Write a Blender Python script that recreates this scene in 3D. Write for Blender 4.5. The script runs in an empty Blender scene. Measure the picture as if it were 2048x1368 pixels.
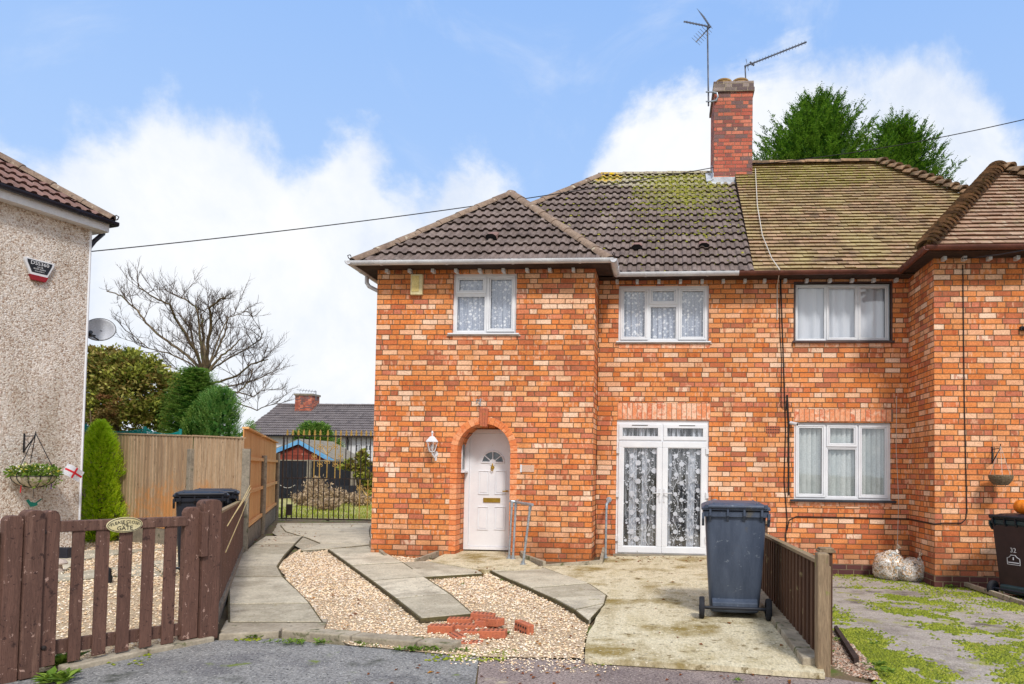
import bpy, bmesh, math, random
from mathutils import Vector, Matrix, Euler
from mathutils.geometry import tessellate_polygon
R = math.radians
random.seed(7)
rnd = random.random
def U(a, b): return a + (b - a) * random.random()
S = bpy.context.scene
COL = S.collection

# ------------------------------------------------------------------ camera
F = 1365.0; CX = 1230.0; CY = 892.0; CAMZ = 1.40
YAW = R(3.9); PITCH = R(2.0); ROLL = 0.013
fw = Vector((-math.sin(YAW) * math.cos(PITCH), math.cos(YAW) * math.cos(PITCH), math.sin(PITCH)))
r0 = Vector((math.cos(YAW), math.sin(YAW), 0)); u0 = r0.cross(fw)
RT = (r0 * math.cos(ROLL) + u0 * math.sin(ROLL)).normalized(); UP = RT.cross(fw).normalized()
cam_d = bpy.data.cameras.new('camera'); cam = bpy.data.objects.new('camera', cam_d); COL.objects.link(cam)
m = Matrix((RT, UP, -fw)).transposed().to_4x4(); m.translation = (0, 0, CAMZ)
cam.matrix_world = m
cam_d.sensor_width = 36; cam_d.lens = 36 * F / 2048
cam_d.shift_x = -(CX - 1024) / 2048; cam_d.shift_y = (CY - 684) / 2048
cam_d.clip_end = 3000; cam_d.clip_start = 0.05
S.camera = cam
CAM = Vector((0, 0, CAMZ))
def ray(px, py): return (fw + RT * ((px - CX) / F) + UP * ((CY - py) / F))
def onY(px, py, Y): d = ray(px, py); return CAM + d * (Y / d.y)
def onZ(px, py, Z=0.0): d = ray(px, py); return CAM + d * ((Z - CAMZ) / d.z)

# ------------------------------------------------------------------ light
SUN_EL, SUN_AZ = 46, 156     # azimuth clockwise from +Y
S.view_settings.view_transform = 'Standard'; S.view_settings.look = 'None'
S.view_settings.exposure = 0.12; S.view_settings.gamma = 1
sd = bpy.data.lights.new('sun', 'SUN'); sd.energy = 2.6; sd.angle = R(9); sd.color = (1, .96, .9)
so = bpy.data.objects.new('sun', sd); COL.objects.link(so)
az = R(SUN_AZ); el = R(SUN_EL)
sv = Vector((math.sin(az) * math.cos(el), math.cos(az) * math.cos(el), math.sin(el)))
so.rotation_euler = sv.to_track_quat('Z', 'Y').to_euler(); so.location = sv * 60

class NT:
    def __init__(s, tree): s.t = tree
    def n(s, typ, ins=None, **pr):
        nd = s.t.nodes.new(typ)
        for k, v in pr.items(): setattr(nd, k, v)
        for k, v in (ins or {}).items():
            if isinstance(v, bpy.types.NodeSocket): s.t.links.new(v, nd.inputs[k])
            elif isinstance(v, bpy.types.Node): s.t.links.new(v.outputs[0], nd.inputs[k])
            else: nd.inputs[k].default_value = v
        return nd
    def m(s, op, a, b=0.0, c=0.0, clamp=False):
        nd = s.t.nodes.new('ShaderNodeMath'); nd.operation = op; nd.use_clamp = clamp
        for i, v in enumerate((a, b, c)):
            if isinstance(v, bpy.types.NodeSocket): s.t.links.new(v, nd.inputs[i])
            else: nd.inputs[i].default_value = v
        return nd.outputs[0]
    def mix(s, f, a, b, bt='MIX'):
        nd = s.t.nodes.new('ShaderNodeMix'); nd.data_type = 'RGBA'; nd.blend_type = bt
        for i, v in ((0, f), (6, a), (7, b)):
            if isinstance(v, bpy.types.NodeSocket): s.t.links.new(v, nd.inputs[i])
            else: nd.inputs[i].default_value = v
        return nd.outputs[2]
    def fmix(s, f, a, b):
        nd = s.t.nodes.new('ShaderNodeMix'); nd.data_type = 'FLOAT'
        for i, v in ((0, f), (2, a), (3, b)):
            if isinstance(v, bpy.types.NodeSocket): s.t.links.new(v, nd.inputs[i])
            else: nd.inputs[i].default_value = v
        return nd.outputs[0]
    def ss(s, v, lo, hi):
        nd = s.n('ShaderNodeMapRange', {0: v, 1: lo, 2: hi}, interpolation_type='SMOOTHSTEP'); return nd.outputs[0]
    def noise(s, vec, sc, det=4, rough=.6, dist=0):
        return s.n('ShaderNodeTexNoise', {'Vector': vec, 'Scale': sc, 'Detail': det, 'Roughness': rough, 'Distortion': dist}).outputs[0]
    def ramp(s, f, cols, mode='LINEAR'):
        nd = s.n('ShaderNodeValToRGB', {0: f}); cr = nd.color_ramp; cr.interpolation = mode
        n = len(cols)
        pos = [c[1] if isinstance(c[1], float) and isinstance(c[0], tuple) else i / max(1, n - 1) for i, c in enumerate(cols)]
        cc = [c[0] if isinstance(c[0], tuple) else c for c in cols]
        while len(cr.elements) < n: cr.elements.new(0.5)
        for e, p, c in zip(cr.elements, pos, cc): e.position = p; e.color = c
        return nd.outputs[0]

def C(r, g, b):
    f = lambda v: ((v / 255 + .055) / 1.055) ** 2.4 if v / 255 > .04045 else v / 255 / 12.92
    return (f(r), f(g), f(b), 1)

# world: physical sky with broken cloud painted by direction
W = bpy.data.worlds.new('World'); S.world = W; W.use_nodes = True
t = NT(W.node_tree); W.node_tree.nodes.clear()
SKYS = 0.12
sky = t.n('ShaderNodeTexSky', sky_type='NISHITA', sun_disc=False, sun_elevation=el, sun_rotation=az)
sky.air_density = 1.0; sky.dust_density = 0.6; sky.ozone_density = 1.4
tc = t.n('ShaderNodeTexCoord').outputs[0]
sp = t.n('ShaderNodeSeparateXYZ', {0: tc})
azn = t.m('ARCTAN2', sp.outputs[0], sp.outputs[1]); eln = t.m('ARCSINE', sp.outputs[2])
fc = t.n('ShaderNodeFloatCurve', {1: t.m('MULTIPLY_ADD', azn, 1 / 1.6, .5)})
pts = []
for px, py in ((-200, 500), (0, 400), (90, 320), (150, 265), (260, 250), (340, 215), (440, 165), (540, 205), (600, 265), (700, 255), (790, 330), (860, 365), (930, 300), (1000, 335),
               (1060, 400), (1110, 450), (1180, 330), (1240, 240), (1300, 195), (1400, 165), (1520, 125), (1590, 105), (1680, 130), (1760, 155), (1850, 115), (1930, 150), (2000, 215), (2080, 260), (2300, 300)):
    d = ray(px, py); pts.append((math.atan2(d.x, d.y) / 1.6 + .5, math.atan2(d.z, math.hypot(d.x, d.y))))
cv = fc.mapping.curves[0]
pts = [p for p in pts if 0 < p[0] < 1]
cv.points[0].location = (0, pts[0][1]); cv.points[1].location = (1, pts[-1][1])
for p in pts: cv.points.new(*p)
fc.mapping.update()
nz = t.noise(tc, 4.5, 8, .62, .4)
nz2 = t.noise(tc, 16, 6, .6)
hgt = t.m('SUBTRACT', fc.outputs[0], eln)
hgt = t.m('ADD', hgt, t.m('MULTIPLY', t.m('SUBTRACT', nz, .5), .20))
hgt = t.m('ADD', hgt, t.m('MULTIPLY', t.m('SUBTRACT', nz2, .5), .10))
msk = t.ss(hgt, -.02, .045)
back = t.m('MULTIPLY', t.ss(t.m('MULTIPLY', sp.outputs[1], -1.0), -.15, .25), t.ss(nz, .34, .5))  # cloud out of view behind the camera, added to neutralise the bluish ambient
top = t.m('MULTIPLY', t.ss(sp.outputs[2], .62, .8), t.ss(nz, .42, .55))  # more unseen cloud overhead, added likewise
msk = t.m('MAXIMUM', t.m('MAXIMUM', msk, back), top)
wisp = t.m('MULTIPLY', t.ss(t.noise(tc, 3, 7, .65, .8), .5, .75), .35)
msk = t.m('MAXIMUM', msk, wisp)
ccol = t.ramp(t.noise(tc, 3.2, 7, .62, .3), [((.62, .71, .88, 1), .32), ((.82, .865, .935, 1), .48), ((.935, .945, .965, 1), .62)])
ccol = t.mix(1.0, ccol, (1 / SKYS, 1 / SKYS, 1 / SKYS, 1), 'MULTIPLY')
blue = t.mix(1.0, sky.outputs[0], (1.0, 1.0, 1.0, 1), 'MULTIPLY')
# thin high veil brightens the clear blue towards the horizon
veil = t.ramp(eln, [((.52 / SKYS, .70 / SKYS, .98 / SKYS, 1), .05), ((.26 / SKYS, .48 / SKYS, .93 / SKYS, 1), .75)])
blue = t.mix(.9, blue, veil)
bg = t.n('ShaderNodeBackground', {0: t.mix(msk, blue, ccol), 1: SKYS})
wo = t.n('ShaderNodeOutputWorld', {0: bg.outputs[0]})

# ------------------------------------------------------------------ materials
def newmat(name):
    ma = bpy.data.materials.new(name); ma.use_nodes = True; ma.node_tree.nodes.clear(); return ma, NT(ma.node_tree)
def finish(t, col, rough=.7, bump=None, bd=.01, metal=0, spec=.4, alpha=None, trans=0, extra=None):
    ins = {'Base Color': col, 'Roughness': rough, 'Metallic': metal, 'Specular IOR Level': spec}
    if bump is not None:
        ins['Normal'] = t.n('ShaderNodeBump', {'Height': bump, 'Distance': bd, 'Strength': 1.0}).outputs[0]
    if extra: ins.update(extra)
    b = t.n('ShaderNodeBsdfPrincipled', ins)
    t.n('ShaderNodeOutputMaterial', {0: b.outputs[0]})
def pos(t): return t.n('ShaderNodeNewGeometry').outputs['Position']
def attr(t): return t.n('ShaderNodeAttribute', attribute_name='rnd').outputs['Fac']
def M(name, cols, rough=.7, nsc=8, namp=.3, bump=.002, bsc=60, metal=0, spec=.4, over=(), stretch=None, bright=.25, obj=False, extra=None):
    """colour ramp driven by a per-face random value plus noise; overlays of stains/moss"""
    ma, t = newmat(name)
    p = t.n('ShaderNodeTexCoord').outputs['Object'] if obj else pos(t)
    ps = p
    if stretch: ps = t.n('ShaderNodeMapping', {0: p, 3: stretch}).outputs[0]
    nv = t.noise(ps, nsc, 5, .65)
    f = t.m('ADD', t.m('MULTIPLY', attr(t), 1 - namp), t.m('MULTIPLY', t.ss(nv, .28, .72), namp))
    col = t.ramp(f, cols)
    fine = t.noise(ps, bsc, 3, .7)
    col = t.mix(1.0, col, t.ramp(fine, [((1 - bright,) * 3 + (1,), .25), ((1 + bright * .6,) * 3 + (1,), .75)]), 'MULTIPLY')
    for o in over:
        c, sc, lo, hi = o[:4]
        mk = t.ss(t.noise(p, sc, 6, .65), lo, hi)
        if len(o) > 4 and o[4]:
            cx, cy, cz, rx, ry, rz = o[4]
            d = t.n('ShaderNodeVectorMath', {0: p, 1: (cx, cy, cz)}, operation='SUBTRACT').outputs[0]
            d = t.n('ShaderNodeVectorMath', {0: d, 1: (1 / rx, 1 / ry, 1 / rz)}, operation='MULTIPLY').outputs[0]
            ln = t.n('ShaderNodeVectorMath', {0: d}, operation='LENGTH').outputs['Value']
            g = t.ss(t.m('SUBTRACT', 1.0, ln), 0.0, .6)
            mk = t.ss(t.m('ADD', t.m('MULTIPLY', g, .75), t.m('MULTIPLY', t.m('SUBTRACT', t.ss(t.noise(p, sc, 6, .75), .3, .7), .5), .8)), lo, hi)
        col = t.mix(mk, col, c)
    h = t.m('ADD', fine, t.m('MULTIPLY', nv, .5))
    finish(t, col, rough, h if bump else None, bump, metal, spec, extra=extra)
    return ma

BRICKS = [C(222, 131, 71), C(232, 149, 91), C(240, 173, 121), C(226, 139, 83), C(244, 193, 155), C(218, 133, 95), C(234, 155, 99), C(246, 207, 177), C(214, 121, 73), C(202, 115, 75),
          C(238, 165, 115), C(226, 135, 73), C(242, 185, 145), C(206, 123, 93), C(230, 145, 83), C(236, 175, 133), C(186, 111, 79), C(224, 137, 77), C(232, 153, 95), C(218, 129, 73)]
def brick_mat(name, h=.081, L=.243, cols=None, mort=C(134, 106, 80), dark=1.0, patch=.55):
    ma, t = newmat(name)
    g = t.n('ShaderNodeNewGeometry'); p = g.outputs['Position']
    wob = t.noise(p, 9, 3)
    s = t.n('ShaderNodeSeparateXYZ', {0: p}); ns = t.n('ShaderNodeSeparateXYZ', {0: g.outputs['True Normal']})
    isx = t.m('GREATER_THAN', t.m('ABSOLUTE', ns.outputs[0]), .6)
    u = t.fmix(isx, s.outputs[0], t.m('ADD', s.outputs[1], .06))
    u = t.m('ADD', u, t.m('MULTIPLY', wob, .01)); v = t.m('ADD', s.outputs[2], t.m('MULTIPLY', t.noise(p, 5, 2), .008))
    u = t.m('ADD', u, 50.0); v = t.m('ADD', v, 5.0)
    vr = t.m('DIVIDE', v, h); row = t.m('FLOOR', vr); fv = t.m('FRACT', vr)
    rr = t.n('ShaderNodeTexWhiteNoise', {'W': row}, noise_dimensions='1D').outputs[0]
    flem = t.m('GREATER_THAN', rr, .35)
    par = t.m('MULTIPLY', t.m('MODULO', row, 2.0), .5)
    sh = t.m('ADD', par, t.m('MULTIPLY', rr, .12))
    a = t.m('ADD', t.m('DIVIDE', u, L), sh); ia = t.m('FLOOR', a); fa = t.m('MULTIPLY', t.m('FRACT', a), L)
    da = t.m('MINIMUM', fa, t.m('SUBTRACT', L, fa))
    Pd = L * 1.5; hd = L * .5
    b = t.m('ADD', t.m('DIVIDE', u, Pd), sh); ib = t.m('FLOOR', b); fb = t.m('MULTIPLY', t.m('FRACT', b), Pd)
    ish = t.m('LESS_THAN', fb, hd)
    dh = t.m('MINIMUM', fb, t.m('SUBTRACT', hd, fb)); dst = t.m('MINIMUM', t.m('SUBTRACT', fb, hd), t.m('SUBTRACT', Pd, fb))
    db = t.fmix(ish, dst, dh); idb = t.m('ADD', t.m('MULTIPLY', ib, 2.0), ish)
    du = t.fmix(flem, da, db); idx = t.fmix(flem, ia, t.m('ADD', idb, .37))
    dv = t.m('MULTIPLY', t.m('MINIMUM', fv, t.m('SUBTRACT', 1.0, fv)), h)
    d = t.m('MINIMUM', du, dv)
    d = t.m('ADD', d, t.m('MULTIPLY', t.m('SUBTRACT', t.noise(p, 70, 3), .5), .006))
    brick = t.ss(d, .0042, .0075)
    idv = t.n('ShaderNodeCombineXYZ', {0: idx, 1: row, 2: isx}).outputs[0]
    wn = t.n('ShaderNodeTexWhiteNoise', {'Vector': idv}, noise_dimensions='3D')
    col = t.ramp(wn.outputs[0], cols or BRICKS, 'CONSTANT')
    # large tonal drift of the facade, baked streaks in single bricks
    spw = t.n('ShaderNodeSeparateColor', {0: wn.outputs[1]})
    off = t.n('ShaderNodeVectorMath', {0: wn.outputs[1], 1: (40, 40, 40)}, operation='MULTIPLY').outputs[0]
    pv = t.n('ShaderNodeVectorMath', {0: p, 1: off}, operation='ADD').outputs[0]
    pm = t.n('ShaderNodeMapping', {0: pv, 2: (0, .35, 0), 3: (1.5, 1.5, .45)}).outputs[0]
    pt = t.m('MULTIPLY', t.ss(t.noise(pm, 11, 3, .55, .6), .52, .60), t.m('GREATER_THAN', spw.outputs[1], 1 - patch))
    col = t.mix(t.m('MULTIPLY', pt, .62), col, t.mix(t.m('GREATER_THAN', spw.outputs[2], .30), C(182, 88, 50), C(240, 184, 148)))
    col = t.mix(1.0, col, t.ramp(t.noise(p, 45, 4, .7), [((.66, .64, .62, 1), .28), ((1.16, 1.16, 1.16, 1), .7)]), 'MULTIPLY')
    col = t.mix(1.0, col, t.ramp(t.noise(p, 1.1, 4, .6), [((.88 * dark, .86 * dark, .84 * dark, 1), .3), ((1.06 * dark, 1.06 * dark, 1.08 * dark, 1), .65)]), 'MULTIPLY')
    stv = t.noise(t.n('ShaderNodeMapping', {0: p, 3: (2.6, 2.6, .5)}).outputs[0], 1.0, 5, .65)
    col = t.mix(1.0, col, t.ramp(stv, [((.74, .70, .67, 1), .28), ((1.0, 1.0, 1.0, 1), .48), ((1.08, 1.08, 1.1, 1), .7)]), 'MULTIPLY')
    mc = t.mix(1.0, mort, t.ramp(t.noise(p, 6, 5), [((.55, .52, .5, 1), .3), ((1.2, 1.2, 1.2, 1), .75)]), 'MULTIPLY')
    low = t.ss(t.m('ADD', s.outputs[2], t.m('MULTIPLY', t.noise(p, 3, 4), .9)), .95, .35)  # damp, mossy foot of the wall
    col = t.mix(t.m('MULTIPLY', low, .45), col, C(120, 62, 38))
    mc = t.mix(t.m('MULTIPLY', t.ss(fv, .80, .97), .62), mc, (.09, .055, .03, 1))  # shadow line under each course, painted into the mortar colour
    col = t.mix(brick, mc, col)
    hh = t.m('ADD', t.m('MULTIPLY', brick, 1.0), t.m('MULTIPLY', t.noise(p, 90, 3), .35))
    finish(t, col, .85, hh, .009, spec=.25)
    return ma

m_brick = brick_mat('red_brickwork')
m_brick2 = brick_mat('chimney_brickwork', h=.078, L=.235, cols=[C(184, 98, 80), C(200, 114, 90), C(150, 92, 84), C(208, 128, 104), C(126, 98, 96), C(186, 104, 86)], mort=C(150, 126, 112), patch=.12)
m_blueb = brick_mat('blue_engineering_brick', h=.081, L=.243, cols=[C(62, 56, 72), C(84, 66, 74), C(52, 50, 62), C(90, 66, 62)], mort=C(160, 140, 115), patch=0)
m_vouss = M('arch_brick', [C(208, 110, 60), C(234, 144, 88), C(222, 122, 70), C(240, 168, 122), C(216, 122, 60)], .85, 14, .35, .003, 70)
m_soldier = M('soldier_brick', [C(224, 124, 76), C(242, 176, 136), C(230, 138, 90), C(248, 206, 176), C(214, 112, 70), C(246, 190, 156)], .85, 10, .35, .003, 70)
m_mortar = M('mortar', [C(120, 96, 80), C(150, 125, 105)], .95, 10, .8)
m_loose = M('loose_brick', [C(166, 96, 76), C(196, 112, 78), C(144, 88, 74)], .9, 14, .6, .004, 60, over=[(C(120, 130, 50), 14, .62, .72)])
m_upvc = M('white_upvc', [C(222, 223, 228), C(234, 235, 238)], .35, 2, 1, 0, 40, bright=.03, over=[(C(190, 188, 180), 7, .66, .78)])
m_white = M('white_paint', [C(205, 205, 210), C(228, 228, 230)], .5, 6, .7, .001, 50, bright=.08)
m_gutw = M('weathered_white_gutter', [C(200, 200, 206), C(228, 230, 234)], .5, 3, 1, .001, 30, bright=.12)
m_gutb = M('brown_gutter', [C(88, 50, 40), C(124, 74, 60)], .45, 3, 1, .001, 30)
m_gutk = M('black_gutter', [C(24, 26, 40), C(38, 42, 60)], .35, 3, 1, .001, 30)
m_sillk = M('black_sill', [C(38, 40, 48), C(58, 60, 68)], .5, 6, 1)
m_brownw = M('brown_window_timber', [C(66, 48, 46), C(92, 66, 60)], .5, 5, 1)
m_dark = M('dark_timber', [C(46, 34, 30), C(70, 52, 44)], .9, 6, 1)  # plain dark brown tone
m_sill = M('cement_sill', [C(170, 150, 138), C(205, 190, 178)], .8, 8, 1, .002)
m_conc = M('concrete_paving', [C(140, 130, 114), C(218, 208, 186), C(170, 160, 140), C(206, 196, 174), C(156, 148, 134)], .9, 2.6, .28, .004, 40, spec=.2, bright=.30,
           over=[(C(124, 114, 98), 3.2, .56, .80), (C(128, 118, 70), 6, .62, .76), (C(84, 78, 68), 30, .62, .68), (C(224, 216, 198), 26, .63, .69)])
m_conc2 = M('driveway_concrete', [C(176, 160, 124), C(218, 206, 176), C(198, 184, 148)], .9, 1.8, .85, .006, 34, spec=.2, bright=.38, stretch=(1.6, .6, 1),
            over=[(C(140, 120, 66), 1.3, .48, .68), (C(112, 94, 56), 9, .56, .70), (C(130, 122, 104), 26, .60, .66), (C(232, 222, 196), 30, .60, .66)])
m_kerb = M('kerb_concrete', [C(142, 130, 112), C(182, 170, 150)], .95, 5, .9, .005, 30, over=[(C(88, 92, 50), 6, .56, .68), (C(85, 80, 72), 12, .6, .7)])
m_cpost = M('concrete_post', [C(120, 112, 100), C(158, 148, 132)], .95, 5, .9, .003, 40, over=[(C(84, 84, 66), 5, .56, .68)])
m_tilec = M('brown_concrete_tile', [C(86, 74, 70), C(134, 118, 112), C(110, 96, 90), C(158, 142, 134)], .9, 3, .35, .003, 45, bright=.3, spec=.2,
            over=[(C(176, 164, 156), 11, .66, .72), (C(205, 150, 60), 5, .74, .77),
                  (C(180, 172, 146), 24, .55, .80, (.1, 14.15, 7.5, 2.9, 1.0, .8)),
                  (C(150, 146, 84), 18, .62, .95, (.35, 13.6, 7.1, 1.6, 1.7, 1.4)),
                  (C(206, 170, 30), 20, .62, .74, (-1.25, 14.2, 7.6, .6, .5, .35))])
m_tilel = M('grey_brown_roof_tile', [C(104, 78, 72), C(140, 108, 100), C(122, 94, 86)], .9, 3, .4, .003, 45, bright=.3, over=[(C(180, 168, 158), 11, .64, .70)])
m_tilep = M('clay_plain_tile', [C(134, 110, 84), C(162, 134, 102), C(148, 124, 94), C(182, 148, 118), C(120, 98, 78), C(172, 144, 110)], .9, 2, .3, .003, 50, bright=.32,
            over=[(C(172, 154, 108), 1.6, .42, .70), (C(166, 150, 80), 21, .56, .70), (C(206, 198, 168), 14, .62, .70), (C(150, 142, 68), 18, .60, .95, (2.6, 14, 7.4, 3.6, 1.6, 1.2)), (C(206, 140, 110), 9, .70, .73)])
m_tilep2 = M('red_clay_plain_tile', [C(140, 112, 94), C(172, 138, 114), C(156, 126, 104), C(190, 160, 136)], .9, 2, .3, .003, 50, bright=.25,
             over=[(C(196, 188, 164), 13, .56, .68), (C(150, 142, 84), 4, .56, .76)])
m_ridge = M('ridge_tile', [C(112, 92, 80), C(152, 130, 112), C(132, 110, 96)], .95, 5, .5, .005, 30, bright=.35,
            over=[(C(190, 180, 160), 9, .60, .68), (C(60, 52, 46), 16, .60, .68)])
m_ridgep = M('clay_ridge_tile', [C(132, 104, 78), C(172, 138, 106), C(104, 86, 70), C(190, 154, 118)], .95, 6, .5, .004, 30, bright=.3, over=[(C(92, 84, 60), 8, .54, .64), (C(214, 172, 60), 12, .68, .74)])
m_lead = M('lead_flashing', [C(168, 172, 180), C(206, 210, 216)], .5, 5, 1, .002, 30)
m_pot = M('clay_chimney_pot', [C(150, 118, 74), C(184, 152, 100)], .9, 6, 1, .003)
m_alu = M('aluminium_aerial', [C(90, 92, 100), C(130, 132, 140)], .4, 6, 1, 0, 40, metal=.6)
m_galv = M('galvanised_steel', [C(150, 158, 166), C(190, 197, 204)], .38, 20, 1, .0005, 80, metal=.55)
m_cableb = M('black_cable', [C(26, 22, 24), C(36, 32, 32)], .6, 6, 1, 0)
m_cablew = M('grey_white_cable', [C(190, 182, 172), C(212, 206, 198)], .6, 6, 1, 0)
m_brownp = M('brown_stained_gate', [C(84, 58, 50), C(112, 80, 68), C(94, 66, 56), C(126, 94, 80)], .75, 3, .5, .003, 26, stretch=(9, 9, .8), bright=.35,
             over=[(C(176, 144, 130), 24, .62, .68), (C(56, 36, 32), 10, .60, .68), (C(60, 38, 34), 40, .60, .66)])
m_brownf = M('weathered_paling', [C(66, 44, 34), C(104, 74, 54), C(84, 58, 44)], .85, 3, .4, .003, 26, stretch=(9, 9, .6), bright=.35, over=[(C(150, 136, 96), 10, .60, .70)])
m_greyf = M('grey_close_board', [C(146, 120, 94), C(200, 174, 144), C(176, 148, 118), C(150, 126, 104)], .9, 3, .4, .003, 24, stretch=(7, 7, .8), bright=.32,
            over=[(C(96, 72, 56), 12, .64, .70), (C(196, 142, 88), 3.4, .30, .95, (-7.3, 11.7, .1, 4.2, 3, 1.5))])
m_orangef = M('orange_close_board', [C(222, 160, 96), C(242, 190, 128), C(232, 172, 108), C(212, 146, 86)], .85, 3, .4, .002, 24, stretch=(7, 7, .8), bright=.25)
m_blackf = M('black_close_board', [C(22, 24, 30), C(40, 42, 50)], .85, 3, .4, .002, 24, stretch=(5, 5, .8))
m_postw = M('old_wood_post', [C(122, 100, 78), C(168, 146, 116)], .9, 4, .6, .005, 22, stretch=(8, 8, .7), bright=.4, over=[(C(132, 136, 70), 5, .56, .66)])
m_binb = M('dark_blue_grey_plastic', [C(58, 68, 86), C(82, 92, 110)], .45, 2.2, 1, .0008, 90, bright=.14, stretch=(3, 3, .5), over=[(C(118, 126, 138), 22, .62, .70), (C(96, 92, 84), 4, .60, .74)])
m_bink = M('black_plastic', [C(22, 25, 34), C(36, 40, 52)], .42, 3, 1, .0008, 80, bright=.12)
m_bing = M('dark_green_plastic', [C(34, 52, 58), C(46, 66, 70)], .42, 3, 1, .0008, 80, bright=.12)
m_binrefl = M('painted_brick_reflection', [C(44, 30, 33), C(62, 42, 44)], .4, 3, 1, .0008, 80, bright=.12)  # maroon imitates brick reflected in the green plastic
m_rubber = M('rubber_tyre', [C(26, 27, 32), C(44, 45, 52)], .85, 8, 1)
m_iron = M('brown_black_iron', [C(34, 28, 28), C(58, 46, 42)], .6, 8, 1, .001)
m_gold = M('gold_paint', [C(170, 134, 66), C(208, 174, 100)], .45, 8, 1, .001, metal=.25)
m_brass = M('brass', [C(178, 138, 48), C(206, 168, 74)], .3, 8, 1, 0, metal=.8)
m_black = M('black_iron', [C(20, 22, 28), C(34, 36, 42)], .5, 8, 1, .0005)
m_cream = M('cream_plastic', [C(206, 190, 140), C(226, 214, 172)], .5, 5, 1, 0)
m_red = M('red_plastic', [C(128, 18, 28), C(156, 28, 38)], .4, 5, 1, 0)
m_redc = M('red_cloth', [C(208, 34, 48), C(220, 44, 56)], .7, 5, 1, 0)
m_whitec = M('white_cloth', [C(214, 214, 222), C(228, 228, 232)], .7, 5, 1, 0)
m_teal = M('teal_net', [C(20, 128, 126), C(40, 156, 150)], .7, 14, 1, .001)
m_wick = M('brown_wicker', [C(84, 70, 52), C(132, 116, 92), C(104, 88, 68)], .9, 30, .5, .003)
m_pink = M('blank_plaque', [C(206, 168, 144), C(214, 178, 156)], .6, 5, 1, 0)
m_pump = M('pumpkin_skin', [C(222, 112, 16), C(238, 140, 30)], .5, 5, 1, .001)
m_bag = M('rubbish_bag', [C(224, 220, 212), C(206, 200, 190), C(150, 130, 100), C(236, 236, 236), C(196, 150, 84), C(104, 106, 108), C(210, 218, 218), C(236, 234, 228)], .22, 16, .75, .004, 22, bright=.3, spec=.7,
          over=[(C(60, 56, 54), 15, .62, .66), (C(100, 170, 160), 8, .70, .73), (C(170, 110, 52), 6, .64, .68)], obj=True)
m_asph = M('asphalt', [C(112, 110, 112), C(150, 148, 145), C(128, 126, 126)], .95, 1.2, .9, .008, 55, bright=.6, spec=.2,
           over=[(C(200, 196, 188), 62, .58, .66), (C(66, 66, 68), 52, .56, .64), (C(112, 124, 60), 4.2, .60, .72), (C(74, 76, 68), 1.5, .56, .7)])
m_asph2 = M('pinkish_tarmac', [C(124, 110, 108), C(158, 142, 136), C(140, 124, 120)], .95, 1.2, .9, .008, 55, bright=.6, spec=.2,
            over=[(C(206, 192, 176), 62, .58, .66), (C(74, 62, 60), 52, .56, .64), (C(196, 182, 152), 2.5, .62, .72)])
m_drive = M('mossy_tarmac', [C(138, 128, 120), C(180, 170, 160), C(156, 146, 138)], .95, 1.2, .9, .006, 55, bright=.55, spec=.2,
            over=[(C(96, 86, 80), 1.3, .52, .66), (C(206, 200, 190), 60, .60, .68), (C(88, 80, 76), 52, .60, .68), (C(146, 146, 70), 1.7, .54, .68), (C(136, 138, 40), 9, .60, .68)])
m_earth = M('dry_earth', [C(92, 78, 58), C(132, 112, 86)], .95, 2, .9, .01, 30, over=[(C(90, 104, 40), 2, .5, .62)])
m_gravel = M('gravel_bed', [C(190, 162, 128), C(220, 200, 168), C(160, 130, 98), C(230, 216, 192)], .95, 40, .9, .012, 60, bright=.4)
m_stone = M('pebble', [C(252, 240, 216), C(240, 216, 182), C(226, 188, 146), C(248, 234, 212), C(196, 156, 116), C(254, 246, 232), C(168, 136, 112), C(250, 232, 204), C(236, 206, 160), C(246, 236, 220)], .8, 50, .1, 0, 90, bright=.12)
m_stoneg = M('dark_pebble', [C(150, 132, 116), C(196, 176, 156), C(110, 92, 80), C(176, 128, 100), C(216, 204, 190)], .8, 50, .1, 0, 90, bright=.12)
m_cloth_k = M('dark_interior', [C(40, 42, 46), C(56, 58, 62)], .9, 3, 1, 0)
def lacemat(name, base, patt, vs=17):
    ma, t = newmat(name); p = pos(t); pf = t.n('ShaderNodeMapping', {0: p, 3: (1, 0, 1)}).outputs[0]
    v = t.n('ShaderNodeTexVoronoi', {'Vector': pf, 'Scale': vs, 'Randomness': .8}).outputs['Distance']
    v2 = t.n('ShaderNodeTexVoronoi', {'Vector': pf, 'Scale': vs * 2.7}).outputs['Distance']
    f = t.m('MAXIMUM', t.ss(v, .42, .30), t.m('MULTIPLY', t.ss(v2, .34, .24), .7))
    c = t.mix(f, base, patt); c = t.mix(1.0, c, t.ramp(t.noise(t.n('ShaderNodeMapping', {0: p, 3: (22, 1, .4)}).outputs[0], 1.0, 3, .5), [((.74, .76, .80, 1), .3), ((1.0, 1.0, 1.0, 1), .62)]), 'MULTIPLY')
    finish(t, c, .9, spec=.1); return ma
m_curt = lacemat('net_curtain', C(176, 184, 200), C(246, 247, 250))
m_plainc = M('plain_curtain', [C(200, 206, 216), C(222, 226, 234)], .9, 1, .5, 0, 30, bright=.05, stretch=(14, 1, .3))
m_blind = M('vertical_blind', [C(178, 190, 190), C(232, 238, 236), C(206, 216, 214)], .8, 3, .3, 0)
m_lace = M('white_lace', [C(206, 210, 220), C(226, 228, 236)], .9, 20, .6, 0)
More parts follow.
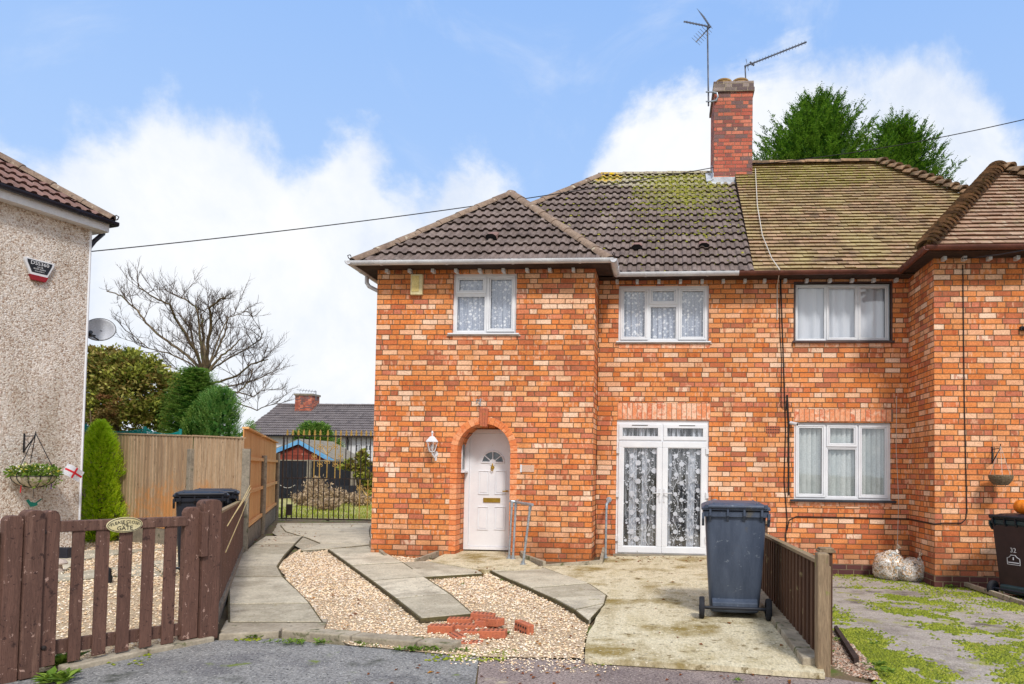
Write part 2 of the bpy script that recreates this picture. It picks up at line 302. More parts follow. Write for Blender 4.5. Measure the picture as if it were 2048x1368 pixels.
def glassmat(name, tint=(.99, .993, .995, 1), refl=.012):
    ma, t = newmat(name)
    g = t.n('ShaderNodeNewGeometry'); dt = t.n('ShaderNodeVectorMath', {0: g.outputs['Normal'], 1: g.outputs['Incoming']}, operation='DOT_PRODUCT').outputs['Value']
    fr = t.m('MULTIPLY_ADD', t.m('POWER', t.m('SUBTRACT', 1.0, t.m('ABSOLUTE', dt)), 5.0), .9, .05)   # same from both sides of the pane
    f = t.m('ADD', fr, refl, clamp=True)
    nb = t.n('ShaderNodeBump', {'Height': t.noise(pos(t), 1.5, 2), 'Distance': .002}).outputs[0]
    mx = t.n('ShaderNodeMixShader', {0: f, 1: t.n('ShaderNodeBsdfTransparent', {0: tint}).outputs[0],
                                     2: t.n('ShaderNodeBsdfGlossy', {'Roughness': .03, 'Normal': nb}).outputs[0]})
    t.n('ShaderNodeOutputMaterial', {0: mx.outputs[0]}); return ma
m_glass = glassmat('window_glass', (.99, .993, .995, 1), .12); m_glassd = glassmat('door_glass', (.99, .99, .99, 1), .02)
def sheermat(name, a, stripe=None):
    ma, t = newmat(name); p = pos(t)
    lac = t.ss(t.noise(t.n('ShaderNodeMapping', {0: p, 3: (26, 2, 2.2)}).outputs[0], 1.0, 4, .6), .40, .62)
    d = t.n('ShaderNodeBsdfDiffuse', {0: C(212, 216, 224)})
    mx = t.n('ShaderNodeMixShader', {0: t.m('MULTIPLY_ADD', lac, a, .06), 1: t.n('ShaderNodeBsdfTransparent').outputs[0], 2: d.outputs[0]})
    t.n('ShaderNodeOutputMaterial', {0: mx.outputs[0]}); return ma
m_sheer = sheermat('sheer_net', .36)
def pebbledash():
    ma, t = newmat('pebbledash'); p = pos(t)
    v = t.n('ShaderNodeTexVoronoi', {'Vector': p, 'Scale': 42}); vs = t.n('ShaderNodeSeparateColor', {0: v.outputs['Color']})
    v2 = t.n('ShaderNodeTexVoronoi', {'Vector': p, 'Scale': 75}); vs2 = t.n('ShaderNodeSeparateColor', {0: v2.outputs['Color']})
    c = t.ramp(vs.outputs[0], [C(236, 224, 212), C(246, 238, 228), C(206, 186, 168), C(240, 230, 220), C(160, 128, 106), C(250, 244, 238), C(220, 202, 186), C(104, 80, 68)], 'CONSTANT')
    c2 = t.ramp(vs2.outputs[1], [C(226, 212, 200), C(180, 156, 136), C(240, 230, 222), C(120, 96, 80)], 'CONSTANT')
    c = t.mix(.45, c, c2)
    c = t.mix(1.0, c, t.ramp(t.noise(p, 1.4, 4), [((.85, .84, .82, 1), .3), ((1.05, 1.05, 1.05, 1), .7)]), 'MULTIPLY')
    c = t.mix(1.0, c, t.ramp(t.noise(t.n('ShaderNodeMapping', {0: p, 3: (3, 3, .35)}).outputs[0], 1.0, 5, .65), [((.80, .78, .74, 1), .3), ((1.0, 1.0, 1.0, 1), .5), ((1.04, 1.04, 1.04, 1), .7)]), 'MULTIPLY')
    finish(t, c, .9, t.m('ADD', v.outputs['Distance'], v2.outputs['Distance']), -.012, spec=.2)
    return ma
m_pebd = pebbledash()
def leafmat(name, cols, namp=.35, nsc=1.5, tr=.25):
    ma, t = newmat(name); p = pos(t)
    f = t.m('ADD', t.m('MULTIPLY', attr(t), 1 - namp), t.m('MULTIPLY', t.ss(t.noise(p, nsc, 4), .3, .7), namp))
    c = t.ramp(f, cols)
    b = t.n('ShaderNodeBsdfPrincipled', {'Base Color': c, 'Roughness': .6, 'Specular IOR Level': .3})
    tl = t.n('ShaderNodeBsdfTranslucent', {0: c})
    mx = t.n('ShaderNodeMixShader', {0: tr, 1: b.outputs[0], 2: tl.outputs[0]})
    t.n('ShaderNodeOutputMaterial', {0: mx.outputs[0]}); return ma
l_gold = leafmat('golden_conifer_leaf', [C(92, 132, 8), C(190, 224, 30), C(236, 250, 84), C(160, 204, 20)], namp=.2, nsc=6, tr=.45)
l_bush = leafmat('olive_bush_leaf', [C(40, 56, 18), C(128, 140, 48), C(190, 190, 84), C(80, 100, 32), C(150, 122, 66), C(206, 204, 110), C(62, 84, 30)], namp=.2, tr=.35)
l_dgrn = leafmat('dark_conifer_leaf', [C(20, 52, 24), C(84, 134, 50), C(160, 186, 88), C(46, 92, 38)], namp=.2, tr=.35)
l_cyp = leafmat('cypress_leaf', [C(22, 62, 30), C(90, 148, 66), C(166, 200, 110), C(46, 100, 46)], namp=.2, tr=.35)
l_roof = leafmat('bright_cypress_leaf', [C(14, 40, 14), C(62, 108, 28), C(134, 176, 54), C(34, 76, 20), C(170, 196, 84)], namp=.2, tr=.25)
l_grass = leafmat('grass_blade', [C(86, 120, 24), C(140, 160, 40), C(180, 176, 80), C(110, 140, 30)])
l_weed = leafmat('weed_leaf', [C(62, 92, 30), C(104, 134, 44), C(142, 164, 60)])
l_moss = leafmat('moss_tuft', [C(104, 116, 20), C(138, 148, 28), C(80, 94, 18), C(158, 164, 48), C(120, 112, 50)], tr=.1)
l_dry = leafmat('dry_stalk', [C(150, 124, 96), C(200, 178, 148), C(176, 150, 120), C(120, 96, 72)])
l_flow = leafmat('petal_mix', [C(226, 200, 30), C(236, 224, 120), C(240, 238, 230), C(226, 180, 20)])
l_dead = leafmat('fallen_leaf', [C(150, 84, 30), C(120, 60, 24), C(196, 140, 50)])
m_bark = M('tree_bark', [C(84, 72, 54), C(130, 112, 84)], .95, 4, .9, .006, 20, over=[(C(104, 110, 70), 3, .56, .66)])
m_twig = M('bare_twig', [C(64, 52, 44), C(96, 78, 64)], .95, 4, .9, 0)
m_mossc = M('moss_sheet', [C(136, 146, 12), C(176, 184, 24), C(150, 158, 20)], .95, 12, .9, .02, 60, bright=.4)

# ------------------------------------------------------------------ mesh builder
ORIG = {}
class MB:
    def __init__(s): s.v = []; s.f = []; s.r = []
    def add(s, vs, fs, r=None):
        o = len(s.v); s.v += [tuple(v) for v in vs]
        r = rnd() if r is None else r
        for f in fs: s.f.append(tuple(i + o for i in f)); s.r.append(r)
    def box(s, x0, x1, y0, y1, z0, z1, r=None):
        vs = [(x, y, z) for x in (x0, x1) for y in (y0, y1) for z in (z0, z1)]
        s.add(vs, [(0, 1, 3, 2), (4, 6, 7, 5), (0, 4, 5, 1), (2, 3, 7, 6), (0, 2, 6, 4), (1, 5, 7, 3)], r)
    def obox(s, c, a, b, cc, r=None):   # centre and three half-axis vectors
        c, a, b, cc = map(Vector, (c, a, b, cc))
        vs = [c + a * i + b * j + cc * k for i in (-1, 1) for j in (-1, 1) for k in (-1, 1)]
        s.add(vs, [(0, 1, 3, 2), (4, 6, 7, 5), (0, 4, 5, 1), (2, 3, 7, 6), (0, 2, 6, 4), (1, 5, 7, 3)], r)
    def beam(s, p, q, w, h, r=None, up=(0, 0, 1)):
        p, q = Vector(p), Vector(q); d = (q - p) / 2; dn = d.normalized(); sd_ = dn.cross(Vector(up)).normalized(); un = sd_.cross(dn)
        s.obox((p + q) / 2, d, sd_ * w / 2, un * h / 2, r)
    def tube(s, pts, rad, n=8, r=None, cap=True):
        pts = [Vector(p) for p in pts]; rads = rad if isinstance(rad, (list, tuple)) else [rad] * len(pts)
        vs = []; ref = None
        for i, p in enumerate(pts):
            d = (pts[min(i + 1, len(pts) - 1)] - pts[max(i - 1, 0)]).normalized()
            if ref is None: ref = d.orthogonal().normalized()
            a = (ref - d * ref.dot(d))
            a = a.normalized() if a.length > 1e-6 else d.orthogonal().normalized()
            ref = a; b = d.cross(a)
            for k in range(n): th = 2 * math.pi * k / n; vs.append(p + (a * math.cos(th) + b * math.sin(th)) * rads[i])
        fs = [(i * n + k, i * n + (k + 1) % n, (i + 1) * n + (k + 1) % n, (i + 1) * n + k) for i in range(len(pts) - 1) for k in range(n)]
        if cap: fs += [tuple(range(n - 1, -1, -1)), tuple((len(pts) - 1) * n + k for k in range(n))]
        s.add(vs, fs, r)
    def lathe(s, c, prof, n=16, r=None, axis=None):
        c = Vector(c); ax = Vector(axis or (0, 0, 1)).normalized(); a = ax.orthogonal().normalized(); b = ax.cross(a)
        vs = [c + ax * z + (a * math.cos(2 * math.pi * k / n) + b * math.sin(2 * math.pi * k / n)) * rr for rr, z in prof for k in range(n)]
        fs = [(i * n + k, i * n + (k + 1) % n, (i + 1) * n + (k + 1) % n, (i + 1) * n + k) for i in range(len(prof) - 1) for k in range(n)]
        s.add(vs, fs, r)
    def prism(s, poly, d, r=None):     # 3D polygon extruded by vector d
        n = len(poly); d = Vector(d); vs = [Vector(p) for p in poly] + [Vector(p) + d for p in poly]
        fs = [tuple(range(n - 1, -1, -1)), tuple(range(n, 2 * n))] + [(i, (i + 1) % n, (i + 1) % n + n, i + n) for i in range(n)]
        s.add(vs, fs, r)
    def build(s, name, mat, parent=None, smooth=False, bevel=0):
        me = bpy.data.meshes.new(name)
        if parent is None:
            xs = [v[0] for v in s.v]; ys = [v[1] for v in s.v]; zs = [v[2] for v in s.v]
            o = Vector(((min(xs) + max(xs)) / 2, (min(ys) + max(ys)) / 2, min(zs)))
        else: o = ORIG[parent]
        me.from_pydata([(v[0] - o.x, v[1] - o.y, v[2] - o.z) for v in s.v], [], s.f); 
        a = me.attributes.new('rnd', 'FLOAT', 'FACE'); a.data.foreach_set('value', s.r)
        me.materials.append(mat)
        bm = bmesh.new(); bm.from_mesh(me)
        bmesh.ops.recalc_face_normals(bm, faces=bm.faces); bm.to_mesh(me); bm.free()
        if smooth: me.polygons.foreach_set('use_smooth', [True] * len(me.polygons)); me.set_sharp_from_angle(angle=R(40))
        ob = bpy.data.objects.new(name, me); COL.objects.link(ob)
        if parent is None: ob.location = o
        else: ob.parent = parent
        ORIG[ob] = o
        if bevel:
            b = ob.modifiers.new('bevel', 'BEVEL'); b.width = bevel; b.segments = 2; b.limit_method = 'ANGLE'; b.harden_normals = False
        return ob
def tag(o, label, cat, group=None):
    o['label'] = label; o['category'] = cat
    if group: o['group'] = group
    return o
def root(name, label, cat, loc=(0, 0, 0), group=None, local=False):
    e = bpy.data.objects.new(name, None); COL.objects.link(e); e.location = loc; e.empty_display_size = .2
    ORIG[e] = Vector((0, 0, 0)) if local else Vector(loc)
    return tag(e, label, cat, group)
def struct(o): o['kind'] = 'structure'; return o
def stuff(o, label, cat): o['kind'] = 'stuff'; return tag(o, label, cat)
def L(o, label): o['label'] = label; return o
def copy_tree(o):
    c = o.copy(); COL.objects.link(c)
    for ch in [x for x in bpy.data.objects if x.parent == o and x != c]:
        k = copy_tree(ch); k.parent = c
    return c
class Pl:   # vertical plane; s along, z up, o towards the camera
    def __init__(s, P, d):
        s.P = Vector((P[0], P[1], 0)); s.d = Vector((d[0], d[1], 0)).normalized(); s.n = Vector((s.d.y, -s.d.x, 0))
    def at(s, px, py):
        r = ray(px, py); k = (s.P - CAM).dot(s.n) / r.dot(s.n); q = CAM + r * k
        return (q - s.P).dot(s.d), q.z
    def pt(s, a, z, o=0): return s.P + s.d * a + s.n * o + Vector((0, 0, z))
    def box(s, mb, a0, a1, z0, z1, o0, o1, r=None):
        mb.obox(s.pt((a0 + a1) / 2, (z0 + z1) / 2, (o0 + o1) / 2), s.d * abs(a1 - a0) / 2, Vector((0, 0, abs(z1 - z0) / 2)), s.n * abs(o1 - o0) / 2, r)
    def rect(s, px0, py0, px1, py1):
        ym = (py0 + py1) / 2; xm = (px0 + px1) / 2
        return s.at(px0, ym)[0], s.at(px1, ym)[0], s.at(xm, py1)[1], s.at(xm, py0)[1]   # s0,s1,z0,z1

YM, YW, YB = 11.2, 10.52, 10.17
MW = Pl((0, YM), (1, 0)); WW = Pl((0, YW), (1, 0)); BW = Pl((0, YB), (1, 0))
XWL = WW.at(749, 800)[0]; XWR = WW.at(1187, 800)[0]; XBL = BW.at(1869, 850)[0]
XPARTY = 1.45; XBR = XBL + 3.5
ZE = 4.55      # eaves

# ------------------------------------------------------------------ ground
def gh(x, y):
    if x < 1.3: return 0.0
    k = max(0.0, min(1.0, (x - 1.3) / .25)); k = k * k * (3 - 2 * k)
    return -k * max(0.0, min(.215, .04 + (y - 5.0) * .034))
mb = MB()
xs = [-400, -120, -50, -25, -14, -10, -6, -3, -1, 0, .6, 1.2, 1.3, 1.36, 1.42, 1.48, 1.55, 1.8, 2.5, 4, 6, 9, 14, 30, 90, 400]
ys = [-300, -60, -10, 0, 2, 3, 4, 5, 6, 7, 8, 9, 10, 11.04, 12, 14, 18, 25, 40, 80, 200, 600]
for i in range(len(xs) - 1):
    for j in range(len(ys) - 1):
        q = [(xs[i], ys[j]), (xs[i + 1], ys[j]), (xs[i + 1], ys[j + 1]), (xs[i], ys[j + 1])]
        mb.add([(x, y, gh(x, y) - .03) for x, y in q], [(0, 1, 2, 3)], .5)
struct(mb.build('ground', m_earth))
def sheet(name, pixpoly, z, mat, zt=None, sub=None, wob=.012):
    """ground patch from its outline seen in the photo, laid at height z; zt = thickness"""
    P = [onZ(px, py, z) for px, py in pixpoly]
    Q = []
    for i, p in enumerate(P):
        q = P[(i + 1) % len(P)]; n = max(1, int((q - p).length / .25))
        for k in range(n):
            v = p.lerp(q, k / n)
            if wob and k: v = v + Vector((U(-wob, wob), U(-wob, wob), 0))
            Q.append(v)
    mb = MB(); tri = tessellate_polygon([Q])
    mb.add([(v.x, v.y, z) for v in Q], [tuple(t_) for t_ in tri], .5)
    if zt:
        n = len(Q); mb.add([(v.x, v.y, z) for v in Q] + [(v.x, v.y, z - zt) for v in Q], [(i, (i + 1) % n, (i + 1) % n + n, i + n) for i in range(n)], .3)
    return mb.build(name, mat)
m_joint = M('joint_dirt', [C(70, 60, 46), C(96, 88, 56), C(84, 72, 56)], .95, 9, .7, .004, 40)
struct(sheet('concrete_base', [(545, 1066), (612, 1104), (660, 1098), (748, 1098), (748, 1046), (556, 1046)], .012, m_conc))
# road in front
struct(sheet('road', [(-700, 1500), (-150, 1375), (150, 1340), (430, 1281), (560, 1277), (700, 1292), (900, 1306), (958, 1312), (950, 1400), (930, 1700), (700, 6000), (-2500, 6000)], -.012, m_asph))
struct(sheet('pavement', [(958, 1312), (1200, 1322), (1450, 1330), (1640, 1352), (1780, 1374), (2048, 1378), (2900, 1420), (5000, 6000), (700, 6000), (930, 1700), (950, 1400)], -.016, m_asph2))
# gravel beds
Z_G = 0.0
G1 = [(560, 1142), (600, 1100), (655, 1096), (838, 1236), (905, 1300), (1010, 1306), (900, 1290), (650, 1262), (645, 1240)]
gA = [(555, 1130), (612, 1090), (660, 1090), (770, 1110), (960, 1130), (1060, 1130), (1215, 1190), (1180, 1240), (1165, 1316), (958, 1313), (700, 1290), (640, 1262)]
struct(sheet('gravel_bed', gA, -.004, m_gravel))
gB = [(-500, 1345), (-400, 1080), (100, 1098), (180, 1072), (300, 1068), (480, 1100), (470, 1120), (434, 1190), (428, 1276), (150, 1334), (-100, 1370)]
struct(sheet('neighbour_gravel_bed', gB, -.006, m_gravel))
def scatter(name, poly, n, size, mat, lab, z=0.0, zf=None):
    P = [onZ(px, py, z) for px, py in poly]; xs_ = [p.x for p in P]; ys_ = [p.y for p in P]
    mb = MB(); c = 0
    def inside(x, y):
        r = False; j = len(P) - 1
        for i in range(len(P)):
            if (P[i].y > y) != (P[j].y > y) and x < (P[j].x - P[i].x) * (y - P[i].y) / (P[j].y - P[i].y) + P[i].x: r = not r
            j = i
        return r
    oct_f = [(0, 2, 4), (2, 1, 4), (1, 3, 4), (3, 0, 4), (2, 0, 5), (1, 2, 5), (3, 1, 5), (0, 3, 5)]
    while c < n:
        x, y = U(min(xs_), max(xs_)), U(min(ys_), max(ys_))
        if not inside(x, y): n -= .3; continue
        s_ = size * U(.55, 1.3) * (1 if y < 7 else 1.25); a = U(0, 3.14); e = U(.6, 1.0); zz = (zf(x, y) if zf else z) + U(-.2, .5) * s_
        ca, sa = math.cos(a) * s_, math.sin(a) * s_
        tl = U(-.4, .4) * s_
        mb.add([(x + ca, y + sa, zz + tl), (x - ca, y - sa, zz - tl), (x - sa * e, y + ca * e, zz), (x + sa * e, y - ca * e, zz), (x, y, zz + s_ * U(.4, .75)), (x, y, zz - s_ * .5)], oct_f)
        c += 1
    o = mb.build(name, mat); stuff(o, lab, 'gravel'); return o
scatter('gravel', gA, 31000, .0115, m_stone, 'pale gold pea gravel between the paved strips in front of the brick house')
scatter('gravel', [(-60, 1300), (-60, 1100), (100, 1098), (180, 1072), (300, 1068), (470, 1110), (428, 1276), (150, 1334)], 18000, .013, m_stone, 'pale gravel of the yard behind the brown picket gate')

# paving: slabs are separate in real life but laid flush -> one paving mesh per strip, joints modelled
def slabs(name, left, right, cuts, z, mat, th=.05, gap=.026):
    """strip between two pixel polylines cut across into slabs; cuts = list of (pixel left, pixel right)"""
    mb = MB(); jd = MB()
    for i in range(len(cuts) - 1):
        a, b = onZ(*cuts[i][0], z), onZ(*cuts[i][1], z); c, d = onZ(*cuts[i + 1][1], z), onZ(*cuts[i + 1][0], z)
        cen = (a + b + c + d) / 4
        Q_ = (a, b, c, d); q = [Q_[k_] + (Q_[(k_ + 1) % 4] - Q_[k_]).normalized() * gap * .8 + (Q_[k_ - 1] - Q_[k_]).normalized() * gap * .8 for k_ in range(4)]
        dz = U(-.006, .004)
        mb.prism([(v.x, v.y, z + dz - th) for v in q], (0, 0, th), U(.0, 1.0))
        i2 = .006; jd.prism([(v.x, v.y, z - .045) for v in [k_ + (cen - k_).normalized() * i2 for k_ in Q_]], (0, 0, .037), U(0, 1))
    struct(jd.build('path_joint', m_joint))
    o = mb.build(name, mat, bevel=.006); struct(o); return o
slabs('path', 0, 0, [((455, 1243), (648, 1243)), ((455, 1208), (622, 1206)), ((455, 1178), (594, 1177)), ((455, 1152), (567, 1152)), ((458, 1133), (556, 1132)), ((478, 1110), (572, 1108)), ((505, 1088), (592, 1086)), ((530, 1072), (606, 1072))], .04, m_conc)
slabs('path', 0, 0, [((840, 1236), (948, 1226)), ((790, 1196), (902, 1186)), ((742, 1160), (850, 1152)), ((700, 1130), (808, 1124)), ((655, 1098), (748, 1092))], .05, m_conc)
slabs('path', 0, 0, [((1176, 1240), (1178, 1238)), ((1148, 1219), (1210, 1206)), ((1105, 1196), (1215, 1189)), ((1060, 1176), (1180, 1166)), ((1020, 1159), (1130, 1149)), ((985, 1143), (1090, 1134)), ((962, 1131), (1050, 1124))], .05, m_conc)
slabs('path', 0, 0, [((832, 1154), (968, 1146)), ((812, 1138), (950, 1134)), ((790, 1124), (900, 1119))], .045, m_conc)
slabs('path', 0, 0, [((600, 1101), (655, 1097)), ((640, 1086), (748, 1088)), ((610, 1074), (742, 1074)), ((570, 1062), (740, 1062)), ((560, 1050), (742, 1050))], .03, m_conc)
slabs('path', 0, 0, [((-60, 1225), (95, 1212)), ((-60, 1170), (105, 1162)), ((0, 1125), (160, 1120)), ((100, 1108), (250, 1106)), ((190, 1100), (360, 1096))], .01, m_conc)
slabs('path', 0, 0, [((100, 1164), (104, 1150)), ((230, 1152), (220, 1134)), ((330, 1150), (300, 1122)), ((440, 1120), (400, 1108))], .012, m_conc)
# concrete apron by the front door and the parking slab
struct(sheet('apron', [(860, 1122), (905, 1100), (930, 1096), (1030, 1096), (1040, 1112), (1085, 1136), (1040, 1140), (960, 1140)], .052, m_conc2, .06))
struct(sheet('driveway', [(1070, 1140), (1085, 1130), (1205, 1128), (1212, 1112), (1530, 1112), (1530, 1190), (1640, 1320), (1650, 1347), (1440, 1331), (1170, 1316), (1178, 1262), (1216, 1192)], .03, m_conc2, .04))
# kerb stones in front of the left beds
k = MB()
kp = [(434, 1278), (560, 1272), (700, 1284), (830, 1296), (905, 1303)]
for i in range(len(kp) - 1):
    a, b = onZ(*kp[i], .0), onZ(*kp[i + 1], .0); d = (b - a).normalized(); nn = Vector((-d.y, d.x, 0))
    q = [a + d * .01, b - d * .01, b - d * .01 + nn * U(.13, .17), a + d * .01 + nn * U(.13, .17)]
    k.prism([(v.x, v.y, -.05) for v in q], (0, 0, .05 + U(.035, .05)), U(.2, .8))
a, b = onZ(430, 1276), onZ(650, 1268)
k.prism([(v.x, v.y, -.05) for v in (onZ(440, 1268), onZ(648, 1262), onZ(656, 1244), onZ(452, 1246))], (0, 0, .08), .9)
struct(k.build('kerb', m_kerb, bevel=.012))
k = MB()
for (p, q) in (((132, 1342), (300, 1305)), ((300, 1305), (432, 1279))):
    a, b = onZ(*p, 0), onZ(*q, 0); d = (b - a).normalized(); nn = Vector((-d.y, d.x, 0))
    k.prism([(v.x, v.y, -.05) for v in (a, b - d * .01, b - d * .01 + nn * .12, a + nn * .12)], (0, 0, .075), U(.2, .8))
struct(k.build('kerb', m_kerb, bevel=.01))
# neighbour's driveway, dipping towards the house
def dh(x, y): return gh(x, y)
DR = [(1668, 1140), (1700, 1142), (1860, 1146), (1860, 1160), (2110, 1230), (2400, 1300), (2400, 1385), (1900, 1385), (1745, 1368), (1668, 1300)]
mb = MB(); NX, NY = 40, 40
P0 = (1.42, 4.75); 
for i in range(NX):
    for j in range(NY):
        def g(a, b):
            y = 4.75 + (11.05 - 4.75) * b / NY; x = 1.50 + 7.5 * a / NX
            return (x, y, dh(x, y) - .012 + (-.014 if b == 0 else 0))
        mb.add([g(i, j), g(i + 1, j), g(i + 1, j + 1), g(i, j + 1)], [(0, 1, 2, 3)], .5)
struct(mb.build('neighbour_driveway', m_drive))

# ------------------------------------------------------------------ houses
def wall_face(mb, pl, outer, holes, depth=.12, o=0.0):
    loops = [outer] + holes; L3 = [[pl.pt(a, z, o) for a, z in lp] for lp in loops]
    tri = tessellate_polygon(L3); flat = [p for lp in L3 for p in lp]
    mb.add(flat, [tuple(t_) for t_ in tri], .5)
    for lp in holes:
        n = len(lp); mb.add([pl.pt(a, z, o) for a, z in lp] + [pl.pt(a, z, o - depth) for a, z in lp], [(i, (i + 1) % n, (i + 1) % n + n, i + n) for i in range(n)], .5)
def rc(r): return [(r[0], r[2]), (r[1], r[2]), (r[1], r[3]), (r[0], r[3])]
house = root('brick_house', 'orange brick house with arched porch, white front door and brown ribbed roof tiles', 'house', ((XWL + XPARTY) / 2, YM, 0))
house2 = root('brick_house', 'brick house at right with thin mossy clay roof tiles and brown gutters', 'house', (4, YM, 0))

W1 = WW.rect(905, 546, 1033, 667); W2 = MW.rect(1237, 570, 1418, 683); W3 = MW.rect(1591, 567, 1781, 682); W4 = MW.rect(1588, 845, 1783, 1000)
FD = MW.rect(1232, 840, 1417, 1113); FD = (FD[0], FD[1], .03, FD[3])
# arched opening
aL, aR = WW.at(912, 1000)[0], WW.at(1019.5, 1000)[0]; ar = (aR - aL) / 2; ac = (aL + aR) / 2; atop = WW.at(965, 847)[1]; asp = atop - ar
arch = [(aL, .0), (aR, .0)] + [(ac + ar * math.cos(th), asp + ar * math.sin(th)) for th in [math.pi * i / 16 for i in range(17)]]
DEPTH = .46
mb = MB()
wall_face(mb, WW, [(XWL, -.1), (XWR, -.1), (XWR, ZE + .12), (XWL, ZE + .12)], [rc(W1)], .12) if 0 else None
wall_face(mb, WW, [(XWL, -.1), (XWR, -.1), (XWR, ZE + .12), (XWL, ZE + .12)], [rc(W1), [(a, max(z, -.02)) for a, z in arch]], .12)
# deeper porch lining
n = len(arch); A1 = [WW.pt(a, z, -.12) for a, z in arch]; A2 = [WW.pt(a, z, -DEPTH) for a, z in arch]
fs = [(i, (i + 1) % n, (i + 1) % n + n, i + n) for i in range(1, n)]
mb.add(A1 + A2, fs, .5)
# backing behind the recess, with the door hole closed by door + frame
mb.box(XWL, XWR, YW + .47 + .1, YW + .47 + .2, -.1, ZE, .5)
# side walls
mb.add([(XWL, YW, -.1), (XWL, 17.7, -.1), (XWL, 17.7, ZE + .1), (XWL, YW, ZE + .1)], [(0, 1, 2, 3)], .5)
mb.add([(XWR, YW, -.1), (XWR, YM + .3, -.1), (XWR, YM + .3, ZE + .1), (XWR, YW, ZE + .1)], [(0, 1, 2, 3)], .5)
mb.add([(XWL, 17.7, -.1), (XPARTY, 17.7, -.1), (XPARTY, 17.7, ZE + .1), (XWL, 17.7, ZE + .1)], [(0, 1, 2, 3)], .5)
wall_face(mb, MW, [(XWR, -.1), (XPARTY, -.1), (XPARTY, ZE + .12), (XWR, ZE + .12)], [rc(W2), [(FD[0], -.02), (FD[1], -.02), (FD[1], FD[3]), (FD[0], FD[3])]], .12)
# dark rooms behind the windows
mb.build('wall', m_brick, house)
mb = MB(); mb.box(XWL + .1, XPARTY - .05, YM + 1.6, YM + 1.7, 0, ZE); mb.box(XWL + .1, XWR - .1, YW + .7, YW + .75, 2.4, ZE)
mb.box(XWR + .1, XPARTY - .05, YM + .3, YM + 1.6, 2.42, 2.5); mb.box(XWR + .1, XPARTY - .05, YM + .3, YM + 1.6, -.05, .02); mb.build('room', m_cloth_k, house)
mb = MB()
PLZ = -.058
wall_face(mb, MW, [(XPARTY, PLZ), (XBL, PLZ), (XBL, ZE + .12), (XPARTY, ZE + .12)], [rc(W3), rc(W4)], .12)
wall_face(mb, BW, [(XBL, PLZ), (XBR, PLZ), (XBR, ZE + .12), (XBL, ZE + .12)], [], .12)
mb.add([(XBL, YB, PLZ), (XBL, YM + .2, PLZ), (XBL, YM + .2, ZE + .1), (XBL, YB, ZE + .1)], [(0, 1, 2, 3)], .5)
mb.add([(XBR, YB, PLZ), (XBR, 17.7, PLZ), (XBR, 17.7, ZE + .1), (XBR, YB, ZE + .1)], [(0, 1, 2, 3)], .5)
mb.add([(XPARTY, 17.7, -.1), (XBR, 17.7, -.1), (XBR, 17.7, ZE + .1), (XPARTY, 17.7, ZE + .1)], [(0, 1, 2, 3)], .5)
mb.build('wall', m_brick, house2)
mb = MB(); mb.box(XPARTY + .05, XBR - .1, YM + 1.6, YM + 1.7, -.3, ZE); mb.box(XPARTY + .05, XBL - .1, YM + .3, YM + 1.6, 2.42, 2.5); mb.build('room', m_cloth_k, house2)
mb = MB(); mb.box(XPARTY - .2, XBL + .012, YM - .012, YM + .1, -.40, PLZ); mb.box(XBL - .012, XBR + .012, YB - .012, YM - .013, -.40, PLZ); mb.build('plinth', m_blueb, house2)

# arch ring voussoirs, keystone
mb = MB(); rin, rout = ar - .004, ar + .105; nv = 18
for i in range(nv):
    t0, t1 = math.pi * (i + .03) / nv, math.pi * (i + .97) / nv
    q = [(ac + r_ * math.cos(th), asp + r_ * math.sin(th)) for r_, th in ((rin, t0), (rout, t0), (rout, t1), (rin, t1))]
    mb.prism([WW.pt(a, z, .008) for a, z in q], -WW.n * .24)
q = [(ac + (rout - .006) * math.cos(th), asp + (rout - .006) * math.sin(th)) for th in [math.pi * i / 20 for i in range(21)]] + [(ac + (rin + .006) * math.cos(th), asp + (rin + .006) * math.sin(th)) for th in [math.pi * i / 20 for i in range(20, -1, -1)]]
z = .1
while z < asp - .02:     # bullnose jamb bricks on both sides
    for (a0, a1) in ((aL - .105, aL + .004), (aR - .004, aR + .105)):
        jl = .0 if int(z / .081) % 2 else .0
        WW.box(mb, a0, a1, z, min(z + .073, asp), -.22, .008)
    z += .081
mb.build('arch', m_vouss, house, bevel=.003)
mb = MB(); s_ = ac - .005
for k in range(3):
    u0, u1 = -.5 + k / 3 + .01, -.5 + (k + 1) / 3 - .01
    mb.prism([WW.pt(s_ + u0 * .11, atop - .05, .035), WW.pt(s_ + u1 * .11, atop - .05, .035), WW.pt(s_ + u1 * .15, atop + .235, .045), WW.pt(s_ + u0 * .15, atop + .235, .045)], -WW.n * .10, .1 + .1 * k)
mb.build('keystone', m_loose, house, bevel=.004)
# soldier courses
def soldier(parent, pl, x0, x1, z0, z1, step=.081, j=.009):
    mb = MB(); a = x0; 
    while a < x1 - .03:
        b = min(a + step, x1); pl.box(mb, a + j / 2, b - j / 2, z0 + j / 2, z1 - j / 2, -.06, .006); a = b
    mb.build('lintel', m_soldier, parent, bevel=.002)
    m2 = MB(); pl.box(m2, x0, x1, z0, z1, -.06, .0025); m2.build('mortar_bed', m_mortar, parent)
r = MW.rect(1235, 806, 1421, 839); soldier(house, MW, r[0], r[1], r[2], r[3])
r = MW.rect(1588, 818, 1786, 843); soldier(house2, MW, r[0], r[1], r[2], r[3])
for par, pl, q in ((house, WW, (905, 671, 1033, 680)), (house, MW, (1237, 688, 1420, 697)), (house2, MW, (1590, 685, 1782, 694)), (house2, MW, (1590, 1004, 1784, 1013))):
    r = pl.rect(*q); soldier(par, pl, r[0], r[1], r[2], r[3], .235)

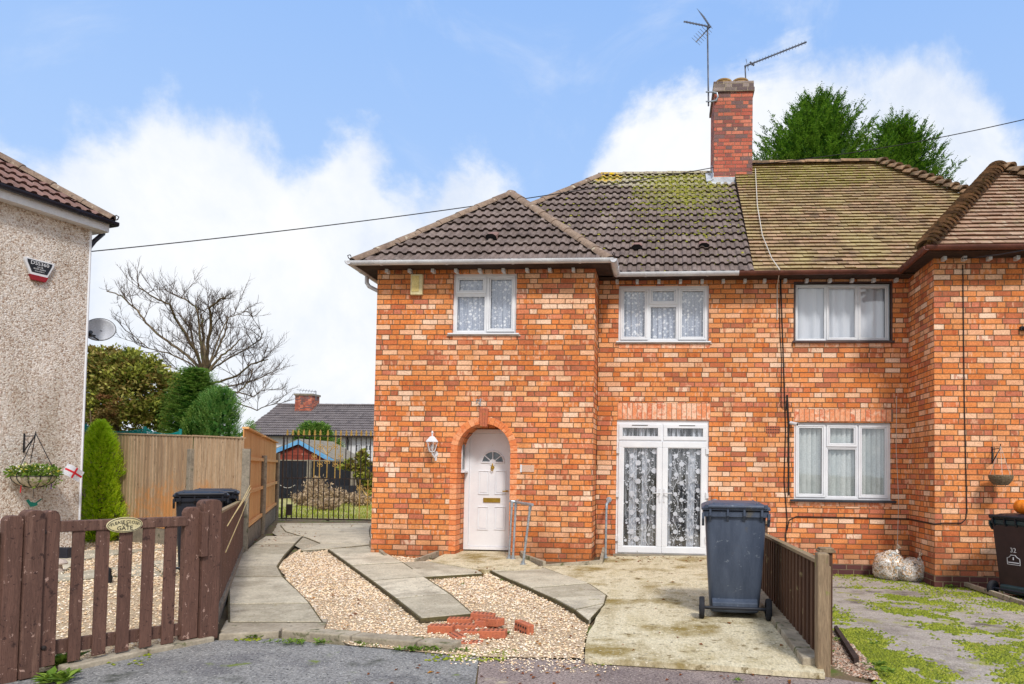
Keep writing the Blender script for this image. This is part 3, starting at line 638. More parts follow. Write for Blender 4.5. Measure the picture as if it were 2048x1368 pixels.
# windows ------------------------------------------------------------
def window(parent, pl, r, cells, mat, fr=.045, sash=.05, curtain=None, rec=-.055, outer=None, sill=None, glass=m_glass):
    """r = (s0,s1,z0,z1); cells = fractions (u0,u1,v0,v1,opening)"""
    s0, s1, z0, z1 = r; w, h = s1 - s0, z1 - z0
    mb = MB()
    def ring(a0, a1, b0, b1, t_, o0, o1):
        pl.box(mb, a0, a1, b1 - t_, b1, o0, o1, .5); pl.box(mb, a0, a1, b0, b0 + t_, o0, o1, .5)
        pl.box(mb, a0, a0 + t_, b0 + t_, b1 - t_, o0, o1, .5); pl.box(mb, a1 - t_, a1, b0 + t_, b1 - t_, o0, o1, .5)
    panes = MB()
    for (u0, u1, v0, v1, op) in cells:
        a0, a1, b0, b1 = s0 + u0 * w, s0 + u1 * w, z0 + v0 * h, z0 + v1 * h
        fa = fr if u0 == 0 else fr * .45; fb = fr if u1 == 1 else fr * .45; fc_ = fr if v0 == 0 else fr * .45; fd = fr if v1 == 1 else fr * .45
        pl.box(mb, a0, a1, b1 - fd, b1, rec - .06, rec, .4); pl.box(mb, a0, a1, b0, b0 + fc_, rec - .06, rec, .4)
        pl.box(mb, a0, a0 + fa, b0 + fc_, b1 - fd, rec - .06, rec, .4); pl.box(mb, a1 - fb, a1, b0 + fc_, b1 - fd, rec - .06, rec, .4)
        c0, c1, e0, e1 = a0 + fa, a1 - fb, b0 + fc_, b1 - fd
        if op:
            g_ = .003; ring(c0 + g_ - .012, c1 - g_ + .012, e0 + g_ - .012, e1 - g_ + .012, sash * .62, rec + .001, rec + .016)
            ring(c0 + sash * .5, c1 - sash * .5, e0 + sash * .5, e1 - sash * .5, sash * .4, rec - .02, rec + .008)
            k_ = sash * .75
        else:
            ring(c0, c1, e0, e1, .016, rec - .03, rec - .008); k_ = .012
        panes.add([pl.pt(c0 + k_, e0 + k_, rec - .026), pl.pt(c1 - k_, e0 + k_, rec - .026), pl.pt(c1 - k_, e1 - k_, rec - .026), pl.pt(c0 + k_, e1 - k_, rec - .026)], [(0, 1, 2, 3)], .5)
    fo = mb.build('window', mat, parent, bevel=.003)
    panes.build('pane', glass, fo)
    m3 = MB()      # black gasket line
    for (u0, u1, v0, v1, op) in cells:
        fa = fr if u0 == 0 else fr * .45; fb = fr if u1 == 1 else fr * .45; fc_ = fr if v0 == 0 else fr * .45; fd = fr if v1 == 1 else fr * .45
        k_ = sash * .75 if op else .012; c0, c1, e0, e1 = s0 + u0 * w + fa + k_, s0 + u1 * w - fb - k_, z0 + v0 * h + fc_ + k_, z0 + v1 * h - fd - k_; g_ = .007; oo = (rec - .022, rec - .0195)
        pl.box(m3, c0, c1, e1 - g_, e1, *oo, .2); pl.box(m3, c0, c1, e0, e0 + g_, *oo, .2); pl.box(m3, c0, c0 + g_, e0 + g_, e1 - g_, *oo, .2); pl.box(m3, c1 - g_, c1, e0 + g_, e1 - g_, *oo, .2)
    m3.build('gasket', m_black, fo)
    if outer:
        m4 = MB(); t_ = .03
        for q in ((s0 - .0, s1 + .0, z1 + .0, z1 + t_), (s0 - t_, s0, z0, z1 + t_), (s1, s1 + t_, z0, z1 + t_)): pl.box(m4, q[0], q[1], q[2], q[3], -.08, .006, .5)
        m4.build('outer_frame', outer, fo)
    if curtain == 'net':
        m5 = MB(); n = int(w / .006); ys_ = [z0 + .05, z1 - .03]; vs = []
        for i in range(n + 1):
            a = s0 + .03 + (w - .06) * i / n; o = rec - .075 + .014 * math.sin(a * 62 + 1.2 * math.sin(a * 9)) + .008 * math.sin(a * 143)
            vs += [pl.pt(a, ys_[0] + .012 * abs(math.sin(a * 40)), o), pl.pt(a, ys_[1], o)]
        m5.add(vs, [(2 * i, 2 * i + 2, 2 * i + 3, 2 * i + 1) for i in range(n)], .5)
        m5.build('net_curtain', m_curt, fo, smooth=True)
        m5 = None
    if curtain == 'blind':
        m5 = MB(); a = s0 + .06; 
        while a < s1 - .05:
            wv = .079; d = pl.d * (wv / 2) * .95 + pl.n * (wv / 2) * U(.45, .75); c = pl.pt(a + wv / 2, (z0 + z1) / 2, rec - .085)
            m5.obox(c, d, Vector((0, 0, (z1 - z0) / 2 - .04)), Vector((0, .0006, 0)), rnd()); a += wv
        m5.build('vertical_blind', m_blind, fo)
    if curtain == 'drape':
        m5 = MB()
        for (q0, q1) in ((s0 + .02, s1 - .02),):
            n = int((q1 - q0) / .01); vs = []
            for i in range(n + 1):
                a = q0 + (q1 - q0) * i / n; o = rec - .085 + .02 * math.sin(a * 34 + math.sin(a * 7) * 1.5)
                vs += [pl.pt(a, z0 + .03, o), pl.pt(a, z1 - .03, o)]
            m5.add(vs, [(2 * i, 2 * i + 2, 2 * i + 3, 2 * i + 1) for i in range(n)], .5)
        m5.build('curtain', m_plainc, fo, smooth=True)
    if sill:
        m4 = MB(); hh, ext, ma_, pr = sill
        pl.box(m4, s0 - ext, s1 + ext, z0 - hh, z0, -.08, pr, .5); m4.build('sill', ma_, fo, bevel=.004)
    return fo
window(house, WW, W1, [(0, .52, 0, .66, False), (0, .52, .66, 1, True), (.52, 1, 0, 1, True)], m_upvc, curtain='net', sill=(.022, .055, m_upvc, .05))
m4 = MB(); WW.box(m4, W1[0] - .075, W1[1] + .075, W1[2] - .045, W1[2] - .024, -.02, .02); m4.build('sub_sill', m_sill, house)
# ornament inside the wing window: small dark animal figure behind glass
window(house, MW, W2, [(0, .335, 0, 1, True), (.335, .66, 0, .66, False), (.335, .66, .66, 1, True), (.66, 1, 0, 1, True)], m_upvc, curtain='net', sill=(.022, .03, m_upvc, .05))
m4 = MB(); MW.box(m4, W2[0] - .045, W2[1] + .055, W2[2] - .04, W2[2] - .024, -.02, .02); m4.build('sub_sill', m_sill, house)
window(house2, MW, W3, [(0, .333, 0, 1, False), (.333, .667, 0, 1, True), (.667, 1, 0, 1, True)], m_upvc, fr=.035, sash=.035, curtain='drape', outer=m_brownw, sill=(.035, .05, m_brownw, .05))
window(house2, MW, W4, [(0, .337, 0, 1, True), (.337, .665, 0, .68, False), (.337, .665, .68, 1, True), (.665, 1, 0, 1, True)], m_upvc, curtain='blind', sill=(.035, .06, m_sillk, .06))

# french doors -------------------------------------------------------
def bars(mb, pl, a0, a1, b0, b1, t_, o0, o1, tb=None, tt=None):
    tb = tb or t_; tt = tt or t_
    pl.box(mb, a0, a1, b1 - tt, b1, o0, o1, .5); pl.box(mb, a0, a1, b0, b0 + tb, o0, o1, .5)
    pl.box(mb, a0, a0 + t_, b0 + tb, b1 - tt, o0, o1, .5); pl.box(mb, a1 - t_, a1, b0 + tb, b1 - tt, o0, o1, .5)
s0, s1, z0, z1 = FD; zt_ = MW.at(1325, 882)[1]; mid = (s0 + s1) / 2
mb = MB(); bars(mb, MW, s0, s1, z0, z1, .04, -.10, -.03, .02, .075)
MW.box(mb, s0 + .04, s1 - .04, zt_ - .01, zt_ + .02, -.10, -.028, .5); MW.box(mb, mid - .02, mid + .02, zt_ + .02, z1 - .075, -.10, -.03, .5)
bars(mb, MW, s0 + .035, mid - .015, zt_ + .015, z1 - .07, .062, -.08, -.012); bars(mb, MW, mid + .015, s1 - .035, zt_ + .015, z1 - .07, .062, -.08, -.012)
fdo = mb.build('french_door_frame', m_upvc, house, bevel=.004)
mb = MB(); MW.box(mb, s0 + .09, mid - .07, zt_ + .07, z1 - .125, -.06, -.054, .5); MW.box(mb, mid + .07, s1 - .09, zt_ + .07, z1 - .125, -.06, -.054, .5); mb.build('pane', m_glassd, fdo)
for a in (s0 + .38, mid + .40):
    mb = MB(); MW.box(mb, a - .13, a + .13, z1 - .093, z1 - .083, -.012, -.006, .5); mb.build('trickle_vent', m_iron, fdo)
def lace_panel(a0, a1, b0, b1, o, dens=1.0, seed=1):
    rg = random.Random(seed); m_ = MB()
    def flower(a, z, r_):
        n = 9
        m_.lathe(MW.pt(a, z, o), [(0, .001), (r_ * .62, .001)], 10, rg.random(), axis=MW.n)
        for k in range(n):
            th = 2 * math.pi * k / n + rg.random() * .3
            c = MW.pt(a + math.cos(th) * r_ * .68, z + math.sin(th) * r_ * .68, o + .0008 * (k % 2))
            m_.lathe(c, [(0, .001), (r_ * .34, .0)], 6, rg.random(), axis=MW.n)
    def curl(a, z, a2, z2, w_=.0045, turns=1):
        pts_ = []
        for i in range(14):
            f_ = i / 13; th = f_ * 4.6; rr = .034 * (1 - f_ * .75)
            pts_.append(MW.pt(a + (a2 * (rr * math.sin(th) + .012 * f_)), z + z2 * (.034 - rr * math.cos(th)), o + .002))
        m_.tube(pts_, w_ * 1.15, 4, rg.random(), cap=False)
    step = .155; z = b0 + .08; row = 0
    while z < b1 - .04:
        cnt = max(2, int((a1 - a0) / .16))
        for c_ in range(cnt):
            a = a0 + (a1 - a0) * ((c_ + .5) / cnt) + (.045 if row % 2 else -.045) + rg.uniform(-.012, .012)
            if a0 + .02 < a < a1 - .02: flower(a, z + rg.uniform(-.02, .02) + c_ * .04, rg.uniform(.036, .050) if (row + c_) % 2 else rg.uniform(.020, .034))
            for sgn in (-1, 1):
                if a0 + .04 < a + sgn * .05 < a1 - .04: curl(a + sgn * .045, z + .07, sgn, rg.choice((1, -1))); 
            for _ in range(5):
                aa = a + rg.uniform(-.08, .08)
                if a0 < aa < a1: m_.lathe(MW.pt(aa, z + rg.uniform(-.08, .08), o), [(0, .001), (rg.uniform(.007, .017), 0)], 5, .5, axis=MW.n)
        z += step; row += 1
    for vx in (0.25, .72):
        pts_ = [MW.pt(a0 + (a1 - a0) * vx + .04 * math.sin((b0 + (b1 - b0) * i / 50) * 14 + vx * 9), b0 + (b1 - b0) * i / 50, o + .001) for i in range(51)]
        m_.tube(pts_, .005, 4, .5, cap=False)
    return m_
for k_, (a0, a1) in enumerate(((s0 + .035, mid - .001), (mid + .001, s1 - .035))):
    mb = MB(); zb, ztp = z0 + .022, zt_ - .012
    lt = .082
    bars(mb, MW, a0, a1, zb, ztp, lt, -.09, -.008, .10, .095)
    bars(mb, MW, a0 + lt - .004, a1 - lt + .004, zb + .096, ztp - .091, .014, -.05, -.014)
    door = mb.build('french_door', m_upvc, house, bevel=.006)
    mb = MB(); MW.box(mb, a0 + lt, a1 - lt, zb + .1, ztp - .095, -.055, -.049, .5); mb.build('pane', m_glassd, door)
    mb = MB(); hx = a1 - .035 if k_ == 0 else a0 + .035; sg = -1 if k_ == 0 else 1
    MW.box(mb, hx - .013, hx + .013, .88, 1.10, -.008, .004, .5); mb.tube([MW.pt(hx, 1.03, 0), MW.pt(hx, 1.03, .04), MW.pt(hx + sg * .12, 1.03, .045)], .009, 8)
    mb.build('handle', m_white, door)
    hx = a0 - .012 if k_ == 0 else a1 + .012
    for zz in (.28, 1.0, 1.72):
        mb = MB(); MW.box(mb, hx - .022, hx + .022, zz - .045, zz + .045, -.032, .006, .5); mb.tube([MW.pt(hx - sg * .02, zz - .05, .004), MW.pt(hx - sg * .02, zz + .05, .004)], .009, 8); mb.build('hinge', m_white, door)
    lace_panel(a0 + lt + .006, a1 - lt - .006, zb + .11, ztp - .1, -.07, seed=3 + k_).build('lace_curtain', m_lace, door)
    m5 = MB()
    for (q0, q1, amp) in ((a0 + lt, a1 - lt, .014),):
        n = 60; vs = []
        for i in range(n + 1):
            a = q0 + (q1 - q0) * i / n; o = -.095 + amp * math.sin(a * 70 + math.sin(a * 11) * 2)
            vs += [MW.pt(a, zb + .1, o), MW.pt(a, ztp - .09, o)]
        m5.add(vs, [(2 * i, 2 * i + 2, 2 * i + 3, 2 * i + 1) for i in range(n)], .5)
    m5.build('sheer_curtain', m_sheer, door, smooth=True)
    m5 = MB()    # gathered folds
    for (q0, q1) in (((a0 + .17, a0 + .30), (a0 + .38, a0 + .47)) if k_ == 0 else ((a0 + .115, a0 + .16), (a0 + .43, a0 + .55))):
        n = 14; vs = []
        for i in range(n + 1):
            a = q0 + (q1 - q0) * i / n; o = -.118 + .01 * math.sin(i * 1.9)
            vs += [MW.pt(a + (.03 if k_ else 0) * (0 - 1), zb + .1, o), MW.pt(a, ztp - .09, o)]
        m5.add(vs, [(2 * i, 2 * i + 2, 2 * i + 3, 2 * i + 1) for i in range(n)], .5)
    m5.build('curtain_fold', m_plainc, door, smooth=True)
m5 = MB(); n = 150; vs = []
for i in range(n + 1):
    a = s0 + .09 + (s1 - s0 - .18) * i / n; o = -.085 + .010 * math.sin(a * 110 + math.sin(a * 17) * 2); vs += [MW.pt(a, zt_ + .05, o), MW.pt(a, z1 - .11, o)]
m5.add(vs, [(2 * i, 2 * i + 2, 2 * i + 3, 2 * i + 1) for i in range(n)], .5); m5.build('lace_curtain', sheermat('toplight_net', .75), fdo, smooth=True)
mb = MB(); MW.box(mb, s0 - .03, s1 + .05, -.02, .028, -.12, .05); mb.build('threshold', m_kerb, house)

# front door in the porch --------------------------------------------
DP = Pl((0, YW + .44), (1, 0))
d0, d1 = DP.at(928, 1000)[0], aR + .03; dz0, dz1 = .085, DP.at(970, 861)[1]
mb = MB(); bars(mb, DP, d0, d1, dz0 - .01, dz1 + .02, .075, -.08, .0, .05, .07); mb_frame = mb
dfr = mb.build('door_frame', m_upvc, house, bevel=.005)
mb = MB(); DP.box(mb, aL - .1, d0, 0, atop + .1, -.08, -.01); DP.box(mb, aL - .1, aR + .1, dz1 + .02, atop + .1, -.08, -.02); mb.build('porch_lining', m_brick, house)
mb = MB(); p0, p1 = d0 + .077, d1 - .077; q0_, q1_ = dz0 + .042, dz1 - .052
DP.box(mb, p0, p1, q0_, q1_, -.06, -.022, .5)
def panelmould(a0, a1, b0, b1, t_=.014):
    bars(mb, DP, a0, a1, b0, b1, t_, -.022, -.010); DP.box(mb, a0 + .03, a1 - .03, b0 + .03, b1 - .03, -.022, -.013, .5)
def dpx(px, py): return DP.at(px, py)
def dr(x0, y0, x1, y1): return DP.rect(x0, y0, x1, y1)
for q in ((956, 941, 978, 989), (989, 941, 1011, 989), (954, 1013, 976, 1060), (988, 1013, 1010, 1060)): rr = dr(*q); panelmould(*rr)
fc0 = DP.at(985, 925); fr_ = .185
arcp = [(fc0[0] + fr_ * math.cos(th), fc0[1] + .0 + fr_ * math.sin(th)) for th in [math.pi * i / 20 for i in range(21)]]
mb.tube([DP.pt(a, z, -.016) for a, z in arcp] + [DP.pt(fc0[0] + fr_, fc0[1], -.016)], .014, 6, .5)
mb.tube([DP.pt(fc0[0] - fr_, fc0[1], -.016), DP.pt(fc0[0] + fr_, fc0[1], -.016)], .014, 6, .5)
fdoor = mb.build('front_door', m_upvc, house, bevel=.004)
mb = MB(); mb.add([DP.pt(a, z, -.019) for a, z in arcp], [tuple(range(21))], .5)
fl = mb.build('fanlight', M('dark_door_glass', [C(52, 58, 60), C(110, 118, 120)], .08, 14, 1, 0, spec=.9), fdoor)
mb = MB()
for th in (R(38), R(70), R(90) * 1.0, R(110), R(142)):
    if abs(th - R(90)) < .01: continue
for th in (R(40), R(90), R(140)):
    mb.beam(DP.pt(fc0[0] + .05 * math.cos(th), fc0[1] + .05 * math.sin(th), -.014), DP.pt(fc0[0] + fr_ * math.cos(th), fc0[1] + fr_ * math.sin(th), -.014), .012, .012, .5, up=(0, 1, 0))
mb.lathe(DP.pt(fc0[0], fc0[1], -.018), [(.055, 0), (.055, .008), (.03, .01), (0, .01)], 20, .5, axis=DP.n)
mb.build('glazing_bar', m_upvc, fdoor)
mb = MB(); kx, kz = DP.at(984.5, 935)
mb.lathe(DP.pt(kx, kz, -.02), [(.0, .03), (.018, .026), (.03, .01), (.032, 0)], 14, .5, axis=DP.n); mb.tube([DP.pt(kx, kz + .06, -.015), DP.pt(kx, kz + .03, .0)], .012, 8)
mb.tube([DP.pt(kx + .02 * math.cos(a), kz - .02 + .034 * math.sin(a), .012) for a in [math.pi + math.pi * i / 8 for i in range(9)]], .007, 6); mb.build('knocker', m_brass, fdoor, smooth=True)
mb = MB(); rr = dr(966, 996, 1000, 1005); bars(mb, DP, *rr, .012, -.022, -.008); DP.box(mb, rr[0] + .012, rr[1] - .012, rr[2] + .012, rr[3] - .012, -.022, -.014, .9); mb.build('letter_box', m_brass, fdoor)
mb = MB(); hx, hz = DP.at(1015, 982); mb.tube([DP.pt(hx, hz, -.02), DP.pt(hx, hz, .02), DP.pt(hx - .02, hz, .03)], .014, 8); mb.tube([DP.pt(hx, hz, .025), DP.pt(hx - .075, hz - .005, .028)], .011, 8); mb.build('handle', m_brass, fdoor)
# small window in the left cheek of the porch
CP = Pl((aL, 0), (0, 1))
CP.n = Vector((1, 0, 0))
mb = MB(); zz0, zz1 = DP.at(925, 942)[1], asp + .25
mb.box(aL - .02, aL + .012, YW + .25, YW + .41, zz0, zz1, .5); cw = mb.build('porch_window', m_upvc, house, bevel=.003)
mb = MB(); mb.box(aL + .0121, aL + .016, YW + .27, YW + .375, zz0 + .03, zz1 - .03, .5); mb.build('pane', bpy.data.materials['dark_door_glass'], cw)
mb = MB(); mb.box(aL - .02, aL + .06, YW + .23, YW + .43, zz0 - .025, zz0, .5); mb.build('sill', m_upvc, cw)
# air bricks
def airbrick(parent, pl, q, mat):
    s0_, s1_, a_, b_ = pl.rect(*q); mb = MB(); pl.box(mb, s0_, s1_, a_, b_, -.03, .006, .5)
    nx_, nz_ = 8, 3
    m2 = MB()
    for i in range(nx_):
        for j in range(nz_):
            cx_, cz_ = s0_ + (s1_ - s0_) * (i + .5) / nx_, a_ + (b_ - a_) * (j + .5) / nz_; pl.box(m2, cx_ - .008, cx_ + .008, cz_ - .011, cz_ + .011, .0061, .0075, .2)
    o = mb.build('air_brick', mat, parent); m2.build('vent_hole', m_black, o)
airbrick(house, MW, (1532, 852, 1559, 867), m_loose) if MW.at(1545, 860)[0] < XPARTY else airbrick(house2, MW, (1532, 852, 1559, 867), m_loose)
airbrick(house2, MW, (1697, 1130, 1724, 1146), m_iron)
airbrick(house2, BW, (1967, 1152, 1992, 1176), m_iron)

# roofs --------------------------------------------------------------
def clip(ob, planes):
    me = ob.data; bm = bmesh.new(); bm.from_mesh(me); o = ORIG[ob]
    for co, no in planes:
        g_ = bm.verts[:] + bm.edges[:] + bm.faces[:]
        bmesh.ops.bisect_plane(bm, geom=g_, plane_co=Vector(co) - o, plane_no=Vector(no), clear_outer=True, clear_inner=False, dist=1e-5)
    bm.to_mesh(me); bm.free()
def tiles(name, parent, O, Ud, Vd, u0, u1, vlen, mat, kind='roman', course=.30, planes=(), back=True):
    O, Ud, Vd = Vector(O), Vector(Ud).normalized(), Vector(Vd).normalized(); N = Ud.cross(Vd).normalized()
    if N.z < 0: N = -N
    mb = MB(); nc = int(vlen / course) + 1
    if kind == 'roman':
        w = .15; sub = (0, .18, .32, .5, .68, .82); hp = (0.0, .0, .026, .032, .026, .0)
        nt = int((u1 - u0) / w) + 1
        for k_ in range(nc):
            v0, v1 = k_ * course, (k_ + 1) * course + .03
            for j in range(nt):
                rr = rnd() if j % 2 == 0 else rr
                us = [u0 + (j + s_) * w for s_ in sub] + [u0 + (j + 1) * w]; hs = list(hp) + [0.0]
                jit = U(-.003, .003); n = len(us); vs = []
                for a, h in zip(us, hs): vs.append(O + Ud * a + Vd * v0 + N * (h + .046 + jit))
                for a, h in zip(us, hs): vs.append(O + Ud * a + Vd * v1 + N * (h + .002))
                for a, h in zip(us, hs): vs.append(O + Ud * a + Vd * (v0 + .05) + N * (h * .6 - .006))
                mb.add(vs, [(i, i + 1, n + i + 1, n + i) for i in range(n - 1)] + [(2 * n + i, 2 * n + i + 1, i + 1, i) for i in range(n - 1)], min(1, max(0, rr + U(-.1, .1))))
    else:
        w = .17
        for k_ in range(nc):
            v0, v1 = k_ * course, (k_ + 1) * course + .02; off = (k_ % 2) * .5 + U(-.05, .05)
            for j in range(-1, int((u1 - u0) / w) + 1):
                a0, a1 = u0 + (j + off) * w + .002, u0 + (j + 1 + off) * w - .002; t_ = .030 + U(-.003, .009); jj = U(-.008, .004)
                vs = [O + Ud * a0 + Vd * (v0 + jj) + N * t_, O + Ud * a1 + Vd * (v0 + jj) + N * (t_ + U(-.003, .003)), O + Ud * a1 + Vd * v1 + N * .0, O + Ud * a0 + Vd * v1 + N * .0, O + Ud * a0 + Vd * (v0 + jj + .03) - N * .004, O + Ud * a1 + Vd * (v0 + jj + .03) - N * .004]
                mb.add(vs, [(0, 1, 2, 3), (4, 5, 1, 0)])
    if back:
        mb.add([O + Ud * u0 - N * .02, O + Ud * u1 - N * .02, O + Ud * u1 + Vd * vlen - N * .02, O + Ud * u0 + Vd * vlen - N * .02], [(0, 1, 2, 3)], .0)
    ob = mb.build(name, mat, parent); clip(ob, planes); return ob
SL = .90; cs, sn = math.cos(math.atan(SL)), math.sin(math.atan(SL))
YE = YM - .30; EX0 = XWL - .27
ridgeY = 14.37; ridgeZ = ZE + SL * (ridgeY - YE); run = ridgeY - YE
# main front slope (left house). hip plane at left: x - EX0 >= y - YE
EXm = EX0
hipn = (-1, 1, 0)
roof = tiles('roof', house, (0, YE, ZE), (1, 0, 0), (0, cs, sn), EXm, XPARTY, run / cs, m_tilec, planes=[((EXm, YE, 0), hipn), ((XPARTY, 0, 0), (1, 0, 0)), ((0, ridgeY, 0), (0, 1, 0))])
# left slope and back slope
tiles('roof_side', house, (EXm, 0, ZE), (0, 1, 0), (cs, 0, sn), YE - .1, 2 * ridgeY - YE, run / cs, m_tilec, planes=[((EXm, YE, 0), (1, -1, 0)), ((EXm, 2 * ridgeY - YE, 0), (1, 1, 0)), ((EXm + run, 0, 0), (1, 0, 0))])
mb = MB(); yb = 2 * ridgeY - YE
mb.add([(EXm, yb, ZE), (XPARTY, yb, ZE), (XPARTY, ridgeY, ridgeZ), (EXm + run, ridgeY, ridgeZ)], [(0, 1, 2, 3)], .5); mb.build('roof_back', m_tilec, house)
mb = MB(); nmo = 0
while nmo < 2600:
    kk = random.randint(0, 15); v_ = kk * .30 + (U(-.01, .03) if rnd() < .6 else U(0, .30)); x = U(EXm + 1.0, XPARTY - .03); w_ = max(0, 1 - abs(x - .42) / 1.15) * max(0, min(1, (v_ - 2.1) / 1.5)) * (.55 + .45 * math.sin(x * 7 + kk)) + .012 + (.05 if x > -.6 and v_ > 1.2 else 0) + (.25 if v_ > 4.25 else 0)
    if v_ > run / cs - .02 or x - EXm < v_ * cs + .1 or rnd() > w_: continue
    o_ = Vector((x, YE, ZE)) + Vector((0, cs, sn)) * v_ + Vector((0, -sn, cs)) * (.03 + .02 * max(0, math.sin((x - EXm) / .15 * 6.283 - .9))); s_ = U(.010, .034); nmo += 1
    q = [o_ + Vector((math.cos(k_ * 1.0472) * s_ * U(.7, 1.2), math.sin(k_ * 1.0472) * s_ * U(.5, 1.0) * cs, math.sin(k_ * 1.0472) * s_ * .7 * sn)) for k_ in range(6)]; mb.add(q + [o_ + Vector((0, -sn, cs)) * s_ * .8], [(k_, (k_ + 1) % 6, 6) for k_ in range(6)])
mm_ = mb.build('roof_moss', leafmat('roof_moss_green', [C(96, 104, 30), C(150, 152, 40), C(120, 124, 34), C(178, 172, 70), C(110, 96, 50)], tr=.05), house); mm_['kind'] = 'stuff'
# wing roof
WYE = YW - .30; WX0, WX1 = XWL - .27, XWR + .27; WZ = ZE; hw = (WX1 - WX0) / 2; wxm = (WX0 + WX1) / 2
SW = .93; cw_, sw_ = math.cos(math.atan(SW)), math.sin(math.atan(SW))
wr = tiles('wing_roof', house, (0, WYE, WZ), (1, 0, 0), (0, cw_, sw_), WX0, WX1, hw / cw_, m_tilec, planes=[((WX0, WYE, 0), (-1, 1, 0)), ((WX1, WYE, 0), (1, 1, 0))], course=.285)
tiles('wing_roof_side', house, (WX0, 0, WZ), (0, 1, 0), (cw_, 0, sw_), WYE, 14.0, hw / cw_, m_tilec, planes=[((WX0, WYE, 0), (1, -1, 0)), ((wxm, 0, 0), (1, 0, 0)), ((0, WYE + hw + 1.2, 0), (0, 1, 0))], course=.285)
tiles('wing_roof_side', house, (WX1, 0, WZ), (0, 1, 0), (-cw_, 0, sw_), WYE, 14.0, hw / cw_, m_tilec, planes=[((WX1, WYE, 0), (-1, -1, 0)), ((wxm, 0, 0), (-1, 0, 0)), ((0, WYE + hw + 1.2, 0), (0, 1, 0))], course=.285)
def hipline(name, parent, p, q, mat, r_=.105, seg=.42, n=10, kind='round', bed=True):
    p, q = Vector(p), Vector(q); d = (q - p); Ln = d.length; d.normalize(); nseg = max(1, int(Ln / seg)); sd_ = d.cross(Vector((0, 0, 1))).normalized(); un = sd_.cross(d)
    mb = MB()
    for i in range(nseg):
        a, b = p + d * (Ln * i / nseg), p + d * (Ln * (i + 1) / nseg + .02); vs = []
        ra, rb = (r_ * 1.06, r_ * .97) if kind == 'round' else (r_ * 1.15, r_ * .7)
        if kind != 'round': lift = .035
        else: lift = .004
        jx = U(-.004, .004)
        for (c, rr, lf) in ((a, ra, lift), (b, rb, 0)):
            for k_ in range(n + 1):
                th = math.pi * (k_ / n) ; vs.append(c + sd_ * math.cos(th) * rr + un * (math.sin(th) * rr * .8 + lf - .02 + jx))
        for (c, rr, lf) in ((a + d * .004, ra * .86, lift),):
            for k_ in range(n + 1):
                th = math.pi * (k_ / n); vs.append(c + sd_ * math.cos(th) * rr + un * (math.sin(th) * rr * .8 * .9 + lf - .03 + jx))
        m_ = n + 1
        mb.add(vs, [(k_, k_ + 1, m_ + k_ + 1, m_ + k_) for k_ in range(n)] + [(2 * m_ + k_, 2 * m_ + k_ + 1, k_ + 1, k_) for k_ in range(n)])
    o = mb.build(name, mat, parent, smooth=True)
    return o
wap = (wxm, WYE + hw, WZ + SW * hw)
H = Vector((0, 0, .03))
hipline('hip_tile', house, Vector((WX0, WYE, WZ)) + H, Vector(wap) + H, m_ridge)
hipline('hip_tile', house, Vector((WX1, WYE, WZ)) + H, Vector(wap) + H, m_ridge)
hipline('ridge_tile', house, Vector(wap) + H, Vector((wxm, WYE + hw + 1.2, wap[2])) + H, m_ridge)
hipline('hip_tile', house, Vector((EXm, YE, ZE)) + H, Vector((EXm + run, ridgeY, ridgeZ)) + H, m_ridge)
hipline('hip_tile', house, Vector((EXm, yb, ZE)) + H, Vector((EXm + run, ridgeY, ridgeZ)) + H, m_ridge)
hipline('ridge_tile', house, Vector((EXm + run, ridgeY, ridgeZ)) + H, Vector((XPARTY, ridgeY, ridgeZ)) + H, m_tilec, r_=.1)
# right house roof
SR = .955; cr_, sr_ = math.cos(math.atan(SR)), math.sin(math.atan(SR)); rz2 = ZE + SR * run
BX0 = XBL - .22; BYE = YB - .32; bw = 1.93; bxm = BX0 + bw; SB = 1.03; cb_, sb_ = math.cos(math.atan(SB)), math.sin(math.atan(SB)); BZ = ZE + .03
ridgeR = onY(1752, 325, ridgeY).x; hipR = ridgeR + run
tiles('roof', house2, (0, YE, ZE), (1, 0, 0), (0, cr_, sr_), XPARTY, hipR, run / cr_, m_tilep, 'plain', .132, planes=[((XPARTY, 0, 0), (-1, 0, 0)), ((hipR, YE, 0), (1, 1, 0)), ((0, ridgeY, 0), (0, 1, 0))])
mb = MB(); mb.add([(hipR, yb, ZE), (XPARTY, yb, ZE), (XPARTY, ridgeY, rz2), (ridgeR, ridgeY, rz2)], [(0, 1, 2, 3)], .5); mb.add([(hipR, yb, ZE), (hipR, YE, ZE), (ridgeR, ridgeY, rz2)], [(0, 1, 2)], .5); mb.build('roof_back', m_tilep, house2)
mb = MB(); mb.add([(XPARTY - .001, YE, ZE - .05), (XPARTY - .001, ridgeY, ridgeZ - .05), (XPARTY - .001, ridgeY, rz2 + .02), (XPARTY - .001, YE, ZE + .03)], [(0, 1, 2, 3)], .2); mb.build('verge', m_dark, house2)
hipline('ridge_tile', house2, Vector((XPARTY, ridgeY, rz2)) + H, Vector((ridgeR, ridgeY, rz2)) + H, m_ridgep, r_=.11, seg=.33)
hipline('hip_tile', house2, Vector((hipR, YE, ZE)) + H, Vector((ridgeR, ridgeY, rz2)) + H, m_ridgep, r_=.15, seg=.19, kind='bonnet')
tiles('bay_roof', house2, (0, BYE, BZ), (1, 0, 0), (0, cb_, sb_), BX0, BX0 + 2 * bw, bw / cb_, m_tilep2, 'plain', .125, planes=[((BX0, BYE, 0), (-1, 1, 0)), ((BX0 + 2 * bw, BYE, 0), (1, 1, 0))])
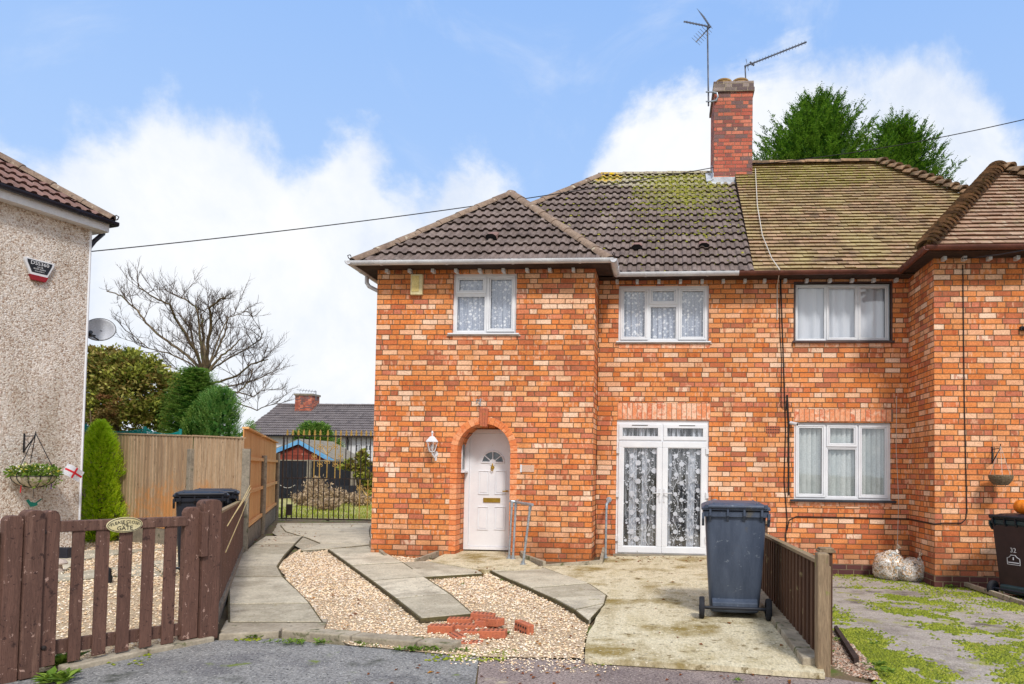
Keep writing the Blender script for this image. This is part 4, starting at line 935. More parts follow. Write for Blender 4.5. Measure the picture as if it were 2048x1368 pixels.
tiles('bay_roof_side', house2, (BX0, 0, BZ), (0, 1, 0), (cb_, 0, sb_), BYE, 13.4, bw / cb_, m_tilep, 'plain', .125, planes=[((BX0, BYE, 0), (1, -1, 0)), ((bxm, 0, 0), (1, 0, 0)), ((0, BYE + bw + 1.0, 0), (0, 1, 0))])
tiles('bay_roof_side', house2, (BX0 + 2 * bw, 0, BZ), (0, 1, 0), (-cb_, 0, sb_), BYE, 13.4, bw / cb_, m_tilep, 'plain', .125, planes=[((BX0 + 2 * bw, BYE, 0), (-1, -1, 0)), ((bxm, 0, 0), (-1, 0, 0)), ((0, BYE + bw + 1.0, 0), (0, 1, 0))])
bap = Vector((bxm, BYE + bw, BZ + SB * bw))
hipline('hip_tile', house2, Vector((BX0, BYE, BZ)) + H, bap + H, m_ridgep, r_=.15, seg=.125, kind='bonnet')
hipline('hip_tile', house2, Vector((BX0 + 2 * bw, BYE, BZ)) + H, bap + H, m_ridgep, r_=.15, seg=.19, kind='bonnet')
hipline('ridge_tile', house2, bap + H, bap + H + Vector((0, 1.0, 0)), m_ridgep, r_=.13, seg=.33)
# soffit boards, rafter ends
def rafters(parent, xs_, y, z, ymax):
    for x in xs_:
        mb = MB(); mb.box(x - .024, x + .024, y, ymax, z - .055, z, .5); mb.build('rafter_end', m_white, parent)
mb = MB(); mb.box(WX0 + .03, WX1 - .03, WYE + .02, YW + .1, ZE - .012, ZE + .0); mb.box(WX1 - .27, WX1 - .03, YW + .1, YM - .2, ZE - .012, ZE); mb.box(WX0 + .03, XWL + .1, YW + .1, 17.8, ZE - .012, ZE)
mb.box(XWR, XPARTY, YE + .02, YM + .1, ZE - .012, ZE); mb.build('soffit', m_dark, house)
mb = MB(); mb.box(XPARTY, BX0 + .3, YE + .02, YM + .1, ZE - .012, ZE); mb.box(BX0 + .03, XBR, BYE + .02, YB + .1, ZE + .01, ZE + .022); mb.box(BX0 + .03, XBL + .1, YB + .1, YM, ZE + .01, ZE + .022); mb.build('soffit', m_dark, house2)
rafters(house, [WW.at(x, 537)[0] for x in (778, 823, 869, 915, 962, 1009, 1056, 1101, 1148)], YW - .10, ZE - .02, YW + .05)
rafters(house, [MW.at(x, 555)[0] for x in (1235, 1275, 1318, 1361, 1404, 1446)], YM - .10, ZE - .02, YM + .05)
rafters(house2, [MW.at(x, 555)[0] for x in (1489, 1528, 1569, 1612, 1658, 1702, 1745, 1790)], YM - .10, ZE - .02, YM + .05)
rafters(house2, [BW.at(x, 520)[0] for x in (1885, 1925, 1975, 2030, 2080)], YB - .10, ZE + .005, YB + .05)
def gutter(parent, p, q, mat, r_=.058, capends=True, clips=.9, drop=.0):
    p, q = Vector(p), Vector(q); d = (q - p).normalized(); sd_ = d.cross(Vector((0, 0, 1))).normalized(); n = 10; mb = MB(); up_ = Vector((0, 0, 1))
    prof = [sd_ * (-math.cos(math.pi * k_ / n)) * r_ + up_ * (-math.sin(math.pi * k_ / n) * r_ * 1.05) for k_ in range(n + 1)]
    prof2 = [v * .93 for v in prof][::-1]
    pr = prof + prof2; m_ = len(pr)
    mb.add([p + v for v in pr] + [q + v for v in pr], [(i, (i + 1) % m_, (i + 1) % m_ + m_, i + m_) for i in range(m_)] + [tuple(range(m_)), tuple(range(2 * m_ - 1, m_ - 1, -1))], .6)
    # face board strip so that it reads as the pale front band
    for c, s_ in ((p, 1), (q, -1)):
        if capends: mb.add([c + v for v in prof], [tuple(range(n + 1))], .5)
    Ln = (q - p).length; kk = max(1, int(Ln / clips))
    for i in range(kk):
        c = p + d * (Ln * (i + .5) / kk)
        pr3 = [v * 1.1 for v in prof] + [v * 1.005 for v in prof][::-1]; 
        mb.add([c - d * .016 + v for v in pr3] + [c + d * .016 + v for v in pr3], [(i_, (i_ + 1) % m_, (i_ + 1) % m_ + m_, i_ + m_) for i_ in range(m_)] + [tuple(range(m_)), tuple(range(2 * m_ - 1, m_ - 1, -1))], .2)
    return mb.build('gutter', mat, parent)
GZ = ZE + .03
gutter(house, (WX0 - .05, WYE - .03, GZ), (WX1 + .04, WYE - .03, GZ + .012), m_gutw)
gutter(house, (WX1 + .04, WYE - .08, GZ), (WX1 + .04, YE + .0, GZ - .01), m_gutw)
gutter(house, (WX1 + .01, YE - .03, GZ - .01), (XPARTY - .25, YE - .03, GZ), m_gutw)
gutter(house, (WX0 - .04, WYE - .08, GZ), (WX0 - .04, 17.9, GZ), m_gutw)
gutter(house2, (XPARTY - .25, YE - .03, GZ), (BX0 + .0, YE - .03, GZ + .01), m_gutb)
gutter(house2, (BX0 - .02, YE + .0, GZ + .01), (BX0 - .02, BYE - .06, GZ + .03), m_gutb, clips=.5)
gutter(house2, (BX0 - .04, BYE - .03, GZ + .04), (BX0 + 2 * bw, BYE - .03, GZ + .05), m_gutb)
mb = MB(); xg = WX0 - .04
mb.tube([(xg, YW + .3, GZ - .05), (xg, YW + .3, GZ - .16), (xg + .04, YW + .3, GZ - .22), (XWL - .07, YW + .3, GZ - .32), (XWL - .05, YW + .3, GZ - .42), (XWL - .05, YW + .3, GZ - .5)], .034, 10); 
mb.tube([(XWL - .05, YW + .3, GZ - .5), (XWL - .05, YW + .6, .1)], .034, 10) if 0 else None
mb.build('downpipe', m_gutw, house, smooth=True)
# vent tiles on roof
for (px, py, pl_) in ((983, 483, 'w'), (1274, 503, 'm'), (1408, 500, 'm')):
    ye, sl = (WYE, SW) if pl_ == 'w' else (YE, SL)
    d = ray(px, py); k_ = (ZE - CAMZ - sl * ye) / (d.z - sl * d.y); q = CAM + d * k_
    c_, s__ = math.cos(math.atan(sl)), math.sin(math.atan(sl)); V_ = Vector((0, c_, s__)); N_ = Vector((0, -s__, c_)); mb = MB()
    pr = [(-.10, 0), (-.085, .07), (-.04, .10), (.04, .10), (.085, .07), (.10, 0)]
    vs = [q + Vector((a, 0, 0)) + N_ * (b + .03) for a, b in pr] + [q + V_ * .26 + Vector((a * .8, 0, 0)) + N_ * (b * .2 + .03) for a, b in pr]
    mb.add(vs, [(i, i + 1, i + 7, i + 6) for i in range(5)], .5)
    vo = mb.build('vent_tile', m_tilel, house)
    mb = MB(); mb.add([q + V_ * .02 + Vector((a * .9, 0, 0)) + N_ * (b * .9 + .03) for a, b in pr], [(0, 1, 2, 3, 4, 5)], .5); mb.build('vent_opening', m_black, vo)

# chimney ------------------------------------------------------------
cx0 = onY(1428, 280, 13.95).x; cx1 = onY(1505, 280, 13.95).x; cy0, cy1 = 13.95, 14.95; ctz = onY(1465, 184, 13.95).z; ctt = onY(1465, 163, 13.95).z
mb = MB(); mb.box(cx0, cx1, cy0, cy1, 6.0, ctz - .0); ch = mb.build('chimney', m_brick2, house)
mb = MB(); mb.box(cx0 - .035, cx1 + .035, cy0 - .035, cy1 + .035, ctz, ctz + .085); mb.box(cx0 - .02, cx1 + .02, cy0 - .02, cy1 + .02, ctz + .087, ctt); mb.build('oversailing_course', brick_mat('weathered_grey_brick', h=.08, L=.235, cols=[C(128, 116, 112), C(156, 142, 136), C(110, 96, 96), C(150, 120, 108)], mort=C(190, 176, 150), patch=0), ch, bevel=.006)
zb = ZE + SL * (cy0 - YE)
mb = MB(); mb.box(cx0 - .03, cx1 + .05, cy0 - .03, cy0 + .02, zb - .12, zb + .14); 
mb.prism([(cx0 - .14, cy0 - .06, zb - .02), (cx1 + .14, cy0 - .06, zb - .02), (cx1 + .10, cy0 - .01, zb + .08), (cx0 - .10, cy0 - .01, zb + .08)], (0, .01, .012))
mb.prism([(cx0 - .016, cy0 - .02, zb - .05), (cx0 - .016, ridgeY, ridgeZ + .0), (cx0 - .016, ridgeY, ridgeZ + .22), (cx0 - .016, cy0 - .02, zb + .22)], (.014, 0, 0))
mb.prism([(cx0 - .15, cy0 - .03, zb + .05), (cx0 - .15, ridgeY, ridgeZ + .07), (cx0 - .0, ridgeY, ridgeZ + .09), (cx0 - .0, cy0 - .03, zb + .08)], (0, 0, .012)); mb.build('flashing', m_lead, ch)
for px in (1447, 1480):
    c = onY(px, 160, cy0 + .30); mb = MB(); mb.lathe((c.x, cy0 + .22, ctt - .05), [(.16, 0), (.16, .12), (.172, .13), (.172, .16), (.14, .165), (.14, .0)], 18); mb.build('chimney_pot', m_pot, ch, smooth=True)

# ------------------------------------------------------------------ left pebbledashed house
lc = onY(171, 700, 10.2); LX, LY = lc.x, 10.2
fdv = Vector((-.29, -1, 0)).normalized(); inn = Vector((-1, .29, 0)).normalized()
lh = root('pebbledash_house', 'cream pebbledash house at the left edge with hipped brown roof and black gutter', 'house', (LX, LY, 0))
LP = Pl((LX, LY), -fdv); LP.n = -inn
def lpt(a, b, z): return Vector((LX, LY, 0)) + fdv * a + inn * b + Vector((0, 0, z))
LZ = LP.at(171, 462)[1]
mb = MB(); q = [lpt(0, 0, -.1), lpt(6.5, 0, -.1), lpt(6.5, 6, -.1), lpt(0, 6, -.1)]; mb.prism(q, (0, 0, LZ + .18), .5); mb.build('wall', m_pebd, lh)
mb = MB(); mb.tube([lpt(-.012, .012, .0), lpt(-.012, .012, LZ + .06)], .022, 6, .5); mb.build('corner_bead', m_upvc, lh)
# roof
oh = .20; SLH = .72; cl, sl_ = math.cos(math.atan(SLH)), math.sin(math.atan(SLH)); EZ = LZ + .21
E0 = lpt(-oh, -oh, EZ)
hp_ = (fdv + inn)      # plan direction of hip
vd = (inn * cl + Vector((0, 0, sl_))); vd2 = (fdv * cl + Vector((0, 0, sl_)))
hn = (inn - fdv)       # normal of the vertical plane through the hip
tiles('roof', lh, E0, fdv, vd, 0, 6.8, 3.3 / cl, m_tilel, planes=[(E0, hn)], course=.31)
tiles('roof_side', lh, E0, inn, vd2, 0, 6.6, 3.3 / cl, m_tilel, planes=[(E0, -hn)], course=.31)
hipline('hip_tile', lh, E0 + H, E0 + hp_ * 3.3 + Vector((0, 0, SLH * 3.3)) + H, m_ridge, r_=.125, seg=.42)
mb = MB(); 
for (a, b, c, d) in ((-oh + .03, 6.5, -oh + .02, -oh + .045),): 
    mb.prism([lpt(a, c, EZ - .17), lpt(b, c, EZ - .17), lpt(b, d, EZ - .17), lpt(a, d, EZ - .17)], (0, 0, .15), .5)
mb.prism([lpt(-oh + .02, -oh + .046, EZ - .17), lpt(-oh + .045, -oh + .046, EZ - .17), lpt(-oh + .045, 6, EZ - .17), lpt(-oh + .02, 6, EZ - .17)], (0, 0, .15), .5)
mb.build('fascia', m_white, lh)
mb = MB(); mb.prism([lpt(-oh + .046, -oh + .047, EZ - .168), lpt(6.5, -oh + .047, EZ - .168), lpt(6.5, -.001, EZ - .168), lpt(-oh + .046, -.001, EZ - .168)], (0, 0, .012), .5); 
mb.prism([lpt(-oh + .046, -.0, EZ - .168), lpt(-.001, -.0, EZ - .168), lpt(-.001, 6, EZ - .168), lpt(-oh + .046, 6, EZ - .168)], (0, 0, .012), .5); mb.build('soffit', m_white, lh)
gutter(lh, lpt(-oh - .05, -oh - .04, EZ - .0), lpt(6.5, -oh - .04, EZ + .02), m_gutk, clips=1.1)
gutter(lh, lpt(-oh - .045, -oh - .02, EZ - .0), lpt(-oh - .045, 6, EZ - .0), m_gutk)
mb = MB(); g0 = lpt(-oh - .045, .08, EZ - .04); mb.tube([g0, g0 - Vector((0, 0, .1)), lpt(-.12, .08, EZ - .3), lpt(-.06, .10, EZ - .42)], .034, 10); mb.tube([lpt(-.06, .4, EZ - .5), lpt(-.06, .4, .1)], .034, 10) if 0 else None
mb.build('downpipe', m_gutk, lh, smooth=True)
mb = MB(); e = E0 + H; d_ = -hp_.normalized(); mb.tube([e + d_ * x + Vector((0, 0, z)) for x, z in ((-.1, .0), (.02, .0), (.07, .03), (.085, .075), (.05, .095), (.03, .07))], .009, 6); mb.build('hip_iron', m_iron, lh)
for par, e, d_ in ((house, Vector((WX0, WYE, WZ)) + H, Vector((-1, -1, 0)).normalized()), (house, Vector((WX1, WYE, WZ)) + H, Vector((1, -1, 0)).normalized())):
    mb = MB(); mb.tube([e + d_ * x + Vector((0, 0, z)) for x, z in ((-.1, .0), (.02, .02), (.07, .05), (.085, .085), (.05, .105), (.03, .08))], .008, 6); mb.build('hip_iron', m_iron, par)

def textmesh(s_, size, loc, xd, zd, parent, mat, name='lettering', arc=None, depth=.0015):
    """raised lettering; arc = radius to bend the line upward"""
    cu = bpy.data.curves.new('t', 'FONT'); cu.body = s_; cu.size = size; cu.extrude = depth; cu.align_x = 'CENTER'; cu.align_y = 'CENTER'; cu.resolution_u = 2
    to = bpy.data.objects.new('t', cu); COL.objects.link(to); bpy.context.view_layer.update()
    me = to.evaluated_get(bpy.context.evaluated_depsgraph_get()).to_mesh(); mb = MB()
    xd, zd = Vector(xd).normalized(), Vector(zd).normalized(); nn = xd.cross(zd)
    vs = []
    for v in me.vertices:
        x, y = v.co.x, v.co.y
        if arc: th = x / arc; x, y = (arc + y) * math.sin(th), (arc + y) * math.cos(th) - arc
        vs.append(Vector(loc) + xd * x + zd * y + nn * v.co.z)
    mb.add(vs, [tuple(p.vertices) for p in me.polygons], .5)
    bpy.data.objects.remove(to); bpy.data.curves.remove(cu)
    return mb.build(name, mat, parent)
# alarm box on the pebbledash
a0, zc = LP.at(75, 541); c = LP.pt(a0, zc, 0); xd = LP.d; n_ = LP.n
ab = root('alarm_box', 'red, white and black burglar alarm box lettered DSS360 on the pebbledash wall', 'alarm box', tuple(c))
def hexa(w0, w1, zt, zm, zb_, wb):  # top width, mid width, bottom width
    return [(-w0, zt), (w0, zt), (w1, zm), (wb, zb_), (-wb, zb_), (-w1, zm)]
def lpoly(mb, pl, a0, z0, poly, o0, o1, r=.5): mb.prism([pl.pt(a0 + a, z0 + b, o0) for a, b in poly], pl.n * (o1 - o0), r)
mb = MB(); lpoly(mb, LP, a0, zc, [(-.20, .15), (.20, .15), (.195, .10), (.09, -.14), (-.09, -.14), (-.195, .10)], 0, .05); mb.build('cover', m_white, ab, bevel=.008)
mb = MB(); lpoly(mb, LP, a0, zc, [(-.122, -.085), (.122, -.085), (.088, -.165), (-.088, -.165)], -.0, .055); mb.build('base_cover', m_red, ab, bevel=.006)
mb = MB(); lpoly(mb, LP, a0, zc, [(-.165, .13), (.165, .13), (.16, .09), (.10, -.05), (-.10, -.05), (-.16, .09)], .05, .053); mb.build('label_plate', m_black, ab)
textmesh('DSS360', .078, LP.pt(a0, zc + .09, .0545), xd, (0, 0, 1), ab, m_white); textmesh('.co.uk', .036, LP.pt(a0, zc + .042, .0545), xd, (0, 0, 1), ab, m_white); textmesh('01509 266261', .028, LP.pt(a0, zc + .008, .0545), xd, (0, 0, 1), ab, m_white); textmesh('0116 2740111', .022, LP.pt(a0, zc - .025, .0545), xd, (0, 0, 1), ab, m_white)
# satellite dish beyond the corner
c = onY(199, 659, LY + .55); D0 = c
sdh = root('satellite_dish', 'grey satellite dish fixed behind the corner of the pebbledash house', 'satellite dish', tuple(c))
ax = (Vector((.25, -1, .1))).normalized(); ra_ = ax.cross(Vector((0, 0, 1))).normalized(); ub = ra_.cross(ax).normalized() * -1
if ub.z < 0: ub = -ub
mb = MB(); vs = []; NR, NA = 7, 28
for i in range(NR + 1):
    for k_ in range(NA):
        th = 2 * math.pi * k_ / NA; rr = i / NR; vs.append(c + ra_ * math.cos(th) * rr * .245 + ub * math.sin(th) * rr * .19 - ax * (.06 * (1 - rr * rr)))
fs = [(i * NA + k_, i * NA + (k_ + 1) % NA, (i + 1) * NA + (k_ + 1) % NA, (i + 1) * NA + k_) for i in range(NR) for k_ in range(NA)]
mb.add(vs, fs, .5); dd = mb.build('dish', M('dish_grey', [C(196, 200, 210), C(214, 218, 226)], .5, 5, 1, 0), sdh, smooth=True); sm = dd.modifiers.new('solid', 'SOLIDIFY'); sm.thickness = .006
mb = MB(); mb.tube([c + ra_ * math.cos(2 * math.pi * k_ / 28) * .247 + ub * math.sin(2 * math.pi * k_ / 28) * .192 for k_ in range(29)], .006, 6, .5); mb.build('rim', m_iron, sdh)
mb = MB(); p_ = c - ub * .18; q_ = c + ax * .28 - ub * .16; mb.tube([p_, q_], .012, 6); mb.tube([q_ - ub * .0, q_ + ub * .05 - ax * .05], .03, 10); mb.build('receiver_arm', m_black, sdh)
mb = MB(); w_ = lpt(0, .55, c.z); mb.tube([w_ + Vector((-.05, .02, -.1)), c - ax * .12 - ub * .1, c - ax * .06], .02, 8); mb.box(*sorted((w_.x - .03, w_.x + .03)), w_.y - .06, w_.y + .06, c.z - .2, c.z + .02); mb.build('wall_mount', m_black, sdh)

# hanging baskets ----------------------------------------------------
def bracket(pl, a, z, w, h, label, side=1):
    o = root('basket_bracket', label, 'bracket', tuple(pl.pt(a, z, 0)))
    # projects from the wall, drawn as wall bar, arm and diagonal
    ext = Vector(pl.n) * w
    mb = MB(); P_ = pl.pt(a, z, .008); mb.beam(P_ + Vector((0, 0, 0)), P_ - Vector((0, 0, h)), .018, .012, .5, up=pl.n); mb.build('wall_bar', m_black, o)
    mb = MB(); T = P_ + ext - Vector((0, 0, .0)); mb.tube([P_ - Vector((0, 0, .04)), P_ + ext * .95 - Vector((0, 0, .035)), T, T + Vector((0, 0, .03))], .007, 6, .5); mb.build('arm', m_black, o)
    mb = MB(); mb.tube([P_ - Vector((0, 0, h * .95)), P_ + ext * .9 - Vector((0, 0, .05))], .009, 6, .5); mb.build('diagonal_brace', m_black, o)
    return T
a0, z0 = LP.at(48, 867); hk = bracket(LP, a0, z0, .26, .28, 'black iron bracket on the pebbledash wall holding the flowering basket')
bc = hk - Vector((0, 0, .62)); BR = .27
hb = root('hanging_basket', 'hanging basket of yellow and white flowers on the pebbledash wall', 'hanging basket', tuple(bc - Vector((0, 0, .2))))
mb = MB()
for k_ in range(12):
    th = 2 * math.pi * k_ / 12; mb.tube([bc + Vector((math.cos(th) * BR * math.cos(f), math.sin(th) * BR * math.cos(f), -.17 * math.sin(f))) for f in [math.pi / 2 * i / 7 for i in range(8)]], .005, 5, .5)
mb.tube([bc + Vector((math.cos(2 * math.pi * k_ / 24) * BR, math.sin(2 * math.pi * k_ / 24) * BR, 0)) for k_ in range(25)], .006, 5, .5)
mb.build('wire_frame', m_black, hb)
mb = MB(); mb.lathe(bc, [(BR * .97 * math.cos(f), -.165 * math.sin(f)) for f in [math.pi / 2 * i / 8 for i in range(9)]] + [(0, -.165)], 24, .5); mb.build('liner', M('mossy_liner', [C(160, 148, 120), C(206, 196, 176), C(110, 112, 60)], .9, 14, 1, .003), hb, smooth=True)
def leaves(mb, c, rad, n, sz, flat=0, shell=.35, elong=1.6, droop=0, updir=.3):
    c = Vector(c); rad = Vector(rad) if not isinstance(rad, (int, float)) else Vector((rad,) * 3)
    for _ in range(n):
        while True:
            d = Vector((U(-1, 1), U(-1, 1), U(-1, 1)))
            if .05 < d.length < 1: break
        d.normalize(); rr = (shell + (1 - shell) * rnd() ** .5)
        p = c + Vector((d.x * rad.x, d.y * rad.y, d.z * rad.z)) * rr
        a = (d * .8 + Vector((U(-1, 1), U(-1, 1), U(-1, 1) + updir - droop))).normalized(); b = a.cross(Vector((U(-1, 1), U(-1, 1), U(-1, 1)))).normalized()
        s_ = sz * U(.6, 1.4); 
        mb.add([p - b * s_ * .1, p + a * s_ * elong * .5 + b * s_ * .32, p + a * s_ * elong, p + a * s_ * elong * .5 - b * s_ * .32], [(0, 1, 2, 3)])
mb = MB(); leaves(mb, bc + Vector((0, 0, .05)), (BR * 1.12, BR * 1.12, .09), 900, .04, shell=.3); leaves(mb, bc + Vector((.1, 0, -.08)), (BR, BR * .9, .09), 160, .03); mb.build('foliage', l_weed, hb)
mb = MB(); leaves(mb, bc + Vector((0, 0, .075)), (BR * 1.1, BR * 1.1, .085), 330, .034, shell=.6, elong=1.0); mb.build('flowers', l_flow, hb)
for k_ in range(3):
    th = 2 * math.pi * k_ / 3 + .5; mb = MB(); mb.tube([hk, bc + Vector((math.cos(th) * BR, math.sin(th) * BR, 0))], .006, 5, .5); mb.build('chain', m_black, hb)
for px, col_, ln in ((21, m_redc, .22), (29, M('purple_ribbon', [C(96, 60, 150), C(120, 80, 170)], .7, 5, 1, 0), .13), (74, m_whitec, .2), (82, bpy.data.materials['purple_ribbon'], .18)):
    p_ = LP.pt(LP.at(px, 950)[0], bc.z - .02, (bc - LP.pt(0, 0, 0)).dot(LP.n) * .9); mb = MB(); mb.tube([p_, p_ - Vector((0, 0, ln * .5)) + Vector((.008, 0, 0)), p_ - Vector((0, 0, ln))], .007, 5, .5); mb.build('ribbon', col_, hb)
mb = MB(); mb.tube([bc - Vector((0, 0, .16)), bc - Vector((0, 0, .33))], .004, 5); mb.build('hook_wire', m_black, hb)
# bird ornament and flag
bo = bc - Vector((0, 0, .39)); xr = RT
mb = MB(); bp = [(-.09, .03), (-.06, .045), (-.03, .01), (.03, .0), (.10, .045), (.13, .05), (.08, .015), (.05, -.005), (.06, -.03), (.02, -.045), (-.03, -.05), (-.06, -.01)]
mb.prism([bo + LP.d * a + Vector((0, 0, b * 1.2)) for a, b in bp], LP.n * .008, .5); tag(mb.build('bird_ornament', M('green_metal', [C(8, 90, 78), C(16, 108, 92)], .5, 4, 1, 0)), 'flat green bird ornament hanging under the flower basket', 'ornament')
fa = LP.at(105, 940)[0]; fo_ = (bc - LP.pt(0, 0, 0)).dot(LP.n) + .02; fz0 = bc.z + .11
flg = root('flag', 'small white flag with a red cross stuck in the flower basket', 'flag', tuple(LP.pt(fa, fz0 - .1, fo_)))
def flagpt(u, v, o=0): # u along, v across
    a = R(-28); x = u * math.cos(a) - v * math.sin(a); z = u * math.sin(a) + v * math.cos(a); return LP.pt(fa + x, fz0 + z, fo_ + .02 * math.sin(u * 16) + o)
def fl_patch(u0, u1, v0, v1, o, mat, nm, par):
    mb = MB(); n = 10; vs = []
    for i in range(n + 1): u = u0 + (u1 - u0) * i / n; vs += [flagpt(u, v0, o), flagpt(u, v1, o), flagpt(u, v0, o - .002), flagpt(u, v1, o - .002)]
    fs = []
    for i in range(n): b_ = 4 * i; fs += [(b_, b_ + 4, b_ + 5, b_ + 1), (b_ + 2, b_ + 3, b_ + 7, b_ + 6), (b_, b_ + 2, b_ + 6, b_ + 4), (b_ + 1, b_ + 5, b_ + 7, b_ + 3)]
    mb.add(vs, fs, .5); return mb.build(nm, mat, par)
fl_patch(0, .28, -.085, .085, 0, m_whitec, 'cloth', flg); fl_patch(.0, .28, -.014, .014, .003, m_redc, 'red_cross', flg); fl_patch(.125, .155, -.085, .085, .0035, m_redc, 'red_cross', flg)
mb = MB(); mb.tube([flagpt(0, .1), flagpt(-.0, -.16) - Vector((0.03, 0, 0.02))], .004, 5, .5); mb.build('stick', m_white, flg)
# right-hand empty basket
a0, z0 = BW.at(1984, 893); hk = bracket(BW, a0, z0, .24, .24, 'black iron bracket on the right brick bay holding the empty wicker basket')
bc = hk - Vector((0, 0, .42)); br2 = .15
hb2 = root('hanging_basket', 'small empty brown wicker basket hanging on the right brick bay', 'hanging basket', tuple(bc - Vector((0, 0, .15))))
mb = MB()
for i in range(7):
    f = i / 7; rr = br2 * math.cos(f * 1.1); mb.tube([bc + Vector((math.cos(2 * math.pi * k_ / 20) * rr, math.sin(2 * math.pi * k_ / 20) * rr, -.14 * f + .006 * (k_ % 2))) for k_ in range(21)], .013, 6)
mb.lathe(bc, [(br2 * .93, 0), (br2 * .7, -.09), (br2 * .4, -.13), (0, -.135)], 16, .2); mb.build('wicker_bowl', m_wick, hb2)
for k_ in range(3):
    th = 2 * math.pi * k_ / 3 + .2; mb = MB(); mb.tube([hk, bc + Vector((math.cos(th) * br2, math.sin(th) * br2, 0))], .003, 4, .5); mb.build('chain', m_cablew, hb2)

# ------------------------------------------------------------------ fences and gates
def boards(mb, pl, s0, s1, z0, ztop, o, step=.105, th=.014, lap=.012):
    a = s0
    while a < s1 - .02:
        b = min(a + step + lap, s1); zt = (ztop(a) if callable(ztop) else ztop) + U(-.008, .008); zbm = z0(a) if callable(z0) else z0
        c = pl.pt((a + b) / 2, (zbm + zt) / 2, o); tw = pl.n * U(.004, .010)
        mb.obox(c, pl.d * (b - a) / 2 + tw, Vector((0, 0, (zt - zbm) / 2)), pl.n * th / 2); a += step
def fpost(parent, pl, s_, z0, z1, w, o, mat, name='post', cap=None, top=0):
    mb = MB(); pl.box(mb, s_ - w / 2, s_ + w / 2, z0, z1, o - w / 2, o + w / 2)
    if top: mb.prism([pl.pt(s_ - w / 2, z1, o - w / 2), pl.pt(s_ + w / 2, z1, o - w / 2), pl.pt(s_ + w / 2, z1, o + w / 2), pl.pt(s_ - w / 2, z1, o + w / 2)], (0, 0, .03))
    p_ = mb.build(name, mat, parent, bevel=.008)
    if cap: 
        m2 = MB(); pl.box(m2, s_ - w * .72, s_ + w * .72, z1, z1 + .02, o - w * .72, o + w * .72); m2.prism([pl.pt(s_ + a * w * .6, z1 + .02, o + b * w * .6) for a, b in ((-1, -1), (1, -1), (1, 1), (-1, 1))], (0, 0, .015)); m2.build('post_cap', cap, p_, bevel=.004)
    return p_
# back fence
CP0 = onZ(484, 1106); p_far = onY(172, 868, 12.35)
d_ = Vector((CP0.x - p_far.x, CP0.y - 12.35, 0)); FLEN = d_.length
BF = Pl((p_far.x, 12.35), d_); BF.n = Vector((d_.y, -d_.x, 0)).normalized()
bf = root('panel_fence', 'grey weathered close-board fence behind the neighbour yard, stained orange low down', 'fence', tuple(BF.pt(FLEN / 2, 0)))
sp = BF.at(384, 950)[0]; zl = BF.at(200, 868)[1]; zr = BF.at(470, 876)[1]
def ztl(a, p0=BF.at(200, 867), p1=BF.at(378, 873)): return p0[1] + (p1[1] - p0[1]) * (a - p0[0]) / (p1[0] - p0[0])
def ztr(a, p0=BF.at(392, 873), p1=BF.at(480, 877)): return p0[1] + (p1[1] - p0[1]) * (a - p0[0]) / (p1[0] - p0[0])
for (a, b, zf_) in ((-1.3, sp - .01, ztl), (sp + .01, FLEN - .03, ztr)):
    mb = MB(); boards(mb, BF, a, b, .28, zf_, 0, .098); mb.build('fence_panel', m_greyf, bf)
    mb = MB(); mb.beam(BF.pt(a, zf_(a) + .014, 0), BF.pt(b, zf_(b) + .014, 0), .05, .022); mb.build('capping_rail', m_greyf, bf)
    mb = MB(); BF.box(mb, a, b, -.02, .27, -.02, .02); mb.build('gravel_board', m_cpost, bf)
fpost(bf, BF, sp, 0, BF.at(384, 898)[1], .10, .02, m_cpost)
# orange side fence to the iron gate
q = onZ(550, 1037); SFd = Vector((q.x - CP0.x, q.y - CP0.y, 0)); SLEN = SFd.length
SF = Pl((CP0.x, CP0.y), SFd); SF.n = Vector((SFd.y, -SFd.x, 0)).normalized()
sf = root('panel_fence', 'orange timber panel fence on concrete posts beside the left paved path', 'fence', tuple(SF.pt(SLEN / 2, 0)))
cuts = [0.0] + [SF.at(x, 1000)[0] for x in (523,)] + [SLEN]
for i in range(len(cuts) - 1):
    a, b = cuts[i] + .06, cuts[i + 1] - .06
    zt0, zt1 = 2.0, 2.02
    mb = MB(); boards(mb, SF, a, b, .33, 1.97, -.03, .11); mb.build('fence_panel', m_orangef, sf)
    for zz in (.36, .92, 1.48): mb = MB(); SF.box(mb, a, b, zz, zz + .06, -.02, .03); mb.build('rail', m_orangef, sf)
    mb = MB(); SF.box(mb, a, b, 1.985, 2.015, -.06, .035); mb.build('capping_rail', m_orangef, sf)
    mb = MB(); SF.box(mb, a, b, -.02, .32, -.04, .01); mb.build('gravel_board', m_cpost, sf)
for a, zt in ((0, 1.66), (cuts[1], 1.6), (SLEN, 1.72)): fpost(sf, SF, a, -.05, zt, .115, .02, m_cpost)
# low brown fence from concrete post to the picket gate
GR = onZ(417, 1276); GL = onZ(92, 1343)
LFd = Vector((CP0.x - GR.x, CP0.y - GR.y, 0)); LLEN = LFd.length; LF = Pl((GR.x, GR.y), LFd); LF.n = Vector((LFd.y, -LFd.x, 0)).normalized()
lf = root('low_fence', 'low dark brown boarded fence between the picket gate and the concrete post', 'fence', tuple(LF.pt(LLEN / 2, 0)))
mb = MB(); boards(mb, LF, .12, LLEN - .12, .12, lambda a: .97 - .13 * a / LLEN, 0, .11); mb.build('fence_panel', m_brownp, lf)
mb = MB(); mb.beam(LF.pt(.1, .985, 0), LF.pt(LLEN - .1, .855, 0), .05, .022); mb.build('capping_rail', m_postw, lf)
mb = MB(); LF.box(mb, .1, LLEN - .1, -.02, .11, -.03, .03); mb.build('gravel_board', m_cpost, lf)
